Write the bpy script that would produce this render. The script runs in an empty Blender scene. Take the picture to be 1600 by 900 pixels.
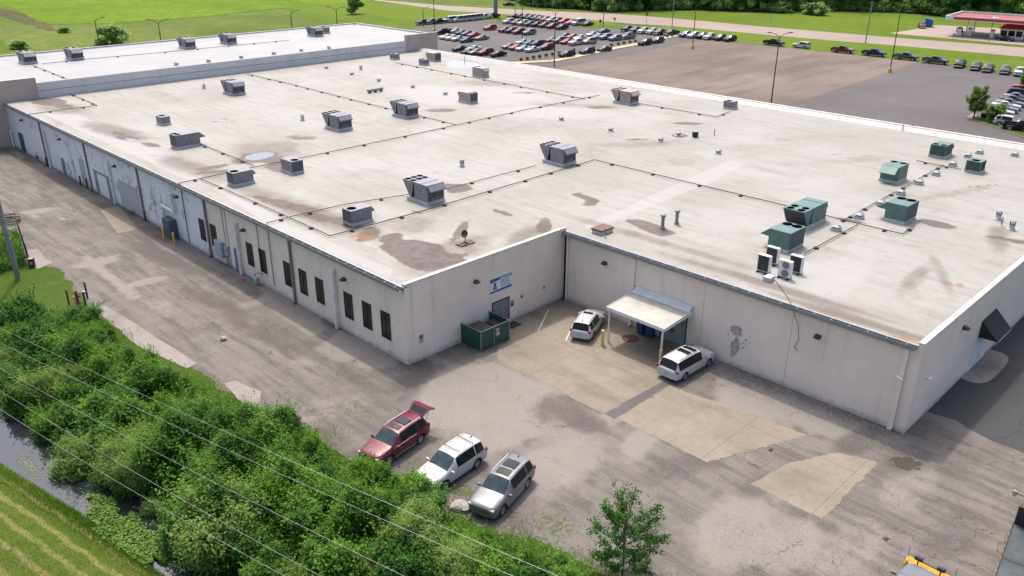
import bpy, bmesh, math, random
import numpy as np
from mathutils import Vector, Matrix

S = bpy.context.scene
COL = S.collection
R = math.radians

# ------------------------------------------------------------------ camera
CH = 31.0                                   # metres above the yard
CYAW, CPITCH, CROLL, CF = R(45.02677), R(23.82738), R(0.18458), 1296.147
_F = np.array([math.cos(CYAW)*math.cos(CPITCH), math.sin(CYAW)*math.cos(CPITCH), -math.sin(CPITCH)])
_Rt = np.array([math.sin(CYAW), -math.cos(CYAW), 0.0])
_U = np.cross(_Rt, _F)
_c, _s = math.cos(CROLL), math.sin(CROLL)
CM = np.array([_c*_Rt+_s*_U, -_s*_Rt+_c*_U, _F])
cam_data = bpy.data.cameras.new('camera'); cam = bpy.data.objects.new('camera', cam_data); COL.objects.link(cam)
cam_data.sensor_width = 36.0; cam_data.lens = CF/1600*36.0
cam_data.clip_start = 0.5; cam_data.clip_end = 8000
mw = Matrix.Identity(4)
for i in range(3):
    mw[i][0], mw[i][1], mw[i][2] = CM[0][i], CM[1][i], -CM[2][i]
mw[2][3] = CH
cam.matrix_world = mw
S.camera = cam

# ------------------------------------------------------------------ sky, sun, exposure
SUN_AZ, SUN_EL = math.atan2(2.9, 1.8), R(62.7)          # direction towards the sun, from +x counter-clockwise
w = bpy.data.worlds.new('World'); S.world = w; w.use_nodes = True
nt = w.node_tree; nt.nodes.clear()
sky = nt.nodes.new('ShaderNodeTexSky'); sky.sky_type = 'NISHITA'; sky.sun_disc = False
sky.sun_elevation = SUN_EL; sky.sun_rotation = math.pi/2 - SUN_AZ
sky.air_density = 0.7; sky.dust_density = 5.0; sky.ozone_density = 0.5
bg = nt.nodes.new('ShaderNodeBackground'); bg.inputs['Strength'].default_value = 0.15
wo = nt.nodes.new('ShaderNodeOutputWorld')
nt.links.new(sky.outputs[0], bg.inputs[0]); nt.links.new(bg.outputs[0], wo.inputs[0])
sd = bpy.data.lights.new('sun', 'SUN'); sd.energy = 1.4; sd.angle = R(2.0); sd.color = (1.0, 0.955, 0.90)
so = bpy.data.objects.new('sun', sd); COL.objects.link(so)
_sv = Vector((math.cos(SUN_AZ)*math.cos(SUN_EL), math.sin(SUN_AZ)*math.cos(SUN_EL), math.sin(SUN_EL)))
so.rotation_euler = _sv.to_track_quat('Z', 'Y').to_euler()
so.location = (60, 60, 120)
S.view_settings.view_transform = 'Standard'; S.view_settings.look = 'None'
S.view_settings.gamma = 1.0; S.view_settings.use_curve_mapping = False
S.view_settings.exposure = 1.12

# ------------------------------------------------------------------ measuring the place
def _ray(px, py):
    return CM.T @ np.array([(px-800)/CF, (450-py)/CF, 1.0])
def at(px, py, z=0.0):
    d = _ray(px, py); t = (z-CH)/d[2]; return float(d[0]*t), float(d[1]*t)
def on_x(px, py, x):                        # on a wall x = const: (y, z)
    d = _ray(px, py); t = x/d[0]; return float(d[1]*t), float(CH+d[2]*t)
def on_y(px, py, y):
    d = _ray(px, py); t = y/d[1]; return float(d[0]*t), float(CH+d[2]*t)
X1, Y1, X2, Y2, X3, YF = 33.65, 44.85, 51.22, 14.47, 111.6, 139.0   # faces of the warehouse walls
ROOF = 6.5

# ------------------------------------------------------------------ mesh helper
class MB:
    def __init__(s): s.v = []; s.f = []; s.m = []; s.T = Matrix.Identity(4)
    def add(s, vs, fs, mi=0):
        b = len(s.v); s.v += [tuple(s.T @ Vector(p)) for p in vs]
        s.f += [tuple(b+i for i in f) for f in fs]; s.m += [mi]*len(fs); return s
    def box(s, x0, x1, y0, y1, z0, z1, mi=0):
        vs = [(x0,y0,z0),(x1,y0,z0),(x1,y1,z0),(x0,y1,z0),(x0,y0,z1),(x1,y0,z1),(x1,y1,z1),(x0,y1,z1)]
        return s.add(vs, [(3,2,1,0),(4,5,6,7),(0,1,5,4),(1,2,6,5),(2,3,7,6),(3,0,4,7)], mi)
    def bbox(s, x0, x1, y0, y1, z0, z1, c=0.02, mi=0):      # box with chamfered upright and top edges
        def ring(z, i): return [(x0+i+c,y0+i,z),(x1-i-c,y0+i,z),(x1-i,y0+i+c,z),(x1-i,y1-i-c,z),(x1-i-c,y1-i,z),(x0+i+c,y1-i,z),(x0+i,y1-i-c,z),(x0+i,y0+i+c,z)]
        vs = ring(z0,0)+ring(z1-c,0)+ring(z1,c)
        fs = [tuple(range(7,-1,-1)), tuple(range(16,24))]
        for k in (0,8):
            fs += [(k+i, k+(i+1)%8, k+8+(i+1)%8, k+8+i) for i in range(8)]
        return s.add(vs, fs, mi)
    def tube(s, p0, p1, r0, r1=None, n=10, mi=0, cap=True):
        r1 = r0 if r1 is None else r1
        a, b = Vector(p0), Vector(p1); d = (b-a)
        if d.length < 1e-6: return s
        q = d.to_track_quat('Z', 'Y'); vs = []
        for c, r in ((a, r0), (b, r1)):
            for i in range(n):
                t = 2*math.pi*i/n; vs.append(c + q @ Vector((r*math.cos(t), r*math.sin(t), 0)))
        fs = [(i, (i+1) % n, n+(i+1) % n, n+i) for i in range(n)]
        if cap: fs += [tuple(range(n-1,-1,-1)), tuple(range(n, 2*n))]
        return s.add(vs, fs, mi)
    def path(s, pts, r, n=8, mi=0):
        for a, b in zip(pts[:-1], pts[1:]): s.tube(a, b, r, n=n, mi=mi)
        return s
    def lathe(s, prof, c=(0,0,0), n=16, mi=0, axis='Z'):
        vs = []; k = len(prof)
        for i in range(n):
            t = 2*math.pi*i/n
            for r, z in prof:
                p = (r*math.cos(t), r*math.sin(t), z)
                if axis == 'Y': p = (p[0], p[2], -p[1])
                if axis == 'X': p = (p[2], p[0], p[1])
                vs.append((c[0]+p[0], c[1]+p[1], c[2]+p[2]))
        fs = [(i*k+j, ((i+1)%n)*k+j, ((i+1)%n)*k+j+1, i*k+j+1) for i in range(n) for j in range(k-1)]
        return s.add(vs, fs, mi)
    def prism(s, poly, z0, z1, mi=0):        # polygon in x,y (counter-clockwise) extruded in z
        n = len(poly)
        vs = [(x,y,z0) for x,y in poly]+[(x,y,z1) for x,y in poly]
        return s.add(vs, [tuple(range(n-1,-1,-1)), tuple(range(n,2*n))]+[(i,(i+1)%n,n+(i+1)%n,n+i) for i in range(n)], mi)
    def prism_y(s, poly, y0, y1, mi=0):      # polygon in x,z extruded along y
        n = len(poly)
        vs = [(x,y0,z) for x,z in poly]+[(x,y1,z) for x,z in poly]
        return s.add(vs, [tuple(range(n)), tuple(range(2*n-1,n-1,-1))]+[((i+1)%n,i,n+i,n+(i+1)%n) for i in range(n)], mi)
    def build(s, name, mats, parent=None, smooth=False, loc=None, rot=None):
        me = bpy.data.meshes.new(name); me.from_pydata(s.v, [], s.f)
        if not isinstance(mats, (list, tuple)): mats = [mats]
        for m in mats: me.materials.append(m)
        if len(mats) > 1: me.polygons.foreach_set('material_index', s.m)
        bm = bmesh.new(); bm.from_mesh(me); bmesh.ops.recalc_face_normals(bm, faces=bm.faces); bm.to_mesh(me); bm.free()
        if smooth: me.shade_smooth(); sharp(me)
        o = bpy.data.objects.new(name, me); COL.objects.link(o)
        if parent: o.parent = parent
        if loc: o.location = loc
        if rot is not None: o.rotation_euler = (0, 0, rot)
        return o
def sharp(me, ang=38):
    try: me.set_sharp_from_angle(angle=R(ang))
    except Exception: pass
def empty(name, loc=(0,0,0), rz=0):
    o = bpy.data.objects.new(name, None); COL.objects.link(o); o.location = loc; o.rotation_euler = (0,0,rz)
    o.empty_display_size = 0.3; return o
def tag(o, label=None, cat=None, group=None, kind=None):
    if label: o['label'] = label
    if cat: o['category'] = cat
    if group: o['group'] = group
    if kind: o['kind'] = kind
    return o
def struct(o, label=None): o['kind'] = 'structure'; return o
def dup(root, loc, rz=0, scale=None):
    c = root.copy(); COL.objects.link(c); c.location = loc; c.rotation_euler = (0,0,rz)
    if scale: c.scale = scale
    for ch in root.children:
        k = ch.copy(); COL.objects.link(k); k.parent = c
        for g in ch.children:
            d = g.copy(); COL.objects.link(d); d.parent = k
    return c
def remove_tree(o):
    for ch in list(o.children): remove_tree(ch)
    bpy.data.objects.remove(o, do_unlink=True)

# ------------------------------------------------------------------ materials
class N:
    """small node-tree writer"""
    def __init__(s, name):
        s.m = bpy.data.materials.new(name); s.m.use_nodes = True; s.t = s.m.node_tree; s.t.nodes.clear()
        s.out = s.t.nodes.new('ShaderNodeOutputMaterial')
        s.b = s.t.nodes.new('ShaderNodeBsdfPrincipled'); s.t.links.new(s.b.outputs[0], s.out.inputs[0])
    def n(s, typ, **kw):
        x = s.t.nodes.new(typ)
        for k, v in kw.items(): setattr(x, k, v)
        return x
    def link(s, a, b): s.t.links.new(a, b)
    def setin(s, sock, v):
        if isinstance(v, bpy.types.NodeSocket): s.t.links.new(v, sock)
        elif isinstance(v, tuple) and len(v) == 3 and sock.type == 'RGBA': sock.default_value = (*v, 1)
        else: sock.default_value = v
    def co(s, scale=None, rot=None, src='Object'):
        tc = s.n('ShaderNodeTexCoord'); o = tc.outputs[src]
        if scale or rot:
            mp = s.n('ShaderNodeMapping'); s.link(o, mp.inputs[0])
            if scale: mp.inputs['Scale'].default_value = scale
            if rot: mp.inputs['Rotation'].default_value = rot
            o = mp.outputs[0]
        return o
    def noise(s, sc, det=4, rough=0.55, co=None, dist=0.0):
        x = s.n('ShaderNodeTexNoise'); x.inputs['Scale'].default_value = sc; x.inputs['Detail'].default_value = det
        x.inputs['Roughness'].default_value = rough; x.inputs['Distortion'].default_value = dist
        s.link(co if co is not None else s.co(), x.inputs['Vector']); return x.outputs[0]
    def ramp(s, v, a, b, lo=0.0, hi=1.0):
        x = s.n('ShaderNodeMapRange'); x.interpolation_type = 'SMOOTHSTEP'
        s.setin(x.inputs[0], v); x.inputs[1].default_value = a; x.inputs[2].default_value = b
        x.inputs[3].default_value = lo; x.inputs[4].default_value = hi; return x.outputs[0]
    def math(s, op, a, b=0.0, c=None):
        x = s.n('ShaderNodeMath', operation=op); s.setin(x.inputs[0], a); s.setin(x.inputs[1], b)
        if c is not None: s.setin(x.inputs[2], c)
        return x.outputs[0]
    def mix(s, f, a, b, mode='MIX'):
        x = s.n('ShaderNodeMix', data_type='RGBA', blend_type=mode)
        s.setin(x.inputs[0], f); s.setin(x.inputs[6], a); s.setin(x.inputs[7], b); return x.outputs[2]
    def attr(s, name):
        x = s.n('ShaderNodeAttribute'); x.attribute_name = name; return x.outputs['Fac']
    def bump(s, h, strength=0.3, dist=0.02):
        x = s.n('ShaderNodeBump'); x.inputs['Strength'].default_value = strength; x.inputs['Distance'].default_value = dist
        s.link(h, x.inputs['Height']); s.link(x.outputs[0], s.b.inputs['Normal'])
    def done(s, color=None, rough=None, metal=None, spec=None, coat=None):
        if color is not None: s.setin(s.b.inputs['Base Color'], color)
        if rough is not None: s.setin(s.b.inputs['Roughness'], rough)
        if metal is not None: s.b.inputs['Metallic'].default_value = metal
        if spec is not None: s.b.inputs['Specular IOR Level'].default_value = spec
        if coat is not None: s.b.inputs['Coat Weight'].default_value = coat; s.b.inputs['Coat Roughness'].default_value = 0.06
        return s.m
_mc = {}
def mat(name, col, rough=0.6, metal=0.0, var=0.12, sc=1.5, dirt=0.0, coat=None, spec=None):
    if name in _mc: return _mc[name]
    k = N(name); f = k.noise(sc, 5, 0.6)
    dk = tuple(c*(1-var) for c in col); lt = tuple(min(1, c*(1+var)) for c in col)
    c = k.mix(k.ramp(f, 0.3, 0.7), dk, lt)
    if dirt:
        g = k.noise(sc*2.3, 6, 0.7); c = k.mix(k.ramp(g, 0.5, 0.72, 0, dirt), c, (0.12, 0.10, 0.085))
    _mc[name] = k.done(c, rough, metal, spec, coat); return _mc[name]
def paint(name, col, metal=0.0, rough=0.32):
    if name in _mc: return _mc[name]
    k = N(name); c = k.mix(k.ramp(k.noise(3.0, 5, 0.65), 0.45, 0.75, 0, 0.12), col, (0.25, 0.22, 0.19))
    _mc[name] = k.done(c, k.ramp(k.noise(5, 4), 0.3, 0.7, rough-0.05, rough+0.08), metal, 0.35 if max(col) > .1 else .12, 0.15 if max(col) > .1 else .04); return _mc[name]

M = {}
M['black'] = mat('black_plastic', (0.018, 0.018, 0.019), 0.55)
M['rubber'] = mat('rubber', (0.02, 0.02, 0.02), 0.85)
M['glass'] = mat('dark_glass', (0.008, 0.010, 0.011), 0.14, spec=0.3, var=0.3)
M['blueglass'] = mat('windshield_glass', (0.016, 0.035, 0.043), 0.10, spec=0.4, var=0.4, sc=2)
M['alloy'] = mat('alloy_rim', (0.45, 0.45, 0.46), 0.35, 0.7)
M['chrome'] = mat('chrome', (0.6, 0.6, 0.6), 0.2, 0.9)
M['redlens'] = mat('red_lens', (0.30, 0.01, 0.012), 0.2)
M['lens'] = mat('clear_lens', (0.36, 0.375, 0.38), 0.15, 0.2)
M['plate'] = mat('licence_plate', (0.25, 0.33, 0.5), 0.5)
M['rtu'] = mat('grey_cabinet_metal', (0.185, 0.185, 0.205), 0.5, 0.25, dirt=0.12)
M['fan'] = mat('black_fan_opening', (0.004, 0.004, 0.005), 1.0, spec=0.0)
M['rtu_dark'] = mat('dark_coil', (0.03, 0.03, 0.035), 0.7)
M['rtu_brown'] = mat('tan_cabinet_metal', (0.33, 0.28, 0.25), 0.5, 0.2, dirt=0.12)
M['rtu_green'] = mat('green_cabinet_metal', (0.085, 0.16, 0.145), 0.5, 0.15, dirt=0.12)
M['curb'] = mat('roof_curb_membrane', (0.46, 0.46, 0.45), 0.6, dirt=0.25)
M['galv'] = mat('galvanized_steel', (0.21, 0.225, 0.235), 0.55, 0.2, dirt=0.15)
M['white'] = mat('white_painted_metal', (0.66, 0.66, 0.645), 0.45, dirt=0.1)
M['offwhite'] = mat('weathered_white_sheet', (0.38, 0.36, 0.315), 0.6, sc=0.8, dirt=0.25)
M['coping'] = mat('pale_coping', (0.38, 0.365, 0.345), 0.55, dirt=0.12)
M['yellow'] = mat('yellow_paint', (0.62, 0.36, 0.03), 0.5, dirt=0.3, sc=4)
M['paleyellow'] = mat('faded_yellow_paint', (0.62, 0.47, 0.17), 0.55, dirt=0.2, sc=4)
M['rust'] = mat('rusty_steel', (0.085, 0.045, 0.03), 0.8, var=0.4, sc=5)
M['wood'] = mat('weathered_pole_wood', (0.27, 0.25, 0.23), 0.85, var=0.3, sc=3)
M['bark'] = mat('bark', (0.09, 0.07, 0.055), 0.9, var=0.3, sc=6)
M['pole_dark'] = mat('dark_bronze_pole', (0.035, 0.03, 0.028), 0.5, 0.3)
M['blue_bin'] = mat('blue_plastic_bin', (0.01, 0.045, 0.13), 0.5)
M['greenslat'] = mat('green_privacy_slats', (0.012, 0.062, 0.045), 0.6, var=0.25, sc=6)
M['red_hatch'] = mat('red_brown_hatch', (0.10, 0.035, 0.031), 0.6, var=0.3, sc=4)
M['teal'] = mat('dark_teal_door', (0.05, 0.085, 0.095), 0.55)
M['doorgrey'] = mat('grey_door_paint', (0.16, 0.175, 0.20), 0.5)
M['meter'] = mat('meter_grey_paint', (0.30, 0.35, 0.37), 0.5)
M['wire'] = mat('bright_wire', (0.27, 0.275, 0.29), 0.4, 0.3)
M['pipe'] = mat('dark_gas_pipe', (0.035, 0.022, 0.018), 0.7, var=0.4)
M['bluesign'] = mat('blue_sign_vinyl', (0.01, 0.10, 0.30), 0.5, var=0.25, sc=3)
M['redpaint'] = mat('canopy_red', (0.50, 0.02, 0.03), 0.45)
M['plowyellow'] = mat('plow_yellow', (0.72, 0.36, 0.02), 0.4, dirt=0.3, sc=3)
M['deck'] = mat('dark_steel_deck', (0.045, 0.06, 0.065), 0.55, 0.2, var=0.3, sc=1.2, dirt=0.2)
M['stone'] = mat('pale_rock', (0.27, 0.25, 0.23), 0.9, var=0.25, sc=4)
M['skin'] = mat('printed_figure', (0.35, 0.10, 0.06), 0.6)

# ---- walls
def wall_mat(name, base, peel=False):
    k = N(name); co = k.co()
    big = k.noise(0.25, 5, 0.6, co); fine = k.noise(3, 6, 0.65, co)
    st = k.noise(1.2, 5, 0.6, k.co(scale=(1, 1, 0.07)))
    c = k.mix(k.ramp(big, 0.3, 0.7), tuple(x*0.92 for x in base), tuple(x*1.05 for x in base))
    c = k.mix(k.ramp(fine, 0.35, 0.8, 0, 0.18), c, tuple(x*0.8 for x in base))
    c = k.mix(k.ramp(st, 0.55, 0.8, 0, 0.3), c, (0.20, 0.18, 0.17))
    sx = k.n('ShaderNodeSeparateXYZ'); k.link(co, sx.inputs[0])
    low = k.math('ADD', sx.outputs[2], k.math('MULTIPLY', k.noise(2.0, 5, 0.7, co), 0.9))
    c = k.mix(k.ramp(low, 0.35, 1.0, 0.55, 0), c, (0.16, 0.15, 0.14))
    h = fine
    if peel:
        pn = k.noise(0.9, 9, 0.72, k.co(scale=(1, 1, 0.8)), dist=0.4)
        pb = k.noise(0.16, 3, 0.5, co)
        pv = k.math('ADD', pn, k.math('MULTIPLY', k.math('SUBTRACT', pb, 0.5), 0.45))
        pm = k.ramp(pv, 0.595, 0.655)
        c = k.mix(pm, c, k.mix(k.noise(6, 3, 0.5, co), (0.24, 0.225, 0.22), (0.40, 0.375, 0.36)))
        h = k.math('SUBTRACT', fine, k.math('MULTIPLY', pm, 0.6))
    k.bump(h, 0.15, 0.03)
    return k.done(c, 0.82, spec=0.2)
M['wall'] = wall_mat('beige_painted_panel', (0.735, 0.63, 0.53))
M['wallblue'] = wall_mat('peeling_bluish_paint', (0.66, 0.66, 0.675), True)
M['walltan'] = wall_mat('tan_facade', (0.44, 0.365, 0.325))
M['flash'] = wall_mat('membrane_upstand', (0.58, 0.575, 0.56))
k = N('grey_block_infill'); br = k.n('ShaderNodeTexBrick'); k.link(k.co(rot=(R(90), 0, R(90))), br.inputs[0])
br.inputs['Color1'].default_value = (0.27,0.26,0.27,1); br.inputs['Color2'].default_value = (0.20,0.19,0.20,1); br.inputs['Mortar'].default_value = (0.36,0.36,0.38,1)
br.inputs['Scale'].default_value = 2.5; br.inputs['Mortar Size'].default_value = 0.02
M['block'] = k.done(br.outputs[0], 0.9)

# ---- roof membrane: wear, puddles, stains and painted glare are laid out in the mesh attributes
k = N('white_roof_membrane'); co = k.co()
n1 = k.noise(0.10, 6, 0.6, co); n2 = k.noise(1.3, 8, 0.75, co); ns = k.noise(0.8, 7, 0.7, k.co(scale=(1.5, 0.16, 1))); nm = k.noise(0.28, 9, 0.72, co, 0.6)
bw = k.math('MULTIPLY', k.math('SUBTRACT', k.noise(0.5, 8, 0.7, co), 0.5), 1.1)
c = k.mix(k.ramp(n1, 0.32, 0.68), (0.250, 0.241, 0.214), (0.300, 0.293, 0.270))
c = k.mix(k.ramp(ns, 0.45, 0.72, 0, 0.5), c, (0.185, 0.162, 0.142))
c = k.mix(k.ramp(n2, 0.48, 0.75, 0, 0.42), c, (0.175, 0.155, 0.138))
c = k.mix(k.ramp(nm, 0.54, 0.74, 0, 0.5), c, (0.155, 0.122, 0.10))
cl = k.ramp(k.math('ADD', k.attr('clean'), k.math('MULTIPLY', bw, 0.25)), 0.35, 0.65)  # unstained membrane and, towards the rear, glare painted into the colour
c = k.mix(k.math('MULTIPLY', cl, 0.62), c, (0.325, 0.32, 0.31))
br = k.n('ShaderNodeTexBrick'); k.link(k.co(rot=(0,0,R(90))), br.inputs[0])
br.inputs['Scale'].default_value = 1.0; br.inputs['Brick Width'].default_value = 15.0; br.inputs['Row Height'].default_value = 3.0; br.inputs['Mortar Size'].default_value = 0.045
br.inputs['Mortar Smooth'].default_value = 0.6
c = k.mix(k.math('MULTIPLY', k.ramp(n2, 0.35, 0.6), k.math('MULTIPLY', br.outputs['Fac'], 0.62)), c, (0.2, 0.175, 0.155))
so_ = k.math('ADD', k.attr('soft'), k.math('MULTIPLY', bw, 0.8))
c = k.mix(k.ramp(so_, 0.28, 0.95, 0, 0.72), c, (0.105, 0.078, 0.06))
stn = k.math('ADD', k.attr('stain'), k.math('MULTIPLY', bw, 0.75)); sm = k.ramp(stn, 0.42, 0.60)
edge = k.math('MULTIPLY', sm, k.ramp(stn, 0.85, 0.5))
c = k.mix(k.math('MULTIPLY', sm, 0.86), c, k.mix(k.ramp(k.noise(0.9, 8, 0.7, co, 0.8), 0.3, 0.7), (0.048, 0.036, 0.035), (0.115, 0.089, 0.084)))
c = k.mix(k.math('MULTIPLY', edge, 0.5), c, (0.12, 0.085, 0.06))
ru = k.math('ADD', k.attr('rust'), k.math('MULTIPLY', bw, 0.8))
c = k.mix(k.ramp(ru, 0.4, 0.8, 0, 0.7), c, (0.24, 0.12, 0.045))
wt = k.ramp(k.math('ADD', k.attr('wet'), k.math('MULTIPLY', bw, 0.35)), 0.45, 0.55)
c = k.mix(k.math('MULTIPLY', wt, 0.7), c, (0.16, 0.17, 0.18))
rg = k.n('ShaderNodeMapRange'); k.link(wt, rg.inputs[0]); rg.inputs[3].default_value = 0.62; rg.inputs[4].default_value = 0.04
k.bump(k.math('MULTIPLY', n2, k.math('SUBTRACT', 1.0, wt)), 0.12, 0.03)
sv = k.n('ShaderNodeMapRange'); k.link(wt, sv.inputs[0]); sv.inputs[3].default_value = 0.2; sv.inputs[4].default_value = 0.6; k.link(sv.outputs[0], k.b.inputs['Specular IOR Level'])
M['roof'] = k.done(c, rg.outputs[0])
k = N('upper_roof_membrane'); co = k.co(); n2 = k.noise(0.8, 6, 0.65, co)
c = k.mix(k.ramp(k.noise(0.12, 5, 0.6, co), 0.3, 0.7), (0.225, 0.225, 0.224), (0.262, 0.262, 0.26)); c = k.mix(k.ramp(n2, 0.5, 0.8, 0, 0.35), c, (0.2, 0.185, 0.17))
M['roof2'] = k.done(c, 0.6)

# ---- grounds
def cracks(k, co, scale, width):
    v = k.n('ShaderNodeTexVoronoi'); v.feature = 'DISTANCE_TO_EDGE'; v.inputs['Scale'].default_value = scale
    wv = k.n('ShaderNodeVectorMath', operation='ADD'); nz = k.n('ShaderNodeTexNoise'); nz.inputs['Scale'].default_value = scale*1.7; nz.inputs['Detail'].default_value = 5
    k.link(co, nz.inputs[0]); sc = k.n('ShaderNodeVectorMath', operation='SCALE'); k.link(nz.outputs[1], sc.inputs[0]); sc.inputs['Scale'].default_value = 0.7/scale
    k.link(co, wv.inputs[0]); k.link(sc.outputs[0], wv.inputs[1]); k.link(wv.outputs[0], v.inputs['Vector'])
    return k.ramp(v.outputs['Distance'], 0.0, width, 1, 0)
k = N('worn_gravel_yard'); co = k.co()
n1 = k.noise(0.09, 6, 0.6, co); n2 = k.noise(0.7, 7, 0.68, co); n3 = k.noise(13, 6, 0.8, co)
tr = k.noise(1.0, 6, 0.65, k.co(scale=(1.1, 0.11, 1), rot=(0,0,R(5))))
bw = k.math('MULTIPLY', k.math('SUBTRACT', k.noise(0.6, 8, 0.72, co), 0.5), 1.1)
c = k.mix(k.ramp(n1, 0.3, 0.7), (0.143, 0.129, 0.113), (0.196, 0.178, 0.158))
c = k.mix(k.ramp(tr, 0.42, 0.62, 0, 0.85), c, (0.100, 0.090, 0.080))
c = k.mix(k.ramp(n2, 0.46, 0.72, 0, 0.55), c, (0.222, 0.202, 0.178))
li = k.ramp(k.math('ADD', k.attr('light'), bw), 0.35, 0.75)
c = k.mix(k.math('MULTIPLY', li, 0.9), c, k.mix(n2, (0.215, 0.196, 0.173), (0.272, 0.25, 0.222)))
da = k.ramp(k.math('ADD', k.attr('dark'), bw), 0.35, 0.8)
c = k.mix(k.math('MULTIPLY', da, 0.85), c, k.mix(n2, (0.075, 0.064, 0.06), (0.125, 0.11, 0.103)))
c = k.mix(k.ramp(n3, 0.42, 0.64, 0, 0.42), c, (0.072, 0.063, 0.058))
c = k.mix(k.ramp(k.noise(7, 4, 0.75, co), 0.56, 0.70, 0, 0.55), c, (0.30, 0.265, 0.24))
cm = k.math('MULTIPLY', cracks(k, co, 2.6, 0.045), k.ramp(k.math('ADD', k.attr('crack'), k.math('MULTIPLY', bw, 0.6)), 0.45, 0.65))
cb = k.math('MULTIPLY', cracks(k, co, 0.16, 0.006), k.ramp(k.noise(0.2, 3, 0.5, co), 0.48, 0.56))
c = k.mix(k.math('MAXIMUM', k.math('MULTIPLY', cm, 0.4), k.math('MULTIPLY', cb, 0.7)), c, (0.05, 0.043, 0.04))
gr = k.ramp(k.math('ADD', k.attr('weed'), k.math('MULTIPLY', k.math('SUBTRACT', k.noise(3.2, 7, 0.8, co), 0.5), 1.5)), 0.5, 0.62)
c = k.mix(gr, c, k.mix(n3, (0.05, 0.066, 0.02), (0.105, 0.115, 0.045)))
wt = k.ramp(k.math('ADD', k.attr('wet'), k.math('ADD', k.math('MULTIPLY', bw, 1.2), k.math('MULTIPLY', k.math('SUBTRACT', n2, 0.5), 0.9))), 0.48, 0.60)
c = k.mix(k.math('MULTIPLY', wt, 0.85), c, (0.055, 0.048, 0.035))
rg = k.n('ShaderNodeMapRange'); k.link(wt, rg.inputs[0]); rg.inputs[3].default_value = 0.9; rg.inputs[4].default_value = 0.05
k.bump(k.math('MULTIPLY', k.math('ADD', n3, n2), k.math('SUBTRACT', 1.0, wt)), 0.55, 0.05)
sv = k.n('ShaderNodeMapRange'); k.link(wt, sv.inputs[0]); sv.inputs[3].default_value = 0.15; sv.inputs[4].default_value = 1.0; k.link(sv.outputs[0], k.b.inputs['Specular IOR Level'])
M['yard'] = k.done(c, rg.outputs[0])
def slab_mat(name, a, b, dk, joints=None):
    k = N(name); co = k.co(); n1 = k.noise(0.25, 6, 0.6, co); n2 = k.noise(2.2, 7, 0.7, co); n3 = k.noise(14, 5, 0.8, co)
    c = k.mix(k.ramp(n1, 0.3, 0.7), a, b); c = k.mix(k.ramp(n2, 0.45, 0.72, 0, 0.5), c, dk); c = k.mix(k.ramp(n3, 0.42, 0.68, 0, 0.5), c, dk)
    c = k.mix(k.ramp(k.noise(0.35, 6, 0.65, k.co(scale=(1, 0.4, 1))), 0.48, 0.72, 0, 0.75), c, dk)
    if joints:
        br = k.n('ShaderNodeTexBrick'); k.link(co, br.inputs[0]); br.offset = 0
        br.inputs['Scale'].default_value = 1.0; br.inputs['Brick Width'].default_value = joints[0]; br.inputs['Row Height'].default_value = joints[1]; br.inputs['Mortar Size'].default_value = 0.018
        c = k.mix(k.math('MULTIPLY', br.outputs['Fac'], 0.7), c, tuple(x*0.45 for x in dk))
    k.bump(n3, 0.25, 0.02); return k.done(c, 0.88, spec=0.2)
M['slab'] = slab_mat('tan_concrete_slab', (0.210, 0.180, 0.137), (0.262, 0.227, 0.176), (0.140, 0.119, 0.093), (5.6, 7.45))
M['walk'] = slab_mat('grey_concrete_slab', (0.235, 0.21, 0.19), (0.275, 0.247, 0.222), (0.17, 0.15, 0.135), (30, 3.0))
M['oval'] = slab_mat('grey_concrete_pad', (0.215, 0.195, 0.165), (0.26, 0.235, 0.2), (0.14, 0.125, 0.108))
def asphalt(name, a, b, streak=0.4, rot=0):
    k = N(name); co = k.co(); n3 = k.noise(6, 5, 0.8, co)
    c = k.mix(k.ramp(k.noise(0.03, 6, 0.6, co), 0.3, 0.7), a, b)
    c = k.mix(k.ramp(k.noise(0.25, 6, 0.65, k.co(scale=(0.12, 1, 1), rot=(0,0,rot))), 0.45, 0.75, 0, streak), c, tuple(x*0.62 for x in a))
    c = k.mix(k.ramp(k.noise(0.07, 7, 0.7, co), 0.56, 0.72, 0, 0.45), c, tuple(min(1, x*1.35) for x in b))
    c = k.mix(k.ramp(n3, 0.35, 0.8, 0, 0.25), c, tuple(x*0.7 for x in a))
    c = k.mix(k.math('MULTIPLY', cracks(k, co, 0.07, 0.004), 0.5), c, tuple(x*0.5 for x in a))
    return k.done(c, 0.85, spec=0.15)
M['asph_fresh'] = asphalt('fresh_dark_asphalt', (0.040, 0.044, 0.046), (0.072, 0.072, 0.071), 0.3)
M['asph_lot'] = asphalt('grey_lot_asphalt', (0.092, 0.083, 0.083), (0.118, 0.108, 0.106), 0.3, R(30))
M['asph_brown'] = asphalt('brown_worn_asphalt', (0.124, 0.096, 0.079), (0.182, 0.146, 0.123), 0.8, R(75))
M['road'] = asphalt('pale_road_concrete', (0.245, 0.20, 0.168), (0.285, 0.235, 0.20), 0.25, R(90))
M['apron'] = asphalt('station_concrete', (0.26, 0.21, 0.172), (0.30, 0.25, 0.21), 0.3, R(90))
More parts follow.
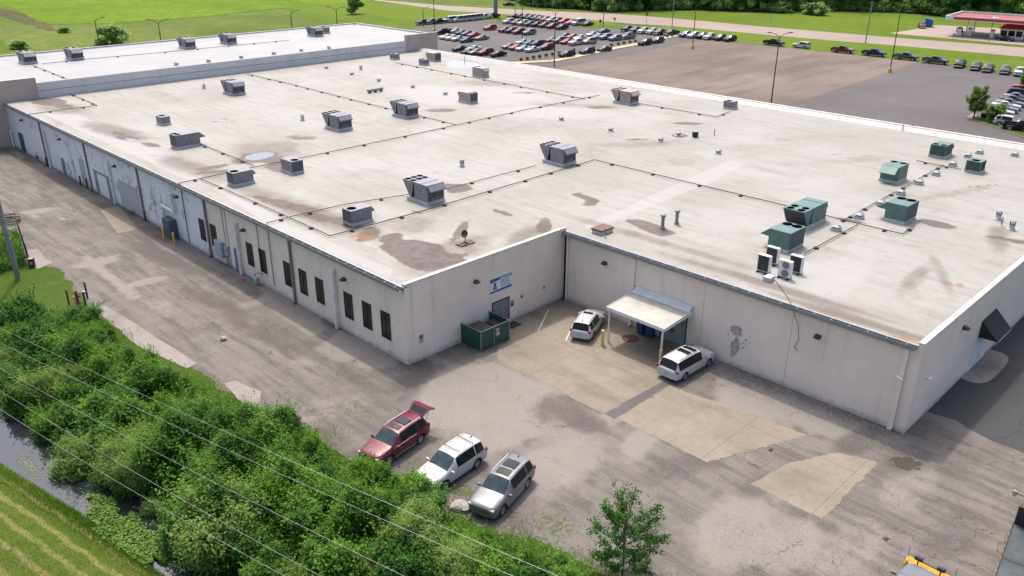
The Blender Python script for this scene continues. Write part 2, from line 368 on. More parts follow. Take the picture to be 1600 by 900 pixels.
def grass_mat(name, a, b, dry, dryamt=0.4, stripes=False, sc=1.0, fine=7.0):
    k = N(name); co = k.co(); n3 = k.noise(fine*sc, 7, 0.82, co); n2 = k.noise(0.7*sc, 7, 0.7, co)
    c = k.mix(k.ramp(n3, 0.32, 0.68), tuple(x*0.55 for x in a), b)
    c = k.mix(k.ramp(n2, 0.42, 0.7, 0, dryamt), c, dry)
    c = k.mix(k.ramp(k.noise(0.05*sc, 7, 0.68, k.co(scale=(1, 0.45, 1))), 0.4, 0.66, 0, 0.75), c, tuple(x*0.72 for x in a)); c = k.mix(k.ramp(k.noise(0.22*sc, 7, 0.75, co), 0.52, 0.7, 0, dryamt*0.9), c, dry)
    if stripes:
        wv = k.n('ShaderNodeTexWave'); k.link(k.co(rot=(0,0,R(-11))), wv.inputs[0]); wv.inputs['Scale'].default_value = 0.28; wv.inputs['Distortion'].default_value = 2.0; wv.inputs['Detail'].default_value = 3; wv.inputs['Detail Scale'].default_value = 1.4
        f = k.math('ADD', k.math('MULTIPLY', wv.outputs['Fac'], 0.8), k.math('MULTIPLY', k.math('SUBTRACT', k.noise(2.5, 6, 0.75, co), 0.5), 1.1))
        c = k.mix(k.ramp(f, 0.5, 0.78, 0, 0.85), c, dry)
    k.bump(n3, 0.8, 0.12); return k.done(c, 0.95, spec=0.05)
M['lawn'] = grass_mat('mown_lawn', (0.075, 0.122, 0.016), (0.125, 0.178, 0.030), (0.215, 0.195, 0.082), 0.4, True)
M['verge'] = grass_mat('bright_verge_grass', (0.090, 0.148, 0.012), (0.140, 0.205, 0.022), (0.18, 0.19, 0.04), 0.35, sc=0.4)
M['field'] = grass_mat('crop_field_leaves', (0.090, 0.160, 0.008), (0.150, 0.240, 0.016), (0.18, 0.225, 0.03), 0.6, sc=0.35, fine=3)
M['weeds'] = grass_mat('rank_weeds', (0.085, 0.135, 0.022), (0.145, 0.195, 0.04), (0.185, 0.18, 0.07), 0.6, sc=0.3)
M['brownweeds'] = grass_mat('brown_seed_heads', (0.085, 0.085, 0.035), (0.135, 0.115, 0.055), (0.11, 0.135, 0.04), 0.5, sc=0.3)
M['dirt'] = grass_mat('bank_soil', (0.045, 0.09, 0.012), (0.085, 0.14, 0.022), (0.12, 0.115, 0.05), 0.35)
k = N('ditch_water'); k.bump(k.noise(1.2, 2, 0.5), 0.012, 0.02); M['water'] = k.done((0.018, 0.022, 0.024), 0.03, spec=0.8)
# ---- leaves
def leaf_mat(name, a, b, trans=0.42):
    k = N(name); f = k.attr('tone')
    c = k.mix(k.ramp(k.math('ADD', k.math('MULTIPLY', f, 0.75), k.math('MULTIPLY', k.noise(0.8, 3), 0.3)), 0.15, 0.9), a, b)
    k.setin(k.b.inputs['Base Color'], c); k.b.inputs['Roughness'].default_value = 0.55; k.b.inputs['Specular IOR Level'].default_value = 0.12
    t = k.n('ShaderNodeBsdfTranslucent'); k.link(c, t.inputs[0]); mx = k.n('ShaderNodeMixShader'); mx.inputs[0].default_value = trans
    k.link(k.b.outputs[0], mx.inputs[1]); k.link(t.outputs[0], mx.inputs[2]); k.link(mx.outputs[0], k.out.inputs[0])
    return k.m
M['leaf_mid'] = leaf_mat('mid_green_leaves', (0.028, 0.098, 0.012), (0.155, 0.310, 0.044))
M['leaf_dark'] = leaf_mat('dark_green_leaves', (0.017, 0.074, 0.010), (0.088, 0.225, 0.034))
M['leaf_bright'] = leaf_mat('bright_green_leaves', (0.044, 0.138, 0.012), (0.195, 0.365, 0.042))
M['leaf_yellow'] = leaf_mat('yellow_green_leaves', (0.085, 0.165, 0.026), (0.255, 0.365, 0.090))
M['leaf_tree'] = leaf_mat('woodland_leaves', (0.06, 0.155, 0.032), (0.27, 0.43, 0.09))
M['leaf_tree2'] = leaf_mat('pale_woodland_leaves', (0.13, 0.24, 0.05), (0.38, 0.50, 0.16))
M['pads'] = leaf_mat('floating_leaf_pads', (0.05, 0.125, 0.014), (0.15, 0.24, 0.045), 0.15)
M['scum'] = leaf_mat('pale_pond_scum', (0.10, 0.125, 0.06), (0.22, 0.235, 0.15), 0.05)
M['blade'] = leaf_mat('tall_bank_grass_blades', (0.085, 0.18, 0.014), (0.23, 0.33, 0.05), 0.45)
# ------------------------------------------------------------------ ground helpers
def grid_sheet(name, xs, ys, zf, m, attrs=None, keep=None, parent=None):
    """structured sheet; xs may be a 1-D list or a function of y giving the row of x values"""
    rows = [np.asarray(xs(y) if callable(xs) else xs, float) for y in ys]
    Xg = np.array(rows); Yg = np.repeat(np.asarray(ys, float)[:, None], Xg.shape[1], 1); Zg = zf(Xg, Yg) if zf else np.zeros_like(Xg)
    nr, nc = Xg.shape; idx = np.arange(nr*nc).reshape(nr, nc)
    q = np.stack([idx[:-1, :-1], idx[:-1, 1:], idx[1:, 1:], idx[1:, :-1]], -1).reshape(-1, 4)
    if keep is not None:
        cx = (Xg[:-1, :-1]+Xg[1:, 1:])/2; cy = (Yg[:-1, :-1]+Yg[1:, 1:])/2
        q = q[keep(cx, cy).reshape(-1)]
    me = bpy.data.meshes.new(name)
    me.vertices.add(nr*nc); me.vertices.foreach_set('co', np.stack([Xg, Yg, Zg], -1).astype(np.float32).ravel())
    me.loops.add(q.size); me.loops.foreach_set('vertex_index', q.astype(np.int32).ravel())
    me.polygons.add(len(q)); me.polygons.foreach_set('loop_start', np.arange(0, q.size, 4, dtype=np.int32))
    me.update(calc_edges=True); me.materials.append(m); me.shade_smooth()
    for an, fn in (attrs or {}).items():
        a = me.attributes.new(an, 'FLOAT', 'POINT'); a.data.foreach_set('value', fn(Xg, Yg).astype(np.float32).ravel())
    o = bpy.data.objects.new(name, me); COL.objects.link(o)
    if parent: o.parent = parent
    return o
def spots(lst):
    """lst: (x, y, rx, ry, rot_deg, strength) -> field 0..1"""
    def fn(X, Y):
        v = np.zeros_like(X)
        for x, y, rx, ry, a, s in lst:
            c, q = math.cos(R(a)), math.sin(R(a)); dx, dy = X-x, Y-y
            d = np.sqrt(((dx*c+dy*q)/rx)**2+((-dx*q+dy*c)/ry)**2)
            v = np.maximum(v, s*np.clip(1.5-d, 0, 1))
        return v
    return fn
def polys(lst, soft=1.0):
    def fn(X, Y):
        v = np.zeros_like(X)
        for P in lst:
            P = np.array(P); ins = np.zeros(X.shape, bool); dm = np.full(X.shape, 1e9)
            for (x0, y0), (x1, y1) in zip(P, np.roll(P, -1, 0)):
                c = ((y0 > Y) != (y1 > Y)) & (X < (x1-x0)*(Y-y0)/((y1-y0) if y1 != y0 else 1e-9)+x0); ins ^= c
                l2 = (x1-x0)**2+(y1-y0)**2+1e-9; t = np.clip(((X-x0)*(x1-x0)+(Y-y0)*(y1-y0))/l2, 0, 1)
                dm = np.minimum(dm, np.hypot(X-x0-t*(x1-x0), Y-y0-t*(y1-y0)))
            v = np.maximum(v, np.clip(0.5+np.where(ins, dm, -dm)/soft*0.5, 0, 1))
        return v
    return fn
def fmax(*fs): return lambda X, Y: np.maximum.reduce([f(X, Y) for f in fs])
def sp(px, py, rx, ry, a=0, s=1.0, z=0.0):
    x, y = at(px, py, z); return (x, y, rx, ry, a, s)
def rnoise(seed, n, amp, smooth=3):
    r = np.random.RandomState(seed).randn(n+smooth*2); kk = np.ones(smooth)/smooth
    return np.convolve(r, kk, 'same')[smooth:smooth+n]*amp*math.sqrt(smooth)
def wx(y):   # left edge of the ditch water
    return np.interp(y, [-20, 20, 37, 45.5, 54.5, 60, 90, 160], [21, 14.2, 11.2, 9.9, 8.0, 7.0, 1.5, -10])
def xl(y):   # ragged left edge of the yard
    return np.interp(y, [-30, 5, 12, 22.7, 27, 29.2, 33, 39, 44, 48, 56, 66, 71.8, 78.2, 84, 90, 97, 104, 112, 150, 170], [29.5, 28.5, 27.6, 26.6, 25.2, 24.6, 23.6, 23.4, 22.8, 22.4, 21.6, 20.9, 20.4, 20.6, 21.3, 19, 19.5, 15.5, 13.5, 12.5, 12])
def ditch_z(X, Y):
    d = X-wx(Y); d = np.where(d > 0, d/np.interp(Y, [42, 52], [1.0, 1.3]), d); z = np.interp(d, [-3.2, -0.2, 1.0, 1.9, 2.8, 3.9, 6.6], [0, -0.85, -1.4, -1.5, -1.4, -0.80, 0])
    return z-0.025

# ------------------------------------------------------------------ terrain and sheets
gx = [-4000, -1200, -400, -120, -40]+list(np.arange(-20, 36, 0.6))+[60, 120, 220, 400, 900, 2500, 6000]
gy = [-4000, -1200, -300, -80]+list(np.arange(-20, 150, 0.8))+[170, 230, 400, 900, 2500, 6000]
struct(grid_sheet('terrain', gx, gy, ditch_z, M['weeds']))
struct(grid_sheet('lawn', lambda y: np.concatenate([[-60, -35, -20, -12], np.linspace(-8, float(wx(y))-0.15, 40)]), list(np.arange(-20, 110, 0.7)), lambda X, Y: ditch_z(X, Y)+0.012, M['lawn']))
struct(grid_sheet('bank', lambda y: np.linspace(float(wx(y))+3.4, max(float(xl(y))+1.2, float(wx(y))+6), 24), list(np.arange(-20, 92, 0.7)), lambda X, Y: ditch_z(X, Y)+0.012, M['dirt']))
_ = np.arange(-30, 160, 4.0)
struct(grid_sheet('ditch_water', lambda y: np.array([float(wx(y))-0.7, float(wx(y))+5.6]), list(_), lambda X, Y: np.full_like(X, -0.80), M['water']))
# grass patch round the pole and the standpipe
gp = [at(*p) for p in [(-60,470),(-20,452),(30,445),(58,428),(82,418),(100,432),(125,458),(150,484),(150,520),(60,540),(-60,560)]]
ys_y = np.concatenate([np.arange(-30, 4, 1.6), np.arange(4, 110, 0.42), np.arange(110, 150, 0.8)])
jit = dict(zip(np.round(ys_y, 3), rnoise(3, len(ys_y), 0.28, 4)))
def yard_x(y):
    x0 = float(xl(y))+jit[round(float(y), 3)]
    return np.concatenate([np.linspace(x0, 52.5, 80), np.linspace(53.2, 72, 30), np.linspace(75, 170, 12)])
light = [sp(430,420,3.2,1.4,70), sp(560,540,2.2,5.5,80,.9), sp(600,560,2,3,80,.8), sp(720,620,5,3.2,30), sp(790,660,4,3,20,.95), sp(870,720,4.5,3,20,.8), sp(740,700,4,2.5,20,.6),
  sp(350,380,2.2,1.2,80,.9), sp(230,440,1,2.4,80,.8), sp(500,640,2,5,80,.5), sp(100,340,2,3,80,.5), sp(1150,830,4,2.4,10,.9), sp(1000,690,3,1.2,20,.8), sp(1420,760,4,2,0,.6), sp(1330,860,4,2,0,.6),
  sp(1230,850,3,2,0,.8), sp(250,480,3,1.4,80,.6), sp(150,410,1.6,3,80,.7), sp(60,330,1.2,3,80,.8), sp(410,470,1.0,3.5,85,.7), sp(960,650,2.2,1.2,0,.7)]
dark = [sp(250,400,1.5,9,5,.8), sp(180,330,2.0,7,5,.75), sp(330,470,1.3,8,5,.75), sp(90,280,1.8,7,5,.7), sp(400,520,1.2,7,4,.7), sp(500,560,1.0,14,3,.65), sp(330,440,1.2,12,3,.5), sp(430,520,1.6,10,3,.55), sp(640,600,3,1.6,30,.7), sp(870,640,2.6,2.0,20,.75), sp(905,655,1.4,2.6,0,.85), sp(1080,720,1.6,5,80,.7), sp(1340,690,1.2,3.0,80,.8), sp(1420,720,1.4,3,80,.7),
  sp(1500,820,1.3,3,80,.6), sp(1480,850,1.2,3,70,.7), sp(300,520,1.5,3,60,.6), sp(90,350,2,5,5,.6), sp(650,725,1.2,4,80,.6), sp(150,300,3,7,5,.55), sp(230,350,2,6,5,.5), sp(1130,690,1,5,70,.5),
  sp(1560,700,6,1.5,0,.5), sp(820,700,1,5,70,.5), sp(650,570,1.3,2.2,0,.9), sp(520,505,1,1.4,0,.9), sp(1180,760,2,1,0,.7), sp(380,450,1.6,4,0,.5)]
crk = [sp(1400,860,6,3,0), sp(1250,880,6,3,0), sp(1430,790,4,3,0,.9), sp(1480,720,4,2,0,.8), sp(1150,830,2.5,2,0,.7), sp(1300,780,4,3,0,.6), sp(960,840,3,3,0,.5)]
weed = [sp(560,640,1.0,3.0,5,.5), sp(690,740,1.1,1.6,10,.62), sp(500,650,.9,4,5,.48), sp(250,540,.6,8,4,.72), sp(330,590,.6,5,4,.5), sp(420,610,.6,4,4,.42), sp(720,765,.8,1.3,10,.62), sp(760,745,.6,2.6,10,.42), sp(640,720,.6,1.5,10,.5),
  sp(870,820,1.4,2.0,0,.55), sp(850,790,2.0,2.0,0,.35), sp(1225,625,.7,4.5,2,.42), sp(205,325,.6,2.2,0,.75), sp(250,360,.6,3,0,.6), sp(115,275,.8,3,0,.7), sp(40,250,.8,3,0,.6), sp(75,258,.7,2,0,.7), sp(145,300,.5,3,0,.6), sp(300,385,.35,4,0,.5),
  sp(800,860,2.5,2.5,0,.6)]
def ledge(X, Y):    # weeds creep in along the ragged edge
    d = X-xl(Y); return np.where(Y < 92, np.clip(0.62-d*0.55, 0, 0.62), 0)
wet = [sp(180,400,.9,.35,0,.9), sp(98,342,.5,.8,0,.8), sp(55,338,.5,.9,0,.8), sp(1415,722,1.0,1.5,60,.72), sp(1500,840,.5,1.3,80,.55), sp(115,330,.3,.6,0,.8)]
struct(grid_sheet('yard', yard_x, list(ys_y), None, M['yard'], {'light': fmax(spots(light), polys([[at(*p) for p in q_] for q_ in ([(396,442),(440,452),(522,507),(497,523),(480,526),(424,486)], [(503,537),(532,515),(624,560),(617,567),(575,577),(540,557)], [(640,600),(700,575),(770,565),(880,612),(905,655),(830,685),(760,655),(690,650)], [(120,400),(140,398),(230,470),(205,470)])], 0.7), polys([[at(*p) for p in [(1120,590),(1240,620),(1400,690),(1330,700),(1250,670),(1110,640)]]], 1.5)), 'dark': spots(dark), 'crack': spots(crk), 'weed': fmax(spots(weed), ledge, polys([gp], 2.0)), 'wet': spots(wet)},
    keep=lambda cx, cy: ~((cx > X1+0.4) & (cy > Y1+0.4) | (cx > X2+0.4) & (cy > Y2+0.4))))
def poly_sheet(name, pts, z, m, sub=0.0, seed=0, amp=0.05):
    P = []
    rr = random.Random(seed)
    for a, b in zip(pts, pts[1:]+pts[:1]):
        n = max(1, int(math.hypot(b[0]-a[0], b[1]-a[1])/sub)) if sub else 1
        for i in range(n):
            t = i/n; j = (rr.gauss(0, amp), rr.gauss(0, amp)) if (sub and i) else (0, 0)
            P.append((a[0]+(b[0]-a[0])*t+j[0], a[1]+(b[1]-a[1])*t+j[1], z))
    b = MB(); b.add(P, [tuple(range(len(P)))])
    o = b.build(name, m); 
    if o.data.polygons[0].normal.z < 0: o.data.flip_normals()
    return struct(o)
poly_sheet('courtyard_slab', [(39.0,30.1),(39.0,40.6),(40.2,41.9),(42.6,42.6),(42.6,44.83),(51.2,44.83),(51.2,29.9),(45.2,29.75)], 0.006, M['slab'], 0.3, 1, 0.03)
poly_sheet('middle_slab', [(45.4,29.1),(39.2,29.0),(39.2,21.87),(46.5,18.95),(46.2,22.5),(45.7,26)], 0.006, M['slab'], 0.28, 2, 0.055)
poly_sheet('corner_slab', [(46.1,16.6),(46.85,14.35),(39.2,14.32),(39.2,18.85),(43,18.2)], 0.006, M['slab'], 0.28, 3, 0.05)
poly_sheet('gravel_strip_joint', [(45.25,29.72),(39.0,29.98),(39.0,29.1),(45.4,29.2)], 0.003, M['asph_lot'], 0.6, 6, 0.04)
wk = [at(*p) for p in [(146,484),(164,478),(225,515),(308,568),(292,576),(215,540)]]
poly_sheet('sidewalk', wk, 0.02, M['walk'], 1.2, 4, 0.05)
poly_sheet('sidewalk', [at(*p) for p in [(350,600),(368,594),(408,612),(400,640),(372,625)]], 0.02, M['walk'], 1.0, 5, 0.06)
poly_sheet('doorway_slab', [at(*p) for p in [(157,328),(185,322),(218,358),(184,365)]], 0.012, M['slab'], 0.9, 7, 0.05)
poly_sheet('fence_slab', [at(*p) for p in [(45,390),(60,388),(70,404),(83,410),(60,420),(44,414)]], 0.012, M['walk'], 0.8, 8, 0.06)
poly_sheet('service_drive', [(55.2,Y2),(55.4,12.6),(54.5,10),(54.3,6.2),(52,-30),(170,-30),(170,Y2)], 0.005, M['asph_fresh'], 1.0, 9, 0.1)
ov = [(64.9+3.3*math.copysign(abs(math.cos(t))**0.55, math.cos(t)), 14.45-1.75*abs(math.sin(t))**0.5) for t in np.linspace(0, math.pi, 24)]
poly_sheet('entrance_pad', ov, 0.03, M['oval'])
# back lots, verges, road
poly_sheet('parking_lot', [(112,-30),(217,-30),(217,70),(217,205),(190,228),(171,216),(126,178),(112,140)], 0.0, M['asph_lot'])
poly_sheet('brown_parking_lot', [(112,71.6),(216.6,76.5),(215,136.5),(148,131.5),(112,129)], 0.006, M['asph_brown'], 3, 10, 0.12)
poly_sheet('verge', [(216.4,-30),(216.4,70),(216.4,152),(222,160),(232,163.5),(240,155),(248,110),(250,60),(251,-40)], 0.012, M['verge'], 4, 11, 0.15)
poly_sheet('verge', [at(*p) for p in [(872,35),(906,42),(925,45),(962,40),(968,36),(955,33),(900,30.5),(840,27)]], 0.012, M['verge'], 4, 12, 0.2)
poly_sheet('verge', [at(*p) for p in [(560,0),(600,3),(700,17),(800,22.5),(858,29.5),(850,33),(790,30),(700,34),(640,44),(560,40),(480,30),(420,5)]], 0.008, M['verge'], 4, 13, 0.3)
rl = [at(*p) for p in [(480,-12),(600,0.5),(700,9),(800,14.5),(860,17.5),(920,20),(960,22),(1000,24.5),(1100,33),(1200,42.5),(1300,50.5),(1400,59),(1500,66.5),(1600,74.5),(1750,86)]]
rr_ = [at(*p) for p in [(1750,103),(1600,89),(1500,80),(1400,71),(1300,63.5),(1200,54.5),(1100,45),(1040,40),(985,37),(960,34.5),(900,29.5),(840,26.5),(780,21.5),(700,16.8),(600,2.5),(470,-12)]]
poly_sheet('road', rl+rr_, 0.02, M['road'])
poly_sheet('station_apron', [at(*p) for p in [(1390,52),(1440,44),(1465,39),(1520,42),(1640,48),(1700,60),(1700,79),(1600,71),(1500,62)]], 0.024, M['apron'])
poly_sheet('verge', [at(*p) for p in [(960,22.5),(1000,19),(1100,19),(1200,22),(1350,21),(1420,24),(1500,34),(1700,40),(1700,46),(1520,41),(1465,39),(1440,44),(1390,52),(1500,62.5),(1600,71.5),(1700,80),(1700,83),(1600,75),(1400,59.5),(1200,43),(1100,33.5),(1000,25)]], 0.008, M['verge'], 5, 14, 0.2)
poly_sheet('crop_field', [at(*p) for p in [(-400,-30),(-60,20),(0,8),(40,22),(75,38),(160,37),(300,28),(420,15),(540,6),(600,-1)]]+[(420,560),(900,1300),(-200,1800)], 0.05, M['field'], 6, 15, 0.8)
poly_sheet('weedy_strip', [at(*p) for p in [(-10,10),(30,20),(75,39),(92,48),(70,48),(30,34),(-10,20)]], 0.04, M['brownweeds'], 4, 16, 1.0)
poly_sheet('verge', [at(*p) for p in [(-60,45),(0,60),(26,80),(-10,84),(-90,70)]], 0.01, M['verge'], 3, 17, 0.5)

# ------------------------------------------------------------------ the warehouse
wh = empty('warehouse', (X1, Y1, 0)); tag(wh, 'long low beige warehouse with a stained white flat roof covered in air units', 'warehouse')
def P(mb, name, m, **kw):
    o = mb.build(name, m, None, **kw); o.parent = wh; o.matrix_parent_inverse = Matrix.Translation(-Vector(wh.location)); return o
T = 0.3
yw = 76.65                                   # where the smooth beige panels end and the old paint begins
P(MB().box(X1, X1+T, Y1+T, yw, -0.3, 6.42), 'wall', M['wall'])['label'] = 'smooth beige long wall with dark windows'
P(MB().box(X1-0.03, X1+T, yw, YF, -0.3, 6.42), 'wall', M['wallblue'])['label'] = 'long wall with peeling pale bluish paint'
P(MB().box(X1, X2+T, Y1, Y1+T, -0.3, 6.66), 'wall', M['wall'])
P(MB().box(X2, X2+T, Y2+T, Y1, -0.3, 6.40), 'wall', M['wall'])
P(MB().box(X2, X3+T, Y2, Y2+T, -0.3, 6.66), 'wall', M['wall'])
P(MB().box(X3, X3+T, Y2+T, YF, -0.3, 6.50), 'wall', M['wall'])
def lpts(lst, z=ROOF): return [at(px, py, z) for px, py in lst]
Z = ROOF
stain_p = [lpts([(588,384),(625,374),(650,374),(690,382),(700,394),(738,396),(722,402),(735,410),(672,424),(640,420),(615,402)], Z), lpts([(973,343),(1000,343),(1030,352),(1060,364),(1035,370),(1010,362)], Z),
  lpts([(892,304),(905,301),(936,312),(930,322),(908,322),(918,314)], Z), lpts([(690,287),(735,288),(740,298),(700,303)], Z)]
stains = [sp(610,372,1.6,1.0,20,.75,Z), sp(575,366,2.2,1.2,40,.72,Z), sp(850,355,3,.8,40,.7,Z), sp(720,360,3.4,.7,35,.62,Z), sp(200,216,1.0,2.6,10,.8,Z), sp(75,160,2.2,4.5,10,.7,Z), sp(330,262,.8,2.2,80,.82,Z), sp(320,270,.6,1.6,80,.75,Z),
  sp(455,322,1.2,3.4,20,.72,Z), sp(530,345,1.2,3.0,20,.7,Z), sp(480,332,.8,2.4,10,.6,Z), sp(402,247,3.4,3.0,20,.7,Z), sp(440,262,2.2,3.2,10,.62,Z), sp(80,158,1.8,4,5,.85,Z), sp(100,166,1.2,3,5,.8,Z), sp(235,226,.8,2.5,10,.7,Z), sp(185,208,.7,2,10,.75,Z), sp(345,268,.7,1.2,60,.85,Z), sp(430,250,1.8,1.6,20,.8,Z), sp(500,340,.9,2.5,10,.78,Z), sp(415,312,.8,2.4,10,.7,Z), sp(445,318,.9,2.2,10,.75,Z), sp(545,352,.8,1.6,0,.8,Z), sp(1465,350,1.1,1.8,0,.8,Z), sp(1540,290,.4,4,60,.55,Z), sp(1075,193,1.0,2.4,40,.75,Z), sp(1062,212,1.4,1.2,0,.72,Z), sp(940,168,1.2,3,50,.66,Z), sp(690,172,1.6,3.2,50,.62,Z),
  sp(820,145,1.4,3.0,50,.55,Z), sp(995,218,1,2.6,50,.6,Z), sp(785,332,.7,1.6,0,.7,Z), sp(650,332,.8,1.2,0,.55,Z), sp(1580,375,1,3,20,.6,Z), sp(1330,345,.7,1.5,10,.7,Z), sp(470,215,2,3,30,.5,Z), sp(350,188,2.5,3,20,.45,Z), sp(760,155,2,4,50,.4,Z), sp(560,210,2,3,30,.35,Z), sp(1305,318,1.5,3,60,.3,Z), sp(1160,360,1,1,0,.4,Z)]
soft = [sp(180,205,2.2,9,5,.9,Z), sp(480,330,2.0,14,3,.85,Z), sp(300,262,2.0,9,3,.8,Z), sp(700,395,7,2.5,8,.75,Z), sp(640,350,3,3,20,.7,Z), sp(820,370,4,1.6,20,.8,Z), sp(100,170,3,6,10,.8,Z), sp(690,85,5,3,0,.85,Z), sp(1020,375,.9,12,2,.75,Z), sp(1200,445,.8,10,2,.9,Z), sp(1340,500,.7,8,2,.9,Z), sp(1430,435,5,.8,5,.75,Z),
  sp(1470,425,5,.6,30,.7,Z), sp(1560,370,5,1.0,15,.8,Z), sp(1330,250,2,8,60,.5,Z), sp(1500,300,1,7,70,.6,Z), sp(600,190,4,8,40,.45,Z), sp(800,200,5,9,40,.45,Z), sp(900,165,2,8,40,.6,Z), sp(1000,225,2,9,55,.6,Z), sp(1250,215,2,9,60,.45,Z), sp(420,235,5,6,0,.75,Z), sp(550,120,4,12,20,.4,Z), sp(760,130,3,7,30,.6,Z), sp(860,130,2,8,40,.5,Z), sp(480,165,4,7,20,.4,Z), sp(250,150,3,10,0,.5,Z), sp(900,240,3,6,50,.5,Z), sp(560,270,3,7,40,.4,Z), sp(700,330,3,5,40,.45,Z)]
rusts = [sp(560,367,1.4,.8,30,.8,Z), sp(575,372,1.2,.8,30,.7,Z), sp(957,170,.5,1.2,40,.8,Z), sp(750,131,.7,1.8,50,.8,Z), sp(1500,446,1.0,.35,30,.85,Z), sp(1415,530,.7,1.6,0,.7,Z), sp(1056,364,.35,.5,0,.9,Z), sp(850,343,.8,2,30,.6,Z), sp(1475,468,.5,1,20,.6,Z)]
wets = [sp(405,244,2.0,1.5,20,.85,Z), sp(205,218,.5,1.6,10,.75,Z), sp(345,188,.7,1.0,10,.7,Z), sp(480,131,1.2,2.2,10,.55,Z), sp(1440,385,.1,.1,0,.1,Z)]
wet_p = [lpts([(697,98),(712,93),(748,95),(752,103),(722,108),(700,105)], Z)]
clean_glare_spots = [sp(1150,340,5,9,60,.5,Z), sp(1250,440,4,10,80,.7,Z), sp(1350,330,9,12,0,.45,Z), sp(740,150,9,12,40,.8,Z), sp(850,175,6,14,40,.6,Z), sp(1000,150,5,20,40,.5,Z), sp(660,140,6,8,40,.6,Z)]  # right-hand spots are unstained membrane, rear ones glare painted as paler colour
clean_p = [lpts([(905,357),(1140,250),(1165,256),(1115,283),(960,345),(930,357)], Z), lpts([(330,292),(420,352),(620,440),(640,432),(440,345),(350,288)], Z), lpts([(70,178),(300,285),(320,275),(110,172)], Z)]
P(MB().box(X1-0.1, X1+T, Y1, YF, 6.42, 6.497).box(X2-0.06, X2+T, Y2+T, Y1, 6.40, 6.497), 'roof_edge', M['coping'])
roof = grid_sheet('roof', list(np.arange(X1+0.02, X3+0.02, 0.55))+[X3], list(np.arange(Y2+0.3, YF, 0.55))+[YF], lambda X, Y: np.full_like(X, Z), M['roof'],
  {'stain': fmax(spots(stains), polys(stain_p, 0.8)), 'soft': spots(soft), 'rust': spots(rusts), 'wet': fmax(spots(wets), polys(wet_p, 1.2)), 'clean': fmax(spots(clean_glare_spots), polys(clean_p, 0.7))},
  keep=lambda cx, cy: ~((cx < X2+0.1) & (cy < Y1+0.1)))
roof.parent = wh; roof.matrix_parent_inverse = Matrix.Translation(-Vector(wh.location))
# copings and rear parapet
P(MB().box(X1-0.02, X2+0.1, Y1-0.06, Y1+0.32, 6.66, 6.72), 'coping', M['coping'])
P(MB().box(X2-0.04, X3+0.4, Y2-0.06, Y2+0.34, 6.66, 6.72), 'coping', M['coping'])
P(MB().prism_y([(X3-1.15, 6.503), (X3+T, 6.503), (X3+T, 6.98), (X3-0.35, 6.98), (X3-0.6, 6.9)], Y2+0.35, YF-0.02).box(X3-0.36, X3+T+0.06, Y2+0.35, YF-0.02, 6.98, 7.04), 'parapet', M['coping'])
def gutter_long(a, b, x, z, m, name, out):
    g = MB(); g.box(x-0.36, x-0.34, a, b, z-0.30, z); g.box(x-0.34, x-0.03, a, b, z-0.30, z-0.28); g.box(x-0.055, x-0.03, a, b, z-0.28, z-0.002)
    y = a+0.6
    while y < b: g.box(x-0.34, x-0.055, y, y+0.05, z-0.03, z-0.015); y += 1.25
    return P(g, name, m)
gutter_long(Y1+0.05, YF-0.3, X1-0.07, 6.49, M['galv'], 'gutter', 1)
gutter_long(Y2+0.35, Y1-0.02, X2-0.03, 6.48, M['galv'], 'gutter', 1)
def spout(pts, m, rr=0.06, square=False, boot=True):
    g = MB()
    if square:
        (x, y, z1), (_, _, z0) = pts; g.box(x-0.16, x-0.004, y-rr, y+rr, z0, z1); g.box(x-0.34, x-0.16, y-rr*0.9, y+rr*0.9, z0, z0+0.14)
    else: g.path(pts, rr, 12)
    return P(g, 'downspout', m, smooth=not square)
M['brownspout'] = mat('brown_downspout', (0.19, 0.16, 0.145), 0.55)
for a, b in [((131,222),(145,295)), ((66,200),(75,262)), ((215,262),(228,345)), ((320,314),(331,396)), ((454,376),(462,468))]:
    y = (on_x(*a, X1)[0]+on_x(*b, X1)[0])/2; spout([(X1-0.05, y, 6.28), (X1, y, 0.06)], M['brownspout'], 0.11, True)
for a, b in [((18,203),(26,231)), ((71,205),(81,260)), ((171,252),(183,318)), ((372,350),(380,430)), ((523,422),(531,513))]:
    y, z = on_x(*a, X1); y2, z2 = on_x(*b, X1); y = (y+y2)/2
    spout([(X1-0.02, y, z-0.05), (X1-0.24, y, z), (X1-0.24, y, 0.0)], M['white'], 0.15)
spout([(X2-0.02, Y1-0.5, 6.3), (X2-0.10, Y1-0.5, 6.1), (X2-0.10, Y1-0.5, 0.05)], M['wall'], 0.09)
spout([(X2, Y1-0.25, 6.3), (X2, Y1-0.25, 0.06)], M['black'], 0.05, True)
yy = on_x(1434,552,X2)[0]; spout([(X2-0.02, Y2+0.9, 6.28), (X2, Y2+0.9, 0.06)], M['wall'], 0.16, True)
yy = on_x(992,410,X2)[0]; spout([(X2-0.02, yy, 6.28), (X2, yy, 0.06)], M['wall'], 0.14, True)
# panel joints
for px, py in [(105,215),(117,222),(160,250),(352,340)]:
    y = on_x(px, py, X1)[0]; P(MB().box(X1-0.036, X1-0.029, y-0.03, y+0.03, 0, 6.3), 'panel_joint', M['black'])
for px, py in [(1236,520),(1100,470)]:
    y = on_x(px, py, X2)[0]; P(MB().box(X2-0.006, X2-0.002, y-0.012, y+0.012, 0, 6.3), 'panel_joint', M['brownspout'])
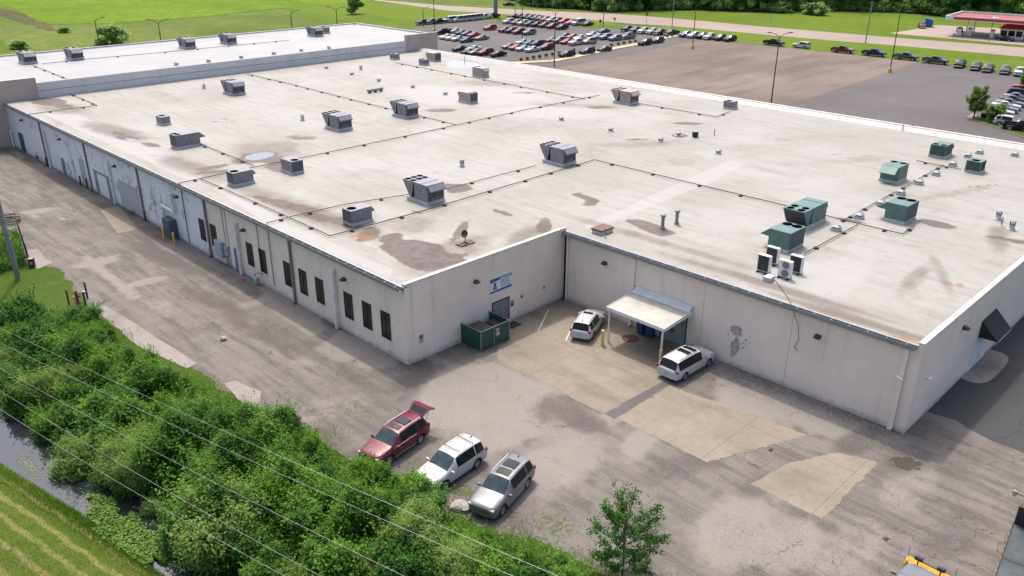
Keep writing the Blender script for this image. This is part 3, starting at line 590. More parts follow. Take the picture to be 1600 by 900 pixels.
# windows
for px, py in [(317,358),(335,372),(391,396),(411,407),(450,428),(474,440),(500,453),(545,477),(574,492),(603,507)]:
    y = on_x(px, py, X1)[0]; x = X1 if y < yw else X1-0.03
    fr = MB(); W2, z0, z1 = 0.59, 1.36, 3.66
    fr.box(x-0.05, x+0.02, y-W2, y-W2+0.07, z0, z1).box(x-0.05, x+0.02, y+W2-0.07, y+W2, z0, z1).box(x-0.05, x+0.02, y-W2+0.07, y+W2-0.07, z1-0.07, z1).box(x-0.05, x+0.02, y-W2+0.07, y+W2-0.07, z0, z0+0.07)
    fr.box(x-0.045, x+0.02, y-0.03, y+0.03, z0+0.07, z1-0.07).box(x-0.045, x+0.02, y-W2+0.07, y-0.03, 3.0, 3.06).box(x-0.045, x+0.02, y+0.03, y+W2-0.07, 3.0, 3.06)
    f = P(fr, 'window', mat('black_window_frame', (0.010, 0.009, 0.008), 0.6))
    gl = MB().box(x-0.02, x-0.005, y-W2+0.07, y+W2-0.07, z0+0.07, z1-0.07).build('pane', M['glass']); gl.parent = f
    sl = MB().box(x-0.09, x-0.002, y-W2-0.05, y+W2+0.05, z0-0.07, z0-0.003).build('sill', M['wall']); sl.parent = f
# doors and infills in the long wall
def wall_door(y0, y1, z1, m, x=X1-0.03, label=None, handle=True):
    d = P(MB().box(x-0.02, x+0.02, y0, y1, 0.03, z1).box(x-0.05, x+0.02, y0-0.07, y0, 0.0, z1+0.07).box(x-0.05, x+0.02, y1, y1+0.07, 0.0, z1+0.07).box(x-0.05, x+0.02, y0, y1, z1, z1+0.07), 'door', m)
    if handle: h = MB().box(x-0.09, x-0.02, y0+0.08, y0+0.2, 1.0, 1.06).build('handle', M['galv']); h.parent = d
    if label: d['label'] = label
    return d
wall_door(133.7, 135.6, 2.7, M['teal'], label='dark teal double door at the far end'); y = on_x(100,258,X1)[0]; wall_door(y-0.5, y+0.5, 2.15, M['doorgrey'])
y = on_x(372,404,X1)[0]; wall_door(y-0.5, y+0.5, 2.25, M['doorgrey'], X1)
ya, yb = on_x(172,306,X1)[0], on_x(156,292,X1)[0]
gd = MB().box(X1-0.06, X1+0.02, ya, yb, 0.02, 2.75)
for i in range(1, 5): gd.box(X1-0.066, X1-0.06, ya, yb, i*0.55-0.01, i*0.55+0.01)
P(gd, 'garage_door', M['white']); 
P(MB().box(X1-0.07, X1+0.02, ya-1.0, ya-0.05, 0.02, 2.75), 'door', M['doorgrey']); P(MB().box(X1-0.07, X1+0.02, yb+0.05, yb+1.0, 0.02, 2.75), 'door', M['doorgrey'])
P(MB().box(X1-0.08, X1+0.02, ya-1.0, yb+1.0, 2.76, 3.05), 'lintel', M['block'])
for a, b, z1 in [((140,290),(121,240),3.6), ((226,340),(186,292),3.4)]:
    P(MB().box(X1-0.045, X1+0.02, on_x(*a, X1)[0]+0.3, on_x(*b, X1)[0], 0.02, z1), 'infill_panel', M['block'])
# sign wall: double door
dx0, dx1 = 42.55, 44.4
d = P(MB().box(dx0, (dx0+dx1)/2-0.01, Y1-0.03, Y1+0.02, 0.03, 2.3).box((dx0+dx1)/2+0.01, dx1, Y1-0.03, Y1+0.02, 0.03, 2.3), 'door', M['doorgrey'])
MB().box(dx0-0.08, dx0, Y1-0.06, Y1+0.02, 0, 2.38).box(dx1, dx1+0.08, Y1-0.06, Y1+0.02, 0, 2.38).box(dx0, dx1, Y1-0.06, Y1+0.02, 2.3, 2.38).build('door_frame', M['pole_dark'], d)
for q_ in (0.06, -0.14): MB().box((dx0+dx1)/2+q_, (dx0+dx1)/2+q_+0.08, Y1-0.10, Y1-0.03, 0.95, 1.1).build('handle', M['galv'], d)
# double door under the canopy
d = P(MB().box(X2-0.03, X2+0.02, 31.8, 32.95, 0.03, 2.75).box(X2-0.03, X2+0.02, 32.98, 34.1, 0.03, 2.75), 'door', mat('grey_green_door', (0.23, 0.25, 0.24), 0.5))
for q_ in (32.5, 33.25): MB().box(X2-0.036, X2-0.03, q_, q_+0.12, 1.7, 2.6).build('pane', M['glass'], d)
g = MB()
for i in range(5): g.box(X2-0.036, X2-0.03, 31.95+0.05*(i % 2), 32.4-0.04*(i % 3), 2.4-i*0.14, 2.46-i*0.14)
g.build('door_notice', M['black'], d)
MB().box(X2-0.06, X2+0.02, 31.72, 31.8, 0, 2.83).box(X2-0.06, X2+0.02, 34.1, 34.18, 0, 2.83).box(X2-0.06, X2+0.02, 31.8, 34.1, 2.75, 2.83).build('door_frame', M['pole_dark'], d)
for q_ in (32.85, 33.02): MB().box(X2-0.1, X2-0.03, q_, q_+0.07, 0.95, 1.2).build('handle', M['black'], d)
# white roll-up door behind the awning on the right wall
P(MB().box(62.9, 66.6, Y2-0.03, Y2+0.02, 0.02, 2.5), 'door', M['white'])
# bare plaster patch on the courtyard wall, an irregular scab a few millimetres proud
rng = random.Random(5); py0, pz0 = on_x(1152, 530, X2)
def blob(cy, cz, ry, rz, n, seed):
    r = random.Random(seed); k = [r.uniform(0.75, 1.15) for _ in range(n)]
    return [(X2-0.006, cy+ry*k[i]*math.cos(2*math.pi*i/n), cz+rz*k[i]*math.sin(2*math.pi*i/n)) for i in range(n)]
bp_ = mat('bare_grey_plaster', (0.33, 0.31, 0.295), 0.9, var=0.3, sc=4)
for n_, (a, dx_) in enumerate([(blob(on_x(1151,517,X2)[0], on_x(1151,517,X2)[1], 0.55, 0.45, 18, 1), 0), (blob(on_x(1149,541,X2)[0], on_x(1149,541,X2)[1], 0.36, 0.75, 18, 2), 0.003)]):
    P(MB().add([(x-dx_, y, z) for x, y, z in a], [tuple(range(18))]), 'plaster_patch', bp_)
g = MB()
for i in range(26):
    yy, zz = on_x(1150+rng.gauss(0,10), 540+rng.gauss(0,15), X2); r_ = rng.uniform(0.03, 0.10); a = blob(yy, zz, r_, r_, 8, i+9); g.add([(x-0.006-0.0004*i, y, z) for x, y, z in a], [tuple(range(8))])
o = P(g, 'plaster_speckles', bp_); o['kind'] = 'stuff'

# ------------------------------------------------------------------ the taller hall behind
th = empty('tall_hall', (70, YF, 0)); tag(th, 'taller hall with a cleaner white roof and tan end walls behind the long warehouse', 'hall')
def Q(mb, name, m, **kw):
    o = mb.build(name, m, None, **kw); o.parent = th; o.matrix_parent_inverse = Matrix.Translation(-Vector(th.location)); return o
XL, XR, YB, RZ = 4.0, 116.5, 168.0, 8.75
Q(MB().box(XL, 38.4, YF, YF+0.35, -0.2, 9.5), 'wall', M['walltan']); Q(MB().box(108.0, XR, YF, YF+0.35, -0.2, 9.75), 'wall', M['walltan'])
Q(MB().box(38.4, 108.0, YF, YF+0.35, 6.0, 7.6), 'wall', M['flash'])
Q(MB().box(38.4, 108.0, YF-0.03, YF+0.35, 7.62, RZ-0.02), 'fascia', M['flash'])
Q(MB().box(38.4, 108.0, YF-0.05, YF+0.0, 7.56, 7.63), 'drip_edge', M['galv'])
Q(MB().box(XL, 38.35, YF-0.05, YF+0.4, 9.5, 9.58), 'coping', M['walltan']); Q(MB().box(108.0, XR+0.05, YF-0.05, YF+0.4, 9.75, 9.83), 'coping', M['walltan'])
for xa_, xb_, za_, n_, st_ in ((108.3, 116.2, 8.66, 12, .62), (31.2, 38.2, 8.5, 16, .42)):
    g = MB().box(xa_, xb_, YF-0.02, YF+0.01, za_, za_+.32)
    for i in range(n_): g.box(xa_+.2+i*st_, xa_+.2+i*st_+st_*.5, YF-0.04, YF+0.005, za_+.05, za_+.27)
    Q(g, 'brick_course', M['walltan'])

Q(MB().box(XL, XL+0.35, YF+0.36, YB, -0.2, 9.3).box(XR-0.35, XR, YF+0.36, YB, -0.2, 9.3).box(XL, XR, YB, YB+0.35, -0.2, 9.3), 'wall', M['walltan'])
Q(MB().box(XR-0.5, XR+0.05, YF+0.42, YB+0.4, 9.3, 9.4), 'coping', M['coping']); Q(MB().box(XL, XR-0.52, YB-0.1, YB+0.4, 9.3, 9.4), 'coping', M['coping'])
Q(MB().prism_y([(XR-1.0, RZ+0.003), (XR-0.36, RZ+0.003), (XR-0.36, 9.29)], YF+0.42, YB), 'parapet', M['flash']); Q(MB().add([(XL+.4,YB-.7,RZ+.003),(XR-1,YB-.7,RZ+.003),(XR-1,YB-.01,9.29),(XL+.4,YB-.01,9.29),(XL+.4,YB-.01,RZ+.003),(XR-1,YB-.01,RZ+.003)], [(0,1,2,3),(0,3,4),(1,5,2),(2,5,4,3),(0,4,5,1)]), 'parapet', M['flash'])
rf = grid_sheet('roof', [XL+0.4, 38.2, 60, 85, 107.9, XR-0.36], [YF+0.01, YF+0.4, YF+6, YB-0.01], lambda X, Y: np.where((X > 38) & (X < 108.1), RZ+0*X, RZ-0.003+0*X), M['roof2'],
   keep=lambda cx, cy: (cy > YF+0.3) | ((cx > 38.2) & (cx < 108)))
rf.parent = th; rf.matrix_parent_inverse = Matrix.Translation(-Vector(th.location))
# ------------------------------------------------------------------ rooftop units
# Every unit is built about its own base centre; length runs along +y (condenser end) unless turned.
def fan(parent, x, y, z, r, m):
    f = MB(); f.lathe([(r*1.08, 0), (r*1.08, 0.012), (r*1.0, 0.016), (r*0.98, 0.0)], (x, y, z), 20)
    o = f.build('fan', M['fan'], parent)
    b = MB(); b.lathe([(0.0, 0.013), (r*0.99, 0.013)], (x, y, z), 20); b.build('fan_well', M['fan'], o)
    g = MB(); g.lathe([(0.001, 0.022), (r*0.22, 0.02), (r*0.22, 0.015)], (x, y, z), 10)
    for i in range(4):
        t = i*math.pi/2+0.4; g.add([(x, y, z+0.018), (x+r*0.9*math.cos(t), y+r*0.9*math.sin(t), z+0.016), (x+r*0.9*math.cos(t+.5), y+r*0.9*math.sin(t+.5), z+0.022)], [(0,1,2)])
    g.build('fan_blade', M['fan'], o)
def big_rtu(m, L=3.3, W=2.1, H=1.62, cond=1.35, fans=(3, 2), hood=True, name='rooftop_unit'):
    r = empty(name); ch = 0.30
    MB().box(-W/2-0.06, W/2+0.06, -L/2-0.05, L/2-0.25, 0, ch).build('curb', M['curb'], r)
    z0, z1 = ch+0.003, ch+H; y0 = -L/2; yc = L/2-cond
    MB().bbox(-W/2, W/2, y0, yc, z0, z1, 0.025).build('cabinet', m, r)
    # condenser: narrow foot, wide top, a dark V-shaped recess on each side
    c = MB(); xo = W/2-0.005
    c.add([(-xo, yc+0.05, z1-0.012), (xo, yc+0.05, z1-0.012), (xo, L/2+0.3, z1-0.012), (-xo, L/2+0.3, z1-0.012), (-xo, L/2+0.3, z1-0.14), (xo, L/2+0.3, z1-0.14), (xo, yc+0.05, z1-0.14), (-xo, yc+0.05, z1-0.14)],
          [(0,1,2,3), (3,2,5,4), (1,0,7,6), (0,3,4,7), (2,1,6,5), (4,5,6,7)])
    c.build('condenser_deck', m, r)
    ym = yc+0.32
    for sx in (-1, 1):
        x = sx*xo; d = MB()
        d.add([(x, L/2+0.3, z1-0.143), (x, yc+0.08, z1-0.143), (x, ym+0.12, z0+0.04), (x, ym+0.42, z0+0.04)] + [(x-sx*0.05, L/2+0.3, z1-0.143), (x-sx*0.05, yc+0.08, z1-0.143), (x-sx*0.05, ym+0.12, z0+0.04), (x-sx*0.05, ym+0.42, z0+0.04)],
              [(0,1,2,3), (7,6,5,4), (0,4,5,1), (1,5,6,2), (2,6,7,3), (3,7,4,0)])
        d.build('condenser_side', m, r)
    e = MB(); xi = xo-0.06
    e.add([(-xi, L/2+0.28, z1-0.145), (xi, L/2+0.28, z1-0.145), (xi, ym+0.4, z0+0.05), (-xi, ym+0.4, z0+0.05), (-xi, yc+0.02, z1-0.145), (xi, yc+0.02, z1-0.145), (xi, ym+0.1, z0+0.05), (-xi, ym+0.1, z0+0.05)],
          [(0,1,2,3), (4,7,6,5), (2,6,7,3), (0,3,7,4), (1,5,6,2)])
    e.build('condenser_coil', M['rtu_dark'], r)
    nx, ny = fans
    for i in range(nx):
        for j in range(ny):
            fr = min(W/nx, (cond+0.25)/ny)*0.40
            fan(r, -W/2+(i+0.5)*W/nx, yc+0.08+(j+0.5)*(cond+0.22)/ny, z1-0.008, fr, m)
    for k in range(3):
        a = y0+0.06+(yc-y0-0.1)*k/3; b = y0+0.06+(yc-y0-0.1)*(k+1)/3-0.05
        for sx in (-1, 1): MB().box(sx*W/2-0.012, sx*W/2+0.012, a, b, z0+0.06, z1-0.09).build('access_panel', m, r)
    MB().box(-W/2-0.02, -W/2-0.013, y0+0.5, y0+0.62, z0+0.85, z0+1.1).build('data_plate', M['lens'], r)
    MB().box(-W/2-0.02, -W/2-0.013, y0+0.12, y0+0.24, z0+0.15, z0+0.36).build('data_plate', M['lens'], r)
    MB().box(-W/2+0.01, W/2-0.01, y0+0.9, y0+0.93, z1, z1+0.03).build('roof_seam', m, r)
    if hood:
        h = MB(); h.prism_y([(0,0),(1,0),(1,1)], 0, 0) if False else None
        a = [( -W/2+0.12, y0-0.003, z1-0.06), (W/2-0.12, y0-0.003, z1-0.06), (W/2-0.12, y0-0.42, z1-0.5), (-W/2+0.12, y0-0.42, z1-0.5), (W/2-0.12, y0-0.42, z1-0.62), (-W/2+0.12, y0-0.42, z1-0.62), (W/2-0.12, y0-0.003, z1-0.62), (-W/2+0.12, y0-0.003, z1-0.62)]
        h = MB(); h.add(a, [(0,1,2,3), (3,2,4,5), (1,6,4,2), (0,3,5,7), (0,7,6,1), (5,4,6,7)]); h.build('rain_hood', m, r)
        l = MB(); l.box(-W/2+0.15, W/2-0.15, y0-0.02, y0-0.002, z0+0.12, z1-0.66); lo = l.build('intake_louvre', mat('grey_intake_louvre', (0.07,0.07,0.078), .7), r)
        for i in range(2): MB().box(-W/2+0.5+i*0.55, -W/2+0.8+i*0.55, y0-0.06, y0-0.025, z0+0.2, z0+0.34).build('bracket', M['galv'], lo)
    return r
def mid_rtu(m, L=2.2, W=1.4, H=1.15, fans=1, hood='plain', name='rooftop_unit', ribs=False, side_fans=False):
    """fans sit at the +y end of the top, the hood hangs off the -y end"""
    r = empty(name); ch = 0.26
    MB().box(-W/2-0.07, W/2+0.07, -L/2-0.05, L/2-0.05, 0, ch).build('curb', M['curb'], r)
    z0, z1 = ch+0.003, ch+H; y0 = -L/2
    MB().bbox(-W/2, W/2, y0, L/2, z0, z1, 0.022).build('cabinet', m, r)
    rr = min(W/fans, 1.1)*0.36
    for i in range(fans):
        if side_fans: fan(r, -W/2+rr+0.12, L/2-0.1-(i+0.5)*(L-0.2)/fans, z1, rr, m)
        else: fan(r, -W/2+(i+0.5)*W/fans, L/2-rr-0.14, z1, rr, m)
    p = MB()
    if ribs:
        for k in range(9):
            a = -W/2+0.08+k*(W-0.16)/9; p.box(a, a+(W-0.16)/9*0.45, L/2, L/2+0.03, z0+0.06, z1-0.06)
        for k in range(7):
            a = y0+0.08+k*(L-0.16)/7
            for sx in (-1, 1): p.box(sx*W/2-0.02, sx*W/2+0.02, a, a+0.1, z0+0.06, z1-0.06)
        p.build('coil_guard', M['rtu_dark'], r)
    else:
        for k in range(2):
            a = y0+0.06+(L-0.1)*k/2; b = a+(L-0.1)/2-0.05
            for sx in (-1, 1): MB().box(sx*W/2-0.012, sx*W/2+0.012, a, b, z0+0.05, z1-0.06).build('access_panel', m, r)
        MB().box(-W/2-0.018, -W/2-0.013, 0.1, 0.22, z1-0.5, z1-0.25).build('data_plate', M['lens'], r)
        MB().box(-W/2+0.08, W/2-0.08, L/2, L/2+0.02, z0+0.08, z1-0.08).build('coil', mat('grey_intake_louvre', (0,0,0)), r)
    if hood:
        hz, ho = (0.45, 0.36) if hood == 'plain' else (0.62, 0.75)
        a = [(-W/2+0.08, y0-0.003, z1-0.03), (W/2-0.08, y0-0.003, z1-0.03), (W/2-0.08, y0-ho, z1-hz), (-W/2+0.08, y0-ho, z1-hz), (W/2-0.08, y0-ho, z1-hz-0.06), (-W/2+0.08, y0-ho, z1-hz-0.06), (W/2-0.08, y0-0.003, z1-hz-0.1), (-W/2+0.08, y0-0.003, z1-hz-0.1)]
        MB().add(a, [(0,1,2,3), (3,2,4,5), (1,6,4,2), (0,3,5,7), (0,7,6,1), (5,4,6,7)]).build('rain_hood', m, r)
    return r
RT = {'big': big_rtu(M['rtu']), 'bigbrown': big_rtu(M['rtu_brown']), 'big2': big_rtu(M['rtu'], 2.7, 1.8, 1.3, 1.1, (2, 2)),
      'mid': mid_rtu(M['rtu']), 'midbrown': mid_rtu(M['rtu_brown'], 2.6, 1.5, 1.3, 2), 'two': mid_rtu(M['rtu'], 2.9, 1.7, 1.35, 2, 'deep'), 'small': mid_rtu(M['rtu'], 1.6, 1.2, 0.85, 1, None),
      'green4': big_rtu(M['rtu_green'], 4.0, 2.0, 1.5, 1.25, (2, 2), True), 'green2': mid_rtu(M['rtu_green'], 2.5, 1.8, 1.45, 2, 'deep'), 'green3': mid_rtu(M['rtu_green'], 1.9, 2.5, 1.45, 2, 'deep', side_fans=True), 'greenr': mid_rtu(M['rtu_green'], 2.3, 1.7, 1.2, 2, 'deep', ribs=True), 'greens': mid_rtu(M['rtu_green'], 1.6, 1.5, 1.05, 1, 'plain', ribs=True)}
DIM = {'big': (3.3,2.1), 'bigbrown': (3.3,2.1), 'big2': (2.7,1.8), 'mid': (2.2,1.4), 'midbrown': (2.6,1.5), 'two': (2.9,1.7), 'small': (1.6,1.2), 'green4': (4.0,2.0), 'green2': (2.5,1.8), 'green3': (1.9,2.5), 'greenr': (2.3,1.7), 'greens': (1.6,1.5)}
GRP = 'air conditioning units on the warehouse roof'
def put_rtu(kind, px, py, rot, label, z=ROOF, sc=1.0):
    """px, py: the foot of the corner nearest the camera"""
    x, y = at(px, py, z); L, W = DIM[kind]
    if rot % 180 == 0: ex, ey = W/2, L/2
    else: ex, ey = L/2, W/2
    o = dup(RT[kind], (x+(ex+0.05)*sc, y+(ey+0.05)*sc, z+0.003), R(rot), (sc, sc, sc))
    tag(o, label, 'air unit', GRP); return o
UP = RZ
for a in [
 ('big', 668, 322, 0, 'large grey six-fan air unit nearest the front corner, beside the long gas pipe'),
 ('big', 880, 261, 0, 'large grey six-fan air unit at the bend of the gas pipe in mid roof'),
 ('big', 529, 206, 0, 'large grey six-fan air unit left of a matching one in the middle of the roof'),
 ('big', 635, 186, 0, 'large grey six-fan air unit in mid roof with a drip pipe at its right end'),
 ('bigbrown', 984, 165, 0, 'large tan six-fan air unit near the rear parapet on the brightest roof area'),
 ('big', 364, 150, 0, 'large grey six-fan air unit closest to the taller hall at left'),
 ('mid', 550, 355, 90, 'small grey one-fan air unit over an orange rust stain near the roof edge'),
 ('mid', 457, 274, 180, 'small grey air unit beside the oval roof puddle'),
 ('mid', 366, 293, 90, 'small grey one-fan air unit below the first gas pipe near the left roof edge'),
 ('two', 277, 234, 90, 'grey two-fan air unit with a jutting rain hood right of the roof-edge puddle'),
 ('small', 253, 197, 0, 'little square grey air unit behind the one with the jutting hood'),
 ('midbrown', 754, 122, 0, 'tan air unit with an open coil end in front of the blue puddle'),
 ('midbrown', 735, 163, 180, 'tan air unit alone at the rim of the brightest roof area'),
 ('small', 1145, 172, 0, 'little tan-grey air unit tight against the rear parapet'),
 ('small', 617, 94, 0, 'little grey air unit below the tan end wall of the hall'),
 ('small', 663, 103, 0, 'little grey air unit in front of a longer one by the blue puddle'),
 ('midbrown', 680, 97, 180, 'long grey-brown air unit at the edge of the blue puddle by the rear parapet'),
 ('green4', 1256, 362, 90, 'largest green air unit with four fans at its left end'),
 ('green3', 1232, 397, 180, 'green two-fan air unit right behind the white split condensers'),
 ('green2', 1401, 288, -90, 'green two-fan air unit on the far side of the vent row'),
 ('green3', 1414, 352, 180, 'green two-fan air unit on the near side of the vent row beside a rust stain'),
 ('greenr', 1475, 249, 90, 'green ribbed air unit at the far end of the vent row'),
 ('greens', 1530, 273, 90, 'smallest green ribbed air unit by the right edge of the roof')]:
    put_rtu(*a)
for a in [('big2', 38, 101, 0, 'grey air unit at the left end of the taller hall roof'), ('big2', 112, 95, 0, 'second grey air unit from the left on the hall roof'), ('big2', 290, 77, 0, 'third grey air unit from the left on the hall roof'),
          ('big2', 355, 70, 0, 'fourth grey air unit from the left on the hall roof'), ('big2', 492, 58, 0, 'grey air unit at the right of the hall roof beside a box unit'), ('small', 507, 53, 0, 'small grey box unit beside the last air unit on the hall roof')]:
    put_rtu(a[0], a[1], a[2], a[3], a[4], UP, 1.15)
for px, py, lb in [(326, 120, 'small grey box unit on the roof against the taller hall, left one of two'), (441, 105, 'small grey box unit on the roof against the taller hall, right one of two')]:
    put_rtu('small', px, py, 0, lb, ROOF, 0.95)
for o in RT.values(): remove_tree(o)

# white split condensers on black stands
def split(seed):
    r = empty('split_condenser')
    MB().bbox(-0.19, 0.19, -0.5, 0.5, 0.12, 1.42, 0.02).build('cabinet', M['white'], r)
    for z in (0.45, 1.08):
        g = MB(); g.lathe([(0.0, -0.2), (0.27, -0.2), (0.29, -0.195), (0.29, -0.19)], (0, -0.08, z), 18, axis='X'); f = g.build('fan_grille', mat('grey_fan_grille', (0.16, 0.17, 0.19), 0.5), r)
    MB().box(0.19, 0.2, -0.44, 0.44, 0.18, 1.36).build('rear_coil', M['rtu_dark'], r)
    for y in (-0.35, 0.35): MB().box(-0.42, 0.42, y-0.05, y+0.05, 0, 0.117).build('foot_rail', M['black'], r)
    return r
sp0 = split(0)
for px, py, rot, lb in [(1196, 428, 180, 'white split condenser left of the group, dark coil side showing'), (1209, 415, 180, 'white split condenser second from the left, behind the nearest pair'), (1229, 437, 0, 'white split condenser showing two round fan grilles'), (1246, 429, 180, 'split condenser showing its grey coil, rightmost of the four')]:
    x, y = at(px, py, ROOF); o = dup(sp0, (x+0.2, y+0.3, ROOF+0.003), R(rot)); tag(o, lb, 'air conditioner', 'split condensers on black stands')
remove_tree(sp0)
o = MB().bbox(-0.4, 0.4, -0.3, 0.3, 0, 0.35, 0.02).build('equipment_pad', M['curb']); o.location = (*at(1201, 438, ROOF), ROOF+0.003); tag(o, 'pale block on the roof in front of the split condensers', 'block')

# vents
def vent_proto(kind):
    r = empty('roof_vent')
    if kind == 'mushroom':
        MB().lathe([(0.42, 0), (0.40, 0.06), (0.20, 0.12), (0.18, 0.22)], n=14).build('flashing', M['curb'], r, True)
        MB().lathe([(0.0, 0.40), (0.20, 0.37), (0.30, 0.28), (0.31, 0.22), (0.17, 0.21)], n=14).build('cap', M['galv'], r, True)
    elif kind == 'curb':
        MB().bbox(-0.36, 0.36, -0.36, 0.36, 0, 0.26, 0.03).build('base_box', M['curb'], r)
        c = MB(); c.box(-0.24, 0.24, -0.24, 0.24, 0.26, 0.38); c.add([(-0.36,-0.36,0.38),(0.36,-0.36,0.38),(0.36,0.36,0.38),(-0.36,0.36,0.38),(-0.16,-0.16,0.5),(0.16,-0.16,0.5),(0.16,0.16,0.5),(-0.16,0.16,0.5)], [(3,2,1,0),(4,5,6,7),(0,1,5,4),(1,2,6,5),(2,3,7,6),(3,0,4,7)])
        c.build('cap', M['galv'], r)
    elif kind == 'turret':
        MB().lathe([(0.34, 0), (0.32, 0.10), (0.24, 0.14), (0.24, 0.45)], n=14).build('stack', M['curb'], r, True)
        c = MB(); c.lathe([(0.0, 0.82), (0.27, 0.78), (0.27, 0.72)], n=14)
        for i in range(8): c.tube((0.22*math.cos(i*.785), 0.22*math.sin(i*.785), 0.44), (0.22*math.cos(i*.785), 0.22*math.sin(i*.785), 0.75), 0.025, n=5)
        c.build('cap', M['galv'], r)
    elif kind == 'stack':
        MB().lathe([(0.24, 0), (0.20, 0.18), (0.15, 0.22), (0.15, 1.12)], n=14).build('stack', M['galv'], r, True)
        MB().lathe([(0.0, 1.36), (0.16, 1.34), (0.25, 1.26), (0.25, 1.12), (0.15, 1.11)], n=14).build('cap', M['galv'], r, True)
    elif kind == 'pipe':
        MB().tube((0,0,0), (0,0,0.8), 0.06, n=8).build('vent_pipe', M['galv'], r); MB().lathe([(0.2,0),(0.1,0.1),(0.065,0.2)], n=10).build('flashing', M['curb'], r, True)
    elif kind == 'drum':
        MB().lathe([(0.30, 0), (0.36, 0.05), (0.40, 0.35), (0.36, 0.66), (0.0, 0.68)], n=16).build('drum', M['rtu_dark'], r, True); MB().lathe([(0.0, 0.74), (0.42, 0.72), (0.42, 0.66), (0.30, 0.66)], n=16).build('cap', M['galv'], r, True)
    return r
VG = 'vents on the warehouse roof'
def ordw(i): return ['first','second','third','fourth','fifth','sixth','seventh','eighth','ninth','tenth','eleventh','twelfth','thirteenth','fourteenth','fifteenth','sixteenth'][i] if i < 16 else str(i+1)+'th'
vp = {k_: vent_proto(k_) for k_ in ('mushroom', 'curb', 'turret', 'stack', 'pipe', 'drum')}
def vents(kind, lst, z=ROOF, sc=1.0):
    for px, py, lb in lst:
        x, y = at(px, py, z); o = dup(vp[kind], (x, y, z+0.002), R(hash_deg(px)), (sc, sc, sc)) if kind not in ('curb',) else dup(vp[kind], (x, y, z+0.002), 0, (sc, sc, sc))
        tag(o, lb, 'roof vent', VG)
def hash_deg(p): return (p*37) % 60
cv = sorted([(1585,244),(1530,240),(1512,246),(1488,259),(1462,274),(1436,288),(1407,304),(1376,321),(1342,341),(1306,360)], key=lambda p: -p[1])
vents('curb', [(p[0], p[1], f'square grey box vent, {ordw(i)} from the near end of the row by the green units') for i, p in enumerate(cv)])
mv = [(510,107,'low mushroom vent below the taller hall wall, left of a turret vent'),(550,117,'low mushroom vent left of the long duct, in front of the turret vent'),(592,127,'low mushroom vent just above the long low duct'),(645,137,'low mushroom vent midway between the long duct and the blue puddle'),(696,148,'low mushroom vent left of the tan unit on the bright roof'),
      (877,188,'dark-capped mushroom vent nearest the centre of the roof'),(954,205,'dark-capped mushroom vent below the large tan unit'),(1032,221,'dark-capped mushroom vent left of the one in a stain'),(1060,212,'dark-capped mushroom vent in a round brown stain by the drum'),(1122,240,'dark-capped mushroom vent right of the pale membrane strip')]
vents('mushroom', mv, ROOF, 1.25)
vents('mushroom', [(276,102,'low vent at the left of three along the near edge of the hall roof'),(326,97,'low vent in the middle of the left three along the hall roof edge'),(377,91,'low vent at the right of the left three along the hall roof edge'),(428,85,'low vent, leftmost of the right three along the hall roof edge'),(471,80,'low vent, middle of the right three along the hall roof edge'),(514,76,'low vent nearest the right end of the hall roof edge')], UP, 1.3)
vents('turret', [(319,138,'small turret vent left of the six-fan unit by the hall'),(564,109,'small turret vent among the low mushroom vents by the hall'),(473,188,'small turret vent left of two six-fan units'),(722,260,'small turret vent alone between the first two large units')])
vents('turret', [(1559,343,'larger slatted turret vent, left of the pair at the right roof edge'),(1580,359,'larger slatted turret vent, right of the pair at the right roof edge')], ROOF, 1.0)
vents('stack', [(1035,357,'tall galvanized flue stack, left of the two behind the courtyard wall'),(1057,350,'tall galvanized flue stack, right of the two behind the courtyard wall')])
vents('pipe', [(342,87,'thin vent pipe on the left half of the hall roof'),(452,56,'thin vent pipe on the right half of the hall roof'),(726,95,'thin vent pipe standing in the blue puddle'),(1410,204,'thin vent pipe left of two by the rear parapet'),(1424,203,'thin vent pipe right of two by the rear parapet'),(1116,212,'thin vent pipe right of the dark drum'),(1564,353,'short pipe stub beside the turret vents'),(945,371,'black pipe stub in front of the red hatch')])
vents('drum', [(1086,214,'dark round drum fan behind the mushroom vents')])
for o in vp.values(): remove_tree(o)
# long low duct
x, y = at(575, 146, ROOF); x2, y2 = at(598, 142, ROOF)
r = empty('roof_duct', (x, y, ROOF)); d = Vector((x2-x, y2-y, 0))
MB().tube((0,0,0.4), tuple(d+Vector((0,0,0.4))), 0.22, n=12).build('duct', M['galv'], r); 
for t in (0.12, 0.5, 0.88):
    q = d*t; MB().box(q.x-0.2, q.x+0.2, q.y-0.15, q.y+0.15, 0.003, 0.2).build('support_block', M['black'], r)
tag(r, 'long low round duct lying on the roof among the mushroom vents', 'duct')
# red hatch
r = empty('roof_hatch', (*at(941, 363, ROOF), ROOF+0.003)); MB().bbox(-0.75, 0.75, -0.55, 0.55, 0, 0.32, 0.02).build('curb', M['curb'], r); MB().bbox(-0.82, 0.82, -0.62, 0.62, 0.325, 0.47, 0.03).build('lid', M['red_hatch'], r)
tag(r, 'low red-brown hatch lid on a white curb above the inner courtyard corner', 'hatch')
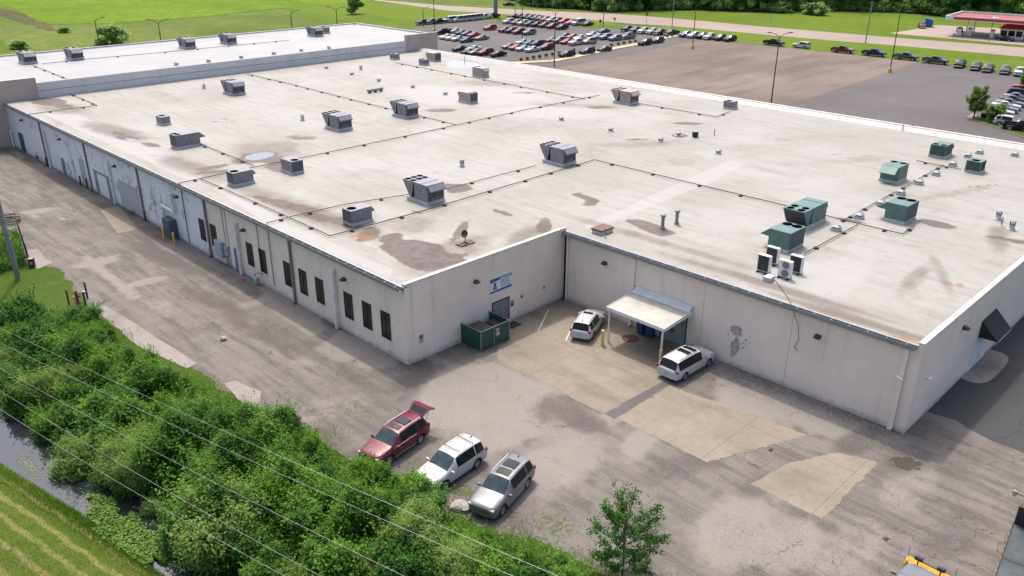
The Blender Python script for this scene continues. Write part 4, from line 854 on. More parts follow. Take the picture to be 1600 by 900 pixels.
# satellite dish
r = empty('satellite_dish', (*at(727, 381, ROOF), ROOF+0.003))
MB().box(-0.75, -0.1, -0.4, 0.4, 0, 0.1).build('ballast_block', mat('dull_brown_block', (.11,.08,.075), .8), r); MB().box(0.1, 0.75, -0.4, 0.4, 0, 0.1).build('ballast_block', mat('dull_brown_block', (0,0,0)), r)
MB().tube((0,0,0), (0,0,0.75), 0.04).build('mast', M['pole_dark'], r); MB().box(-0.78, 0.78, -0.05, 0.05, 0.1, 0.13).build('cross_bar', M['pole_dark'], r)
g = MB(); g.lathe([(0.0, 0.0), (0.16, 0.015), (0.31, 0.07), (0.34, 0.10), (0.31, 0.085), (0.16, 0.03), (0.001, 0.015)], n=20)
o = g.build('dish', M['rtu_dark'], r, True); o.rotation_euler = (R(62), 0, R(-80)); o.location = (0, 0, 0.85)
MB().path([(0,0,0.85), (-0.3,-0.1,0.75), (-0.55,-0.12,1.0)], 0.018, 6).build('feed_arm', M['pole_dark'], r)
tag(r, 'dark satellite dish on ballast blocks above the sign wall', 'satellite dish')
# gas pipes with support blocks
def pipe_run(name, pts, label, gap=3.4, z=ROOF, r=0.042, seed=0, drop=None):
    W_ = [at(px, py, z+0.12) for px, py in pts]
    rt = empty(name, (*W_[0], z)); ox, oy = W_[0]
    P3 = [(x-ox, y-oy, 0.16) for x, y in W_]
    m = MB(); m.path(P3, r, 6)
    if drop: m.path([P3[0], (drop[0]-ox, P3[0][1], 0.16), (drop[0]-ox, P3[0][1], drop[1]-z)], r, 6)
    m.build('pipe', M['pipe'], rt)
    rr = random.Random(seed)
    for (a, b) in zip(P3[:-1], P3[1:]):
        a, b = Vector(a), Vector(b); L = (b-a).length; n = max(1, int(L/gap)); an = math.atan2((b-a).y, (b-a).x)
        for i in range(n):
            p = a+(b-a)*((i+0.5+rr.uniform(-.12, .12))/n)
            k_ = MB().bbox(-0.13, 0.13, -0.20, 0.20, 0.004, 0.15, 0.02).build('support_block', M['black'], rt); k_.location = (p.x, p.y, 0); k_.rotation_euler = (0, 0, an)
    tag(rt, label, 'gas pipe', 'gas pipes on the roofs'); return rt
pipe_run('gas_pipe', [(278,287),(400,261),(486,244),(595,221),(671,205),(820,172),(937,149)], 'gas pipe crossing the whole roof from the left edge to the large tan unit', 4.2, seed=1, drop=(X1-0.1, 0.2))
pipe_run('gas_pipe', [(314,280),(365,302),(422,327),(516,369)], 'gas pipe running along the left roof edge', 3.6, seed=2)
pipe_run('gas_pipe', [(516,369),(661,330),(795,290),(929,250)], 'gas pipe passing in front of the nearest large grey unit', 4.0, seed=3)
pipe_run('gas_pipe', [(929,250),(1062,282),(1200,315),(1297,339),(1341,350),(1410,366),(1429,353)], 'gas pipe from the roof bend to the green units', 4.0, seed=4)
pipe_run('gas_pipe', [(1317,345),(1400,300),(1474,258)], 'gas pipe running beside the row of square vents', 3.0, seed=5)
pipe_run('gas_pipe', [(1341,351),(1256,397)], 'short gas pipe to the green unit behind the split condensers', 4, seed=6)
pipe_run('gas_pipe', [(1432,251),(1463,258),(1502,265)], 'short gas pipe at the far end of the square vents', 3, seed=7)
pipe_run('gas_pipe', [(385,116),(452,131),(562,159),(712,195)], 'gas pipe running past two large grey units in mid roof', 3.6, seed=8)
pipe_run('gas_pipe', [(617,98),(716,117),(800,133),(914,155)], 'gas pipe along the tan units by the rear parapet', 4, seed=9)
pipe_run('gas_pipe', [(999,162),(1069,174),(1119,183),(1140,175)], 'gas pipe from the large tan unit to the little unit by the parapet', 4, seed=10)
pipe_run('gas_pipe', [(66,100),(142,92),(222,85),(337,74),(452,63)], 'gas pipe running the length of the taller hall roof', 5, UP, seed=11)
pipe_run('gas_pipe', [(108,146),(152,165),(44,179)], 'gas pipe bending on the roof corner beside the hall', 4, seed=12)
pipe_run('gas_pipe', [(50,102),(104,123)], 'gas pipe crossing the hall roof to its near edge', 4, UP, seed=13)
pipe_run('gas_pipe', [(311,225),(360,244),(396,259)], 'gas pipe from the hooded unit to the oval puddle', 3.4, seed=14)
pipe_run('gas_pipe', [(421,348),(450,340),(537,320),(640,304)], 'thin gas pipe behind the nearest small unit', 4, r=0.035, seed=15, drop=(X1-0.1, 0.6))
pipe_run('gas_pipe', [(697,296),(780,274),(838,259)], 'thin gas pipe linking the two nearest large units', 4, r=0.035, seed=16)
# loose cable hanging over the courtyard wall
x, y = at(1212, 440, ROOF); yb, zb = on_x(1240, 500, X2-0.3)
mb = MB(); mb.path([(x, y, ROOF+0.05), (X2+0.6, yb+1.0, ROOF+0.05), (X2-0.3, yb+0.3, ROOF+0.06), (X2-0.28, yb-0.4, 5.2), (X2-0.12, yb-0.5, 4.1), (X2-0.06, yb-0.25, 3.4), (X2-0.05, yb-0.5, 3.2)], 0.018, 6)
tag(mb.build('loose_cable', M['rtu_dark']), 'thin dark cable trailing from the condensers over the courtyard wall', 'cable')

# ------------------------------------------------------------------ fixtures on the walls
def wall_lamp(x, y, z, ax, label):
    r = empty('wall_lamp', (x, y, z)); r.rotation_euler = (0, 0, {'x': R(-90), 'y': 0}[ax])
    MB().box(-0.14, 0.14, -0.06, -0.003, -0.14, 0.14).build('back_plate', M['pole_dark'], r)
    MB().add([(-0.2,-0.06,0.16),(0.2,-0.06,0.16),(0.2,-0.42,0.02),(-0.2,-0.42,0.02),(-0.2,-0.06,-0.1),(0.2,-0.06,-0.1),(0.2,-0.42,-0.06),(-0.2,-0.42,-0.06)], [(0,1,2,3),(3,2,6,7),(0,3,7,4),(1,5,6,2),(4,7,6,5),(0,4,5,1)]).build('housing', M['black'], r)
    tag(r, label, 'wall lamp', 'dark lamps on the warehouse walls')
for px, py, lb in [(33,188,'dark wall lamp nearest the far end of the peeling wall'),(92,218,'dark wall lamp above the narrow door on the peeling wall'),(178,260,'dark wall lamp by the white garage door'),(275,308,'dark wall lamp right of the white exhaust pipe'),(379,360,'dark wall lamp above the grey door'),(536,437,'dark wall lamp right of the last white downspout')]:
    y, z = on_x(px, py, X1-0.2); wall_lamp(X1-0.03, y, z, 'x', lb)
x, z = on_y(745, 441, Y1-0.2); wall_lamp(x, Y1, z, 'y', 'dark wall lamp left of the blue sign')
for px, py, lb in [(944,412,'dark wall lamp above the white crossover'),(1277,527,'dark wall lamp high on the courtyard wall near the outer corner')]:
    y, z = on_x(px, py, X2-0.2); wall_lamp(X2, y, z, 'x', lb)
x, z = on_y(1510, 513, Y2-0.2); wall_lamp(x, Y2, z, 'y', 'dark wall lamp beside the black awning')
# cameras at the right corner
for nm, (x, y, z), rt, lb in [('a', (X2, on_x(1407,588,X2)[0], on_x(1407,588,X2)[1]), R(-90), 'white bullet camera left of the corner downspout'), ('b', (on_y(1446,590,Y2)[0], Y2, on_y(1446,590,Y2)[1]), 0, 'white bullet camera on the right wall near the corner')]:
    r = empty('security_camera', (x, y, z)); r.rotation_euler = (0, 0, rt)
    MB().box(-0.07, 0.07, -0.05, -0.003, -0.07, 0.07).build('mount', M['white'], r); MB().tube((0,-0.05,0), (0.0,-0.18,0.02), 0.03).build('arm', M['white'], r)
    MB().tube((-0.2,-0.2,0.03), (0.28,-0.3,-0.02), 0.07, n=10).build('camera_body', M['white'], r)
    tag(r, lb, 'camera', 'cameras at the warehouse corner')
# blue sign
x0, zt = on_y(765.5, 437.5, Y1); x1, zb = on_y(799, 447, Y1); zt = 4.47; zb = 3.22
r = empty('wall_sign', ((x0+x1)/2, Y1, (zt+zb)/2)); hw, hh = (x1-x0)/2, (zt-zb)/2
MB().box(-hw, hw, -0.03, -0.003, -hh, hh).build('board', M['white'], r)
MB().prism_y([(-hw, hh-0.34), (0.0, hh-0.24), (hw, hh-0.26), (hw, hh), (-hw, hh)], -0.036, -0.031).build('heading_band', M['bluesign'], r)
MB().prism_y([(-hw, -hh), (hw, -hh), (hw, -hh+0.22), (0.3, -hh+0.2), (-hw, -hh+0.16)], -0.036, -0.031).build('footer_band', M['bluesign'], r)
g = MB(); rr = random.Random(8)
for i in range(6):
    xx = -0.05
    while xx < hw-0.2:
        ww = rr.uniform(0.10, 0.26); g.box(xx, min(xx+ww, hw-0.08), -0.034, -0.031, hh-0.40-i*0.105, hh-0.355-i*0.105); xx += ww+0.05
g.build('text_lines', mat('sign_text', (0.05, 0.06, 0.16), 0.5), r)
g = MB(); xx = -0.1
while xx < hw-0.15:
    ww = rr.uniform(0.07, 0.16); g.box(xx, xx+ww, -0.040, -0.037, hh-0.19, hh-0.08); xx += ww+0.04
g.build('heading_letters', M['white'], r)
MB().prism_y([(-0.95,-0.38),(-0.45,-0.38),(-0.5,-0.15),(-0.6,-0.05),(-0.8,-0.05),(-0.9,-0.15)], -0.034, -0.031).build('printed_figure', mat('sign_coat', (0.10, 0.16, 0.28), 0.6), r)
MB().lathe([(0.0, 0.0), (0.15, 0.0)], (0,0,0), 16, axis='Y').build('printed_head', mat('printed_dark_hair', (0.09,0.035,0.025), .6), r, loc=(-0.7, -0.036, 0.1))
tag(r, 'blue and white business sign board above the grey double door', 'sign')
for (px, py, lb, sx, sz, m_) in [(658, 529, 'small green and white notice near the front corner of the sign wall', 0.2, 0.35, 'lens'), (800, 474, 'small green framed notice right of the grey double door', 0.16, 0.26, 'greenslat'), (815, 463, 'tiny teal box on the sign wall, left of two', 0.12, 0.14, 'teal'), (850, 449, 'tiny teal box on the sign wall nearest the inner corner', 0.1, 0.12, 'teal')]:
    x, z = on_y(px, py, Y1); r = empty('wall_notice', (x, Y1, z)); MB().box(-sx, sx, -0.03, -0.003, -sz, sz).build('board', M[m_], r); MB().box(-sx*0.7, sx*0.7, -0.036, -0.031, 0.1*sz, sz*0.8).build('panel', M['teal' if m_ == 'lens' else 'lens'], r)
    tag(r, lb, 'notice')
# electric meters
y, z = on_x(352, 396, X1)
r = empty('electric_meter_bank', (X1, y, 0)); MB().bbox(-0.42, -0.01, -0.1, 1.3, 0.75, 2.35, 0.02).build('cabinet', M['meter'], r)
for i, (yy, zz) in enumerate([(-0.45, 1.1), (-0.45, 1.6), (-0.8, 1.2), (-0.8, 1.7)]):
    q = MB(); q.bbox(-0.22, -0.01, yy-0.15, yy+0.15, zz, zz+0.42, 0.02); b = q.build('meter_box', M['meter'], r); MB().lathe([(0,0.0),(0.1,0.0),(0.11,0.08)], (-0.24, yy, zz+0.22), 12, axis='X').build('dial', M['lens'], b)
MB().path([(-0.1,-0.45,1.1), (-0.1,-0.45,0.05)], 0.05).path([(-0.1,-0.8,1.2), (-0.1,-0.8,0.05)], 0.05).path([(-0.08,-0.6,2.1), (-0.08,-0.6,6.3)], 0.03).build('conduit', M['galv'], r)
tag(r, 'blue-grey electric meter bank with conduits beside the grey door', 'meter')
# gas meter low on the wall
y, z = on_x(409, 437, X1); r = empty('gas_meter', (X1-0.5, y, 0)); MB().bbox(-0.2, 0.2, -0.25, 0.25, 0.35, 0.85, 0.05).build('meter_body', M['meter'], r); MB().path([(0,-0.2,0), (0,-0.2,0.4)], 0.04).path([(0,0.2,0.8), (0,0.2,1.1), (0.42,0.2,1.1), (0.42,-0.4,1.1), (0.42,-0.4,6.2)], 0.03).build('meter_pipe', M['pipe'], r)
tag(r, 'small grey gas meter with a riser pipe below the paired windows', 'meter')
# exhaust pipe and cabinet behind the yellow bollards
ya, za = on_x(267, 304, X1-0.3); yb, zb2 = on_x(271, 330, X1-0.3); yc, zc = on_x(255, 326, X1-0.3)
r = empty('exhaust_pipe', (X1-0.35, ya, 0)); MB().path([(0.3, 0, za), (0, 0, za), (0, 0, zb2), (0, yc-ya, zb2), (0, yc-ya, 0)], 0.17, 12).build('pipe', M['white'], r, True)
g = MB()
for zz in (za, zb2): g.lathe([(0.0, -0.2), (0.2, -0.15), (0.2, 0.15), (0.0, 0.2)], (0, 0, zz), 12)
g.lathe([(0.0, -0.2), (0.2, -0.15), (0.2, 0.15), (0.0, 0.2)], (0, yc-ya, zb2), 12); g.build('elbow', M['white'], r, True)
tag(r, 'fat white exhaust pipe with a sideways jog on the peeling wall', 'pipe')
y, z = on_x(265, 345, X1-0.4); r = empty('utility_cabinet', (X1-0.45, y, 0)); MB().bbox(-0.4, 0.4, -0.9, 0.9, 0, 2.1, 0.03).build('cabinet', M['teal'], r); MB().box(-0.42, -0.401, -0.84, -0.02, 0.1, 2.0).box(-0.42, -0.401, 0.02, 0.84, 0.1, 2.0).build('cabinet_door', M['teal'], r)
tag(r, 'dark teal utility cabinet behind two yellow bollards', 'cabinet')
def bollard(px, py, h, rr_, m, label, lean=0):
    r = empty('bollard', (*at(px, py), 0.0)); MB().tube((0,0,-0.02), (lean,0,h-rr_*0.6), rr_, n=12).build('post', m, r); MB().lathe([(rr_, 0), (rr_*0.8, rr_*0.4), (0, rr_*0.6)], (lean,0,h-rr_*0.6), 12).build('cap', m, r, True)
    tag(r, label, 'bollard', 'steel bollards round the warehouse')
bollard(257, 375, 1.35, 0.11, M['yellow'], 'yellow bollard left of the dark teal cabinet'); bollard(273, 383, 1.4, 0.12, M['yellow'], 'yellow bollard right of the dark teal cabinet')
for px, py, lb in [(16,228,'rusty bollard at the far wall corner'),(74,260,'rusty bollard by the second white downspout'),(127,290,'dark rusty bollard left of the block infill'),(137,294,'red-brown bollard right of the block infill'),(228,346,'rusty bollard at the foot of a brown downspout')]:
    bollard(px, py, 1.3, 0.11, M['rust'], lb)
bollard(941, 539, 1.35, 0.13, M['paleyellow'], 'pale yellow bollard behind the white crossover'); bollard(1031, 571, 1.4, 0.13, M['paleyellow'], 'pale yellow bollard behind the white minivan')
for px, py in [(205,237)]: pass
y, z = on_x(54, 235, X1-0.5); r = empty('gas_manifold', (X1-0.5, y, 0)); MB().path([(0,0,0),(0,0,0.9),(0,-0.9,0.9),(0,-0.9,0)], 0.04).path([(0,-0.45,0.9),(0,-0.45,1.5)], 0.04).build('manifold_pipe', M['teal'], r); MB().bbox(-0.15,0.15,-0.65,-0.25,0.5,0.85,0.03).build('regulator', M['teal'], r)
tag(r, 'teal gas manifold at the foot of the far peeling wall', 'manifold')
# blue transformer at the far left corner
x, y = at(3, 226); r = empty('transformer', (x-0.6, y-0.6, 0)); MB().bbox(-0.9, 0.9, -0.8, 0.8, 0, 1.7, 0.04).build('tank', mat('blue_transformer', (0.04, 0.09, 0.14), 0.5), r)
g = MB()
for i in range(6): g.box(-0.8+i*0.3, -0.65+i*0.3, -0.95, -0.8, 0.3, 1.5)
g.build('cooling_fin', M['teal'], r); tag(r, 'dark blue transformer box at the far end of the yard', 'transformer')
# ------------------------------------------------------------------ canopy over the courtyard door
r = empty('entrance_canopy', (X2, 34.2, 0)); ya, yb = 31.35-34.2, 36.85-34.2; xo = -3.75
MB().add([(xo, ya, 3.05), (-0.02, ya, 3.3), (-0.02, yb, 3.3), (xo, yb, 3.05), (xo, ya, 2.98), (-0.02, ya, 3.2), (-0.02, yb, 3.2), (xo, yb, 2.98)], [(0,1,2,3), (7,6,5,4), (0,4,5,1), (2,6,7,3), (3,7,4,0), (1,5,6,2)]).build('roof_sheet', M['offwhite'], r)
MB().box(xo-0.04, xo, ya-0.04, yb+0.04, 2.82, 3.1).add([(xo, ya-0.04, 2.82), (-0.02, ya-0.04, 3.0), (-0.02, ya-0.04, 3.36), (xo, ya-0.04, 3.1), (xo, ya-0.003, 2.82), (-0.02, ya-0.003, 3.0), (-0.02, ya-0.003, 3.36), (xo, ya-0.003, 3.1)], [(0,1,2,3),(7,6,5,4),(0,4,5,1),(3,2,6,7),(0,3,7,4),(1,5,6,2)]).add([(xo, yb+0.003, 2.82), (-0.02, yb+0.003, 3.0), (-0.02, yb+0.003, 3.36), (xo, yb+0.003, 3.1), (xo, yb+0.04, 2.82), (-0.02, yb+0.04, 3.0), (-0.02, yb+0.04, 3.36), (xo, yb+0.04, 3.1)], [(0,1,2,3),(7,6,5,4),(0,4,5,1),(3,2,6,7),(0,3,7,4),(1,5,6,2)]).build('fascia', M['white'], r)
MB().add([(-0.5, ya, 3.3), (-0.02, ya, 3.78), (-0.02, yb, 3.78), (-0.5, yb, 3.3), (-0.02, ya, 3.3), (-0.02, yb, 3.3)], [(0,1,2,3), (0,4,1), (3,2,5), (0,3,5,4)]).build('back_flashing', mat('pale_blue_flashing', (0.47, 0.49, 0.49), 0.5), r)
for yy in (ya+0.18, yb-0.2): MB().box(xo+0.08, xo+0.2, yy-0.06, yy+0.06, 0, 2.97).build('post', M['white'], r)
MB().box(xo+0.08, xo+0.2, ya+0.1, yb-0.1, 2.86, 2.98).build('beam', M['white'], r)
tag(r, 'flat white entrance canopy on two posts over the courtyard double door', 'canopy')
# bins under the canopy
def bin_(x, y, rot, label):
    r = empty('wheelie_bin', (x, y, 0.008), R(rot)); MB().add([(-.24,-.26,.08),(.24,-.26,.08),(.24,.26,.08),(-.24,.26,.08),(-.3,-.34,.98),(.3,-.34,.98),(.3,.34,.98),(-.3,.34,.98)], [(3,2,1,0),(0,1,5,4),(1,2,6,5),(2,3,7,6),(3,0,4,7),(4,5,6,7)]).build('bin_body', M['blue_bin'], r)
    MB().bbox(-.33, .33, -.38, .38, .985, 1.06, .02).build('lid', M['blue_bin'], r)
    for s_ in (-1, 1): MB().lathe([(0,-.04),(.1,-.04),(.1,.04),(0,.04)], (s_*.25, .3, .1), 10, axis='X').build('wheel', M['rubber'], r)
    tag(r, label, 'bin', 'blue wheelie bins')
bin_(50.6, 35.6, -90, 'blue wheelie bin under the canopy, left of two'); bin_(50.6, 34.75, -84, 'blue wheelie bin under the canopy, right of two')
r = empty('manhole_cover', (*at(985, 529), 0.010)); MB().lathe([(0, .018), (.55, .018), (.58, 0)], n=24).build('cover', M['rust'], r); g = MB(); g.lathe([(.58, 0), (.6, .02), (.68, .02), (.7, 0)], n=24); g.build('rim', M['rtu_dark'], r); tag(r, 'round rusty manhole cover in the slab in front of the canopy', 'manhole cover')
# faded bay lines
for (a, b), lb in [(((841,517),(857,484)), 'faded white bay line near the sign wall'), (((884,532),(899,500)), 'faded white bay line beside the white crossover')]:
    (xa, ya_), (xb, yb_) = at(*a), at(*b); q = MB(); L = math.hypot(xb-xa, yb_-ya_); q.add([(0,-.05,0.011),(L,-.05,0.011),(L,.05,0.011),(0,.05,0.011)], [(0,1,2,3)]); o = q.build('bay_line', mat('worn_line_paint', (0.55,0.52,0.47), 0.8, sc=8, var=0.3)); o.location = (xa, ya_, 0); o.rotation_euler = (0,0,math.atan2(yb_-ya_, xb-xa)); struct(o)
# fenced bin enclosure at the sign wall
r = empty('fence_enclosure', (39.05, 42.5, 0)); LX, LY, HH = 3.1, 2.32, 1.75
def slats(name, a, b, axis):
    MB().box(*((a, b, -0.02, 0.02) if axis == 'x' else (-0.02, 0.02, a, b)), 0.05, HH-0.05)
g = MB().box(0.04, 1.38, -0.02, 0.02, 0.05, HH); g.build('gate_panel', M['greenslat'], r); MB().box(1.46, LX-0.04, -0.02, 0.02, 0.05, HH).build('gate_panel', M['greenslat'], r)
MB().box(-0.02, 0.02, 0.04, LY-0.04, 0.05, HH).build('side_panel', M['greenslat'], r); MB().box(LX-0.02, LX+0.02, 0.04, LY-0.04, 0.05, HH).build('side_panel', M['greenslat'], r)
for x, y in [(0,0), (1.42,0), (LX,0), (0,LY), (LX,LY)]: MB().tube((x,y,0), (x,y,HH+0.06), 0.045, n=8).build('post', M['galv'], r)
MB().path([(0,0,HH), (LX,0,HH)], 0.028, 6).path([(0,0,HH), (0,LY,HH)], 0.028, 6).path([(LX,0,HH), (LX,LY,HH)], 0.028, 6).build('top_rail', M['galv'], r)
MB().box(1.6, 1.95, -0.03, -0.022, 1.3, 1.5).box(1.62, 2.0, -0.03, -0.022, 0.85, 1.2).build('notice_plate', M['lens'], r)
tag(r, 'green slatted fence enclosure with white notices in front of the double door', 'enclosure')
r = empty('trash_container', (40.0, 43.75, 0)); MB().box(-0.7, 0.75, -0.85, 0.75, 0.1, 1.5).build('container_body', M['rtu_dark'], r); g = MB()
for i in range(8): g.box(-0.66+i*0.18, -0.62+i*0.18, -0.83, 0.73, 1.5, 1.56)
g.build('lid_rib', mat('tan_lath', (0.16,0.135,0.11), 0.7), r); tag(r, 'dark container with ribbed lid inside the green enclosure', 'container')
r = empty('black_cart', (41.55, 43.7, 0)); MB().bbox(-0.4, 0.4, -0.5, 0.5, 0.08, 1.3, 0.06).build('cart_body', M['black'], r); MB().bbox(-0.43, 0.43, -0.53, 0.53, 1.303, 1.38, 0.02).build('lid', M['black'], r); tag(r, 'black lidded bin inside the green enclosure by the door', 'bin')
r = MB().box(-0.6, 0.6, -0.45, 0.45, 0.011, 0.03).build('door_mat', M['black']); r.location = (*at(802, 508), 0.0); tag(r, 'black doormat beside the green enclosure', 'mat')
# awning and pad door on the right wall
r = empty('awning', (65.0, Y2, 0)); a0, a1 = -1.3, 1.9
MB().add([(a0,-0.01,4.05),(a1,-0.01,4.05),(a1,-1.35,2.75),(a0,-1.35,2.75),(a0,-0.01,2.7),(a1,-0.01,2.7)], [(0,1,2,3),(0,3,4),(1,5,2),(3,2,5,4),(0,4,5,1)]).build('cover', mat('black_awning_fabric', (0.014,0.016,0.013), 0.8), r)
MB().path([(a0,-1.35,2.74),(a1,-1.35,2.74)], 0.03, 6).build('frame', M['galv'], r); tag(r, 'black wedge-shaped awning over the side door', 'awning')
# ------------------------------------------------------------------ vehicles
# cross-sections from nose to tail: x, w_sill, w_mid, w_belt, w_edge, z_bot, z_mid, z_belt, z_edge, z_top
KINDS = {
 'suv': dict(L=4.9, st=[(2.45,.66,.70,.66,.50,.36,.58,.76,.84,.86),(2.36,.84,.90,.86,.72,.26,.60,.86,.96,.99),(1.95,.90,.955,.92,.80,.24,.62,.93,1.03,1.08),(1.10,.92,.97,.94,.80,.24,.64,1.02,1.11,1.16),(.30,.92,.97,.94,.69,.24,.65,1.05,1.60,1.68),(-.42,.92,.97,.94,.70,.24,.65,1.06,1.66,1.74),(-.50,.92,.97,.94,.70,.24,.65,1.06,1.66,1.745),(-1.28,.92,.97,.94,.69,.24,.65,1.08,1.65,1.73),(-1.36,.92,.97,.94,.69,.24,.65,1.08,1.65,1.73),(-2.05,.90,.96,.93,.66,.26,.66,1.10,1.58,1.66),(-2.36,.88,.93,.89,.74,.30,.66,1.00,1.06,1.08),(-2.45,.78,.84,.80,.68,.36,.62,.86,.94,.96)],
    ws=3, roof=(4,9), side=[4,5,6,8], rear=9, wheels=(1.45,-1.42), wr=.37, tw=.80),
 'minivan': dict(L=5.1, st=[(2.55,.62,.68,.64,.46,.32,.54,.70,.78,.80),(2.44,.84,.90,.86,.70,.22,.56,.82,.92,.95),(2.0,.90,.96,.92,.80,.20,.60,.92,1.02,1.07),(1.50,.92,.98,.94,.80,.20,.62,.98,1.10,1.15),(.62,.92,.985,.95,.71,.20,.62,1.02,1.60,1.68),(-.1,.92,.985,.95,.72,.20,.62,1.03,1.66,1.74),(-.16,.92,.985,.95,.72,.20,.62,1.03,1.66,1.74),(-1.2,.92,.985,.95,.72,.20,.62,1.04,1.66,1.74),(-1.26,.92,.985,.95,.72,.20,.62,1.04,1.66,1.74),(-2.2,.91,.97,.94,.70,.22,.62,1.05,1.60,1.69),(-2.46,.90,.95,.91,.76,.28,.62,.98,1.05,1.07),(-2.55,.80,.86,.82,.70,.34,.58,.84,.92,.94)],
    ws=3, roof=(4,9), side=[4,5,6,7,8], rear=9, wheels=(1.58,-1.45), wr=.34, tw=.82),
 'sedan': dict(L=4.8, st=[(2.4,.60,.66,.62,.44,.30,.48,.60,.66,.68),(2.3,.80,.87,.83,.68,.20,.50,.72,.80,.83),(1.9,.86,.92,.89,.78,.18,.52,.80,.88,.92),(1.0,.88,.93,.90,.76,.18,.54,.88,.95,.99),(.15,.88,.93,.90,.60,.18,.55,.90,1.36,1.42),(-.35,.88,.93,.90,.60,.18,.55,.90,1.38,1.445),(-.41,.88,.93,.90,.60,.18,.55,.91,1.38,1.445),(-.85,.88,.93,.90,.58,.18,.55,.92,1.34,1.41),(-1.55,.87,.92,.89,.70,.18,.56,.92,1.01,1.05),(-2.2,.85,.90,.86,.72,.22,.56,.88,.98,1.01),(-2.36,.80,.86,.82,.66,.28,.54,.78,.88,.90),(-2.4,.7,.76,.72,.6,.34,.52,.70,.78,.80)],
    ws=3, roof=(4,7), side=[4,5,6], rear=7, wheels=(1.42,-1.38), wr=.33, tw=.78),
 'van': dict(L=5.6, st=[(2.8,.68,.74,.70,.54,.34,.60,.84,.92,.94),(2.7,.86,.93,.90,.76,.24,.64,.96,1.06,1.09),(2.4,.92,.98,.95,.84,.24,.66,1.05,1.15,1.2),(1.9,.94,1.0,.97,.86,.24,.68,1.12,1.24,1.28),(1.15,.94,1.0,.98,.80,.24,.7,1.16,1.98,2.08),(.2,.94,1.0,.98,.82,.24,.7,1.18,2.06,2.14),(.14,.94,1.0,.98,.82,.24,.7,1.18,2.06,2.14),(-1.3,.94,1.0,.98,.82,.24,.7,1.18,2.06,2.14),(-1.36,.94,1.0,.98,.82,.24,.7,1.18,2.06,2.14),(-2.6,.94,1.0,.98,.80,.26,.7,1.18,2.02,2.10),(-2.76,.92,.97,.95,.84,.30,.7,1.10,1.2,1.22),(-2.8,.88,.93,.90,.80,.34,.66,.98,1.06,1.08)],
    ws=3, roof=(4,9), side=[4,6,8], rear=9, wheels=(1.75,-1.6), wr=.37, tw=.84),
 'pickup': dict(L=5.8, st=[(2.9,.72,.78,.76,.62,.42,.68,.92,1.0,1.02),(2.82,.88,.95,.93,.80,.34,.70,1.02,1.12,1.14),(2.4,.92,.99,.97,.86,.32,.72,1.06,1.16,1.19),(1.55,.93,1.0,.98,.86,.32,.74,1.12,1.21,1.25),(.85,.93,1.0,.98,.72,.32,.75,1.16,1.74,1.81),(.1,.93,1.0,.98,.73,.32,.75,1.17,1.79,1.86),(.04,.93,1.0,.98,.73,.32,.75,1.17,1.79,1.86),(-.62,.93,1.0,.98,.72,.32,.75,1.18,1.76,1.83),(-.85,.93,1.0,.98,.90,.32,.75,1.18,1.22,1.24)],
    ws=3, roof=(4,7), side=[4,5,6], rear=7, wheels=(1.95,-1.75), wr=.41, tw=.84, bed=True),
}
def ring(s):
    x, ws, wm, wb, we, zb, zm, zl, ze, zt = s
    right = [(x, 0, zb), (x, ws*0.92, zb), (x, ws, zb+0.06), (x, wm, zm), (x, wb, zl), (x, we, ze), (x, we*0.55, ze+(zt-ze)*0.75), (x, 0, zt)]
    return right+[(p[0], -p[1], p[2]) for p in right[-2:0:-1]]
CARM = ['paint', 'windshield', 'side_window', 'rear_window', 'black', 'arch']
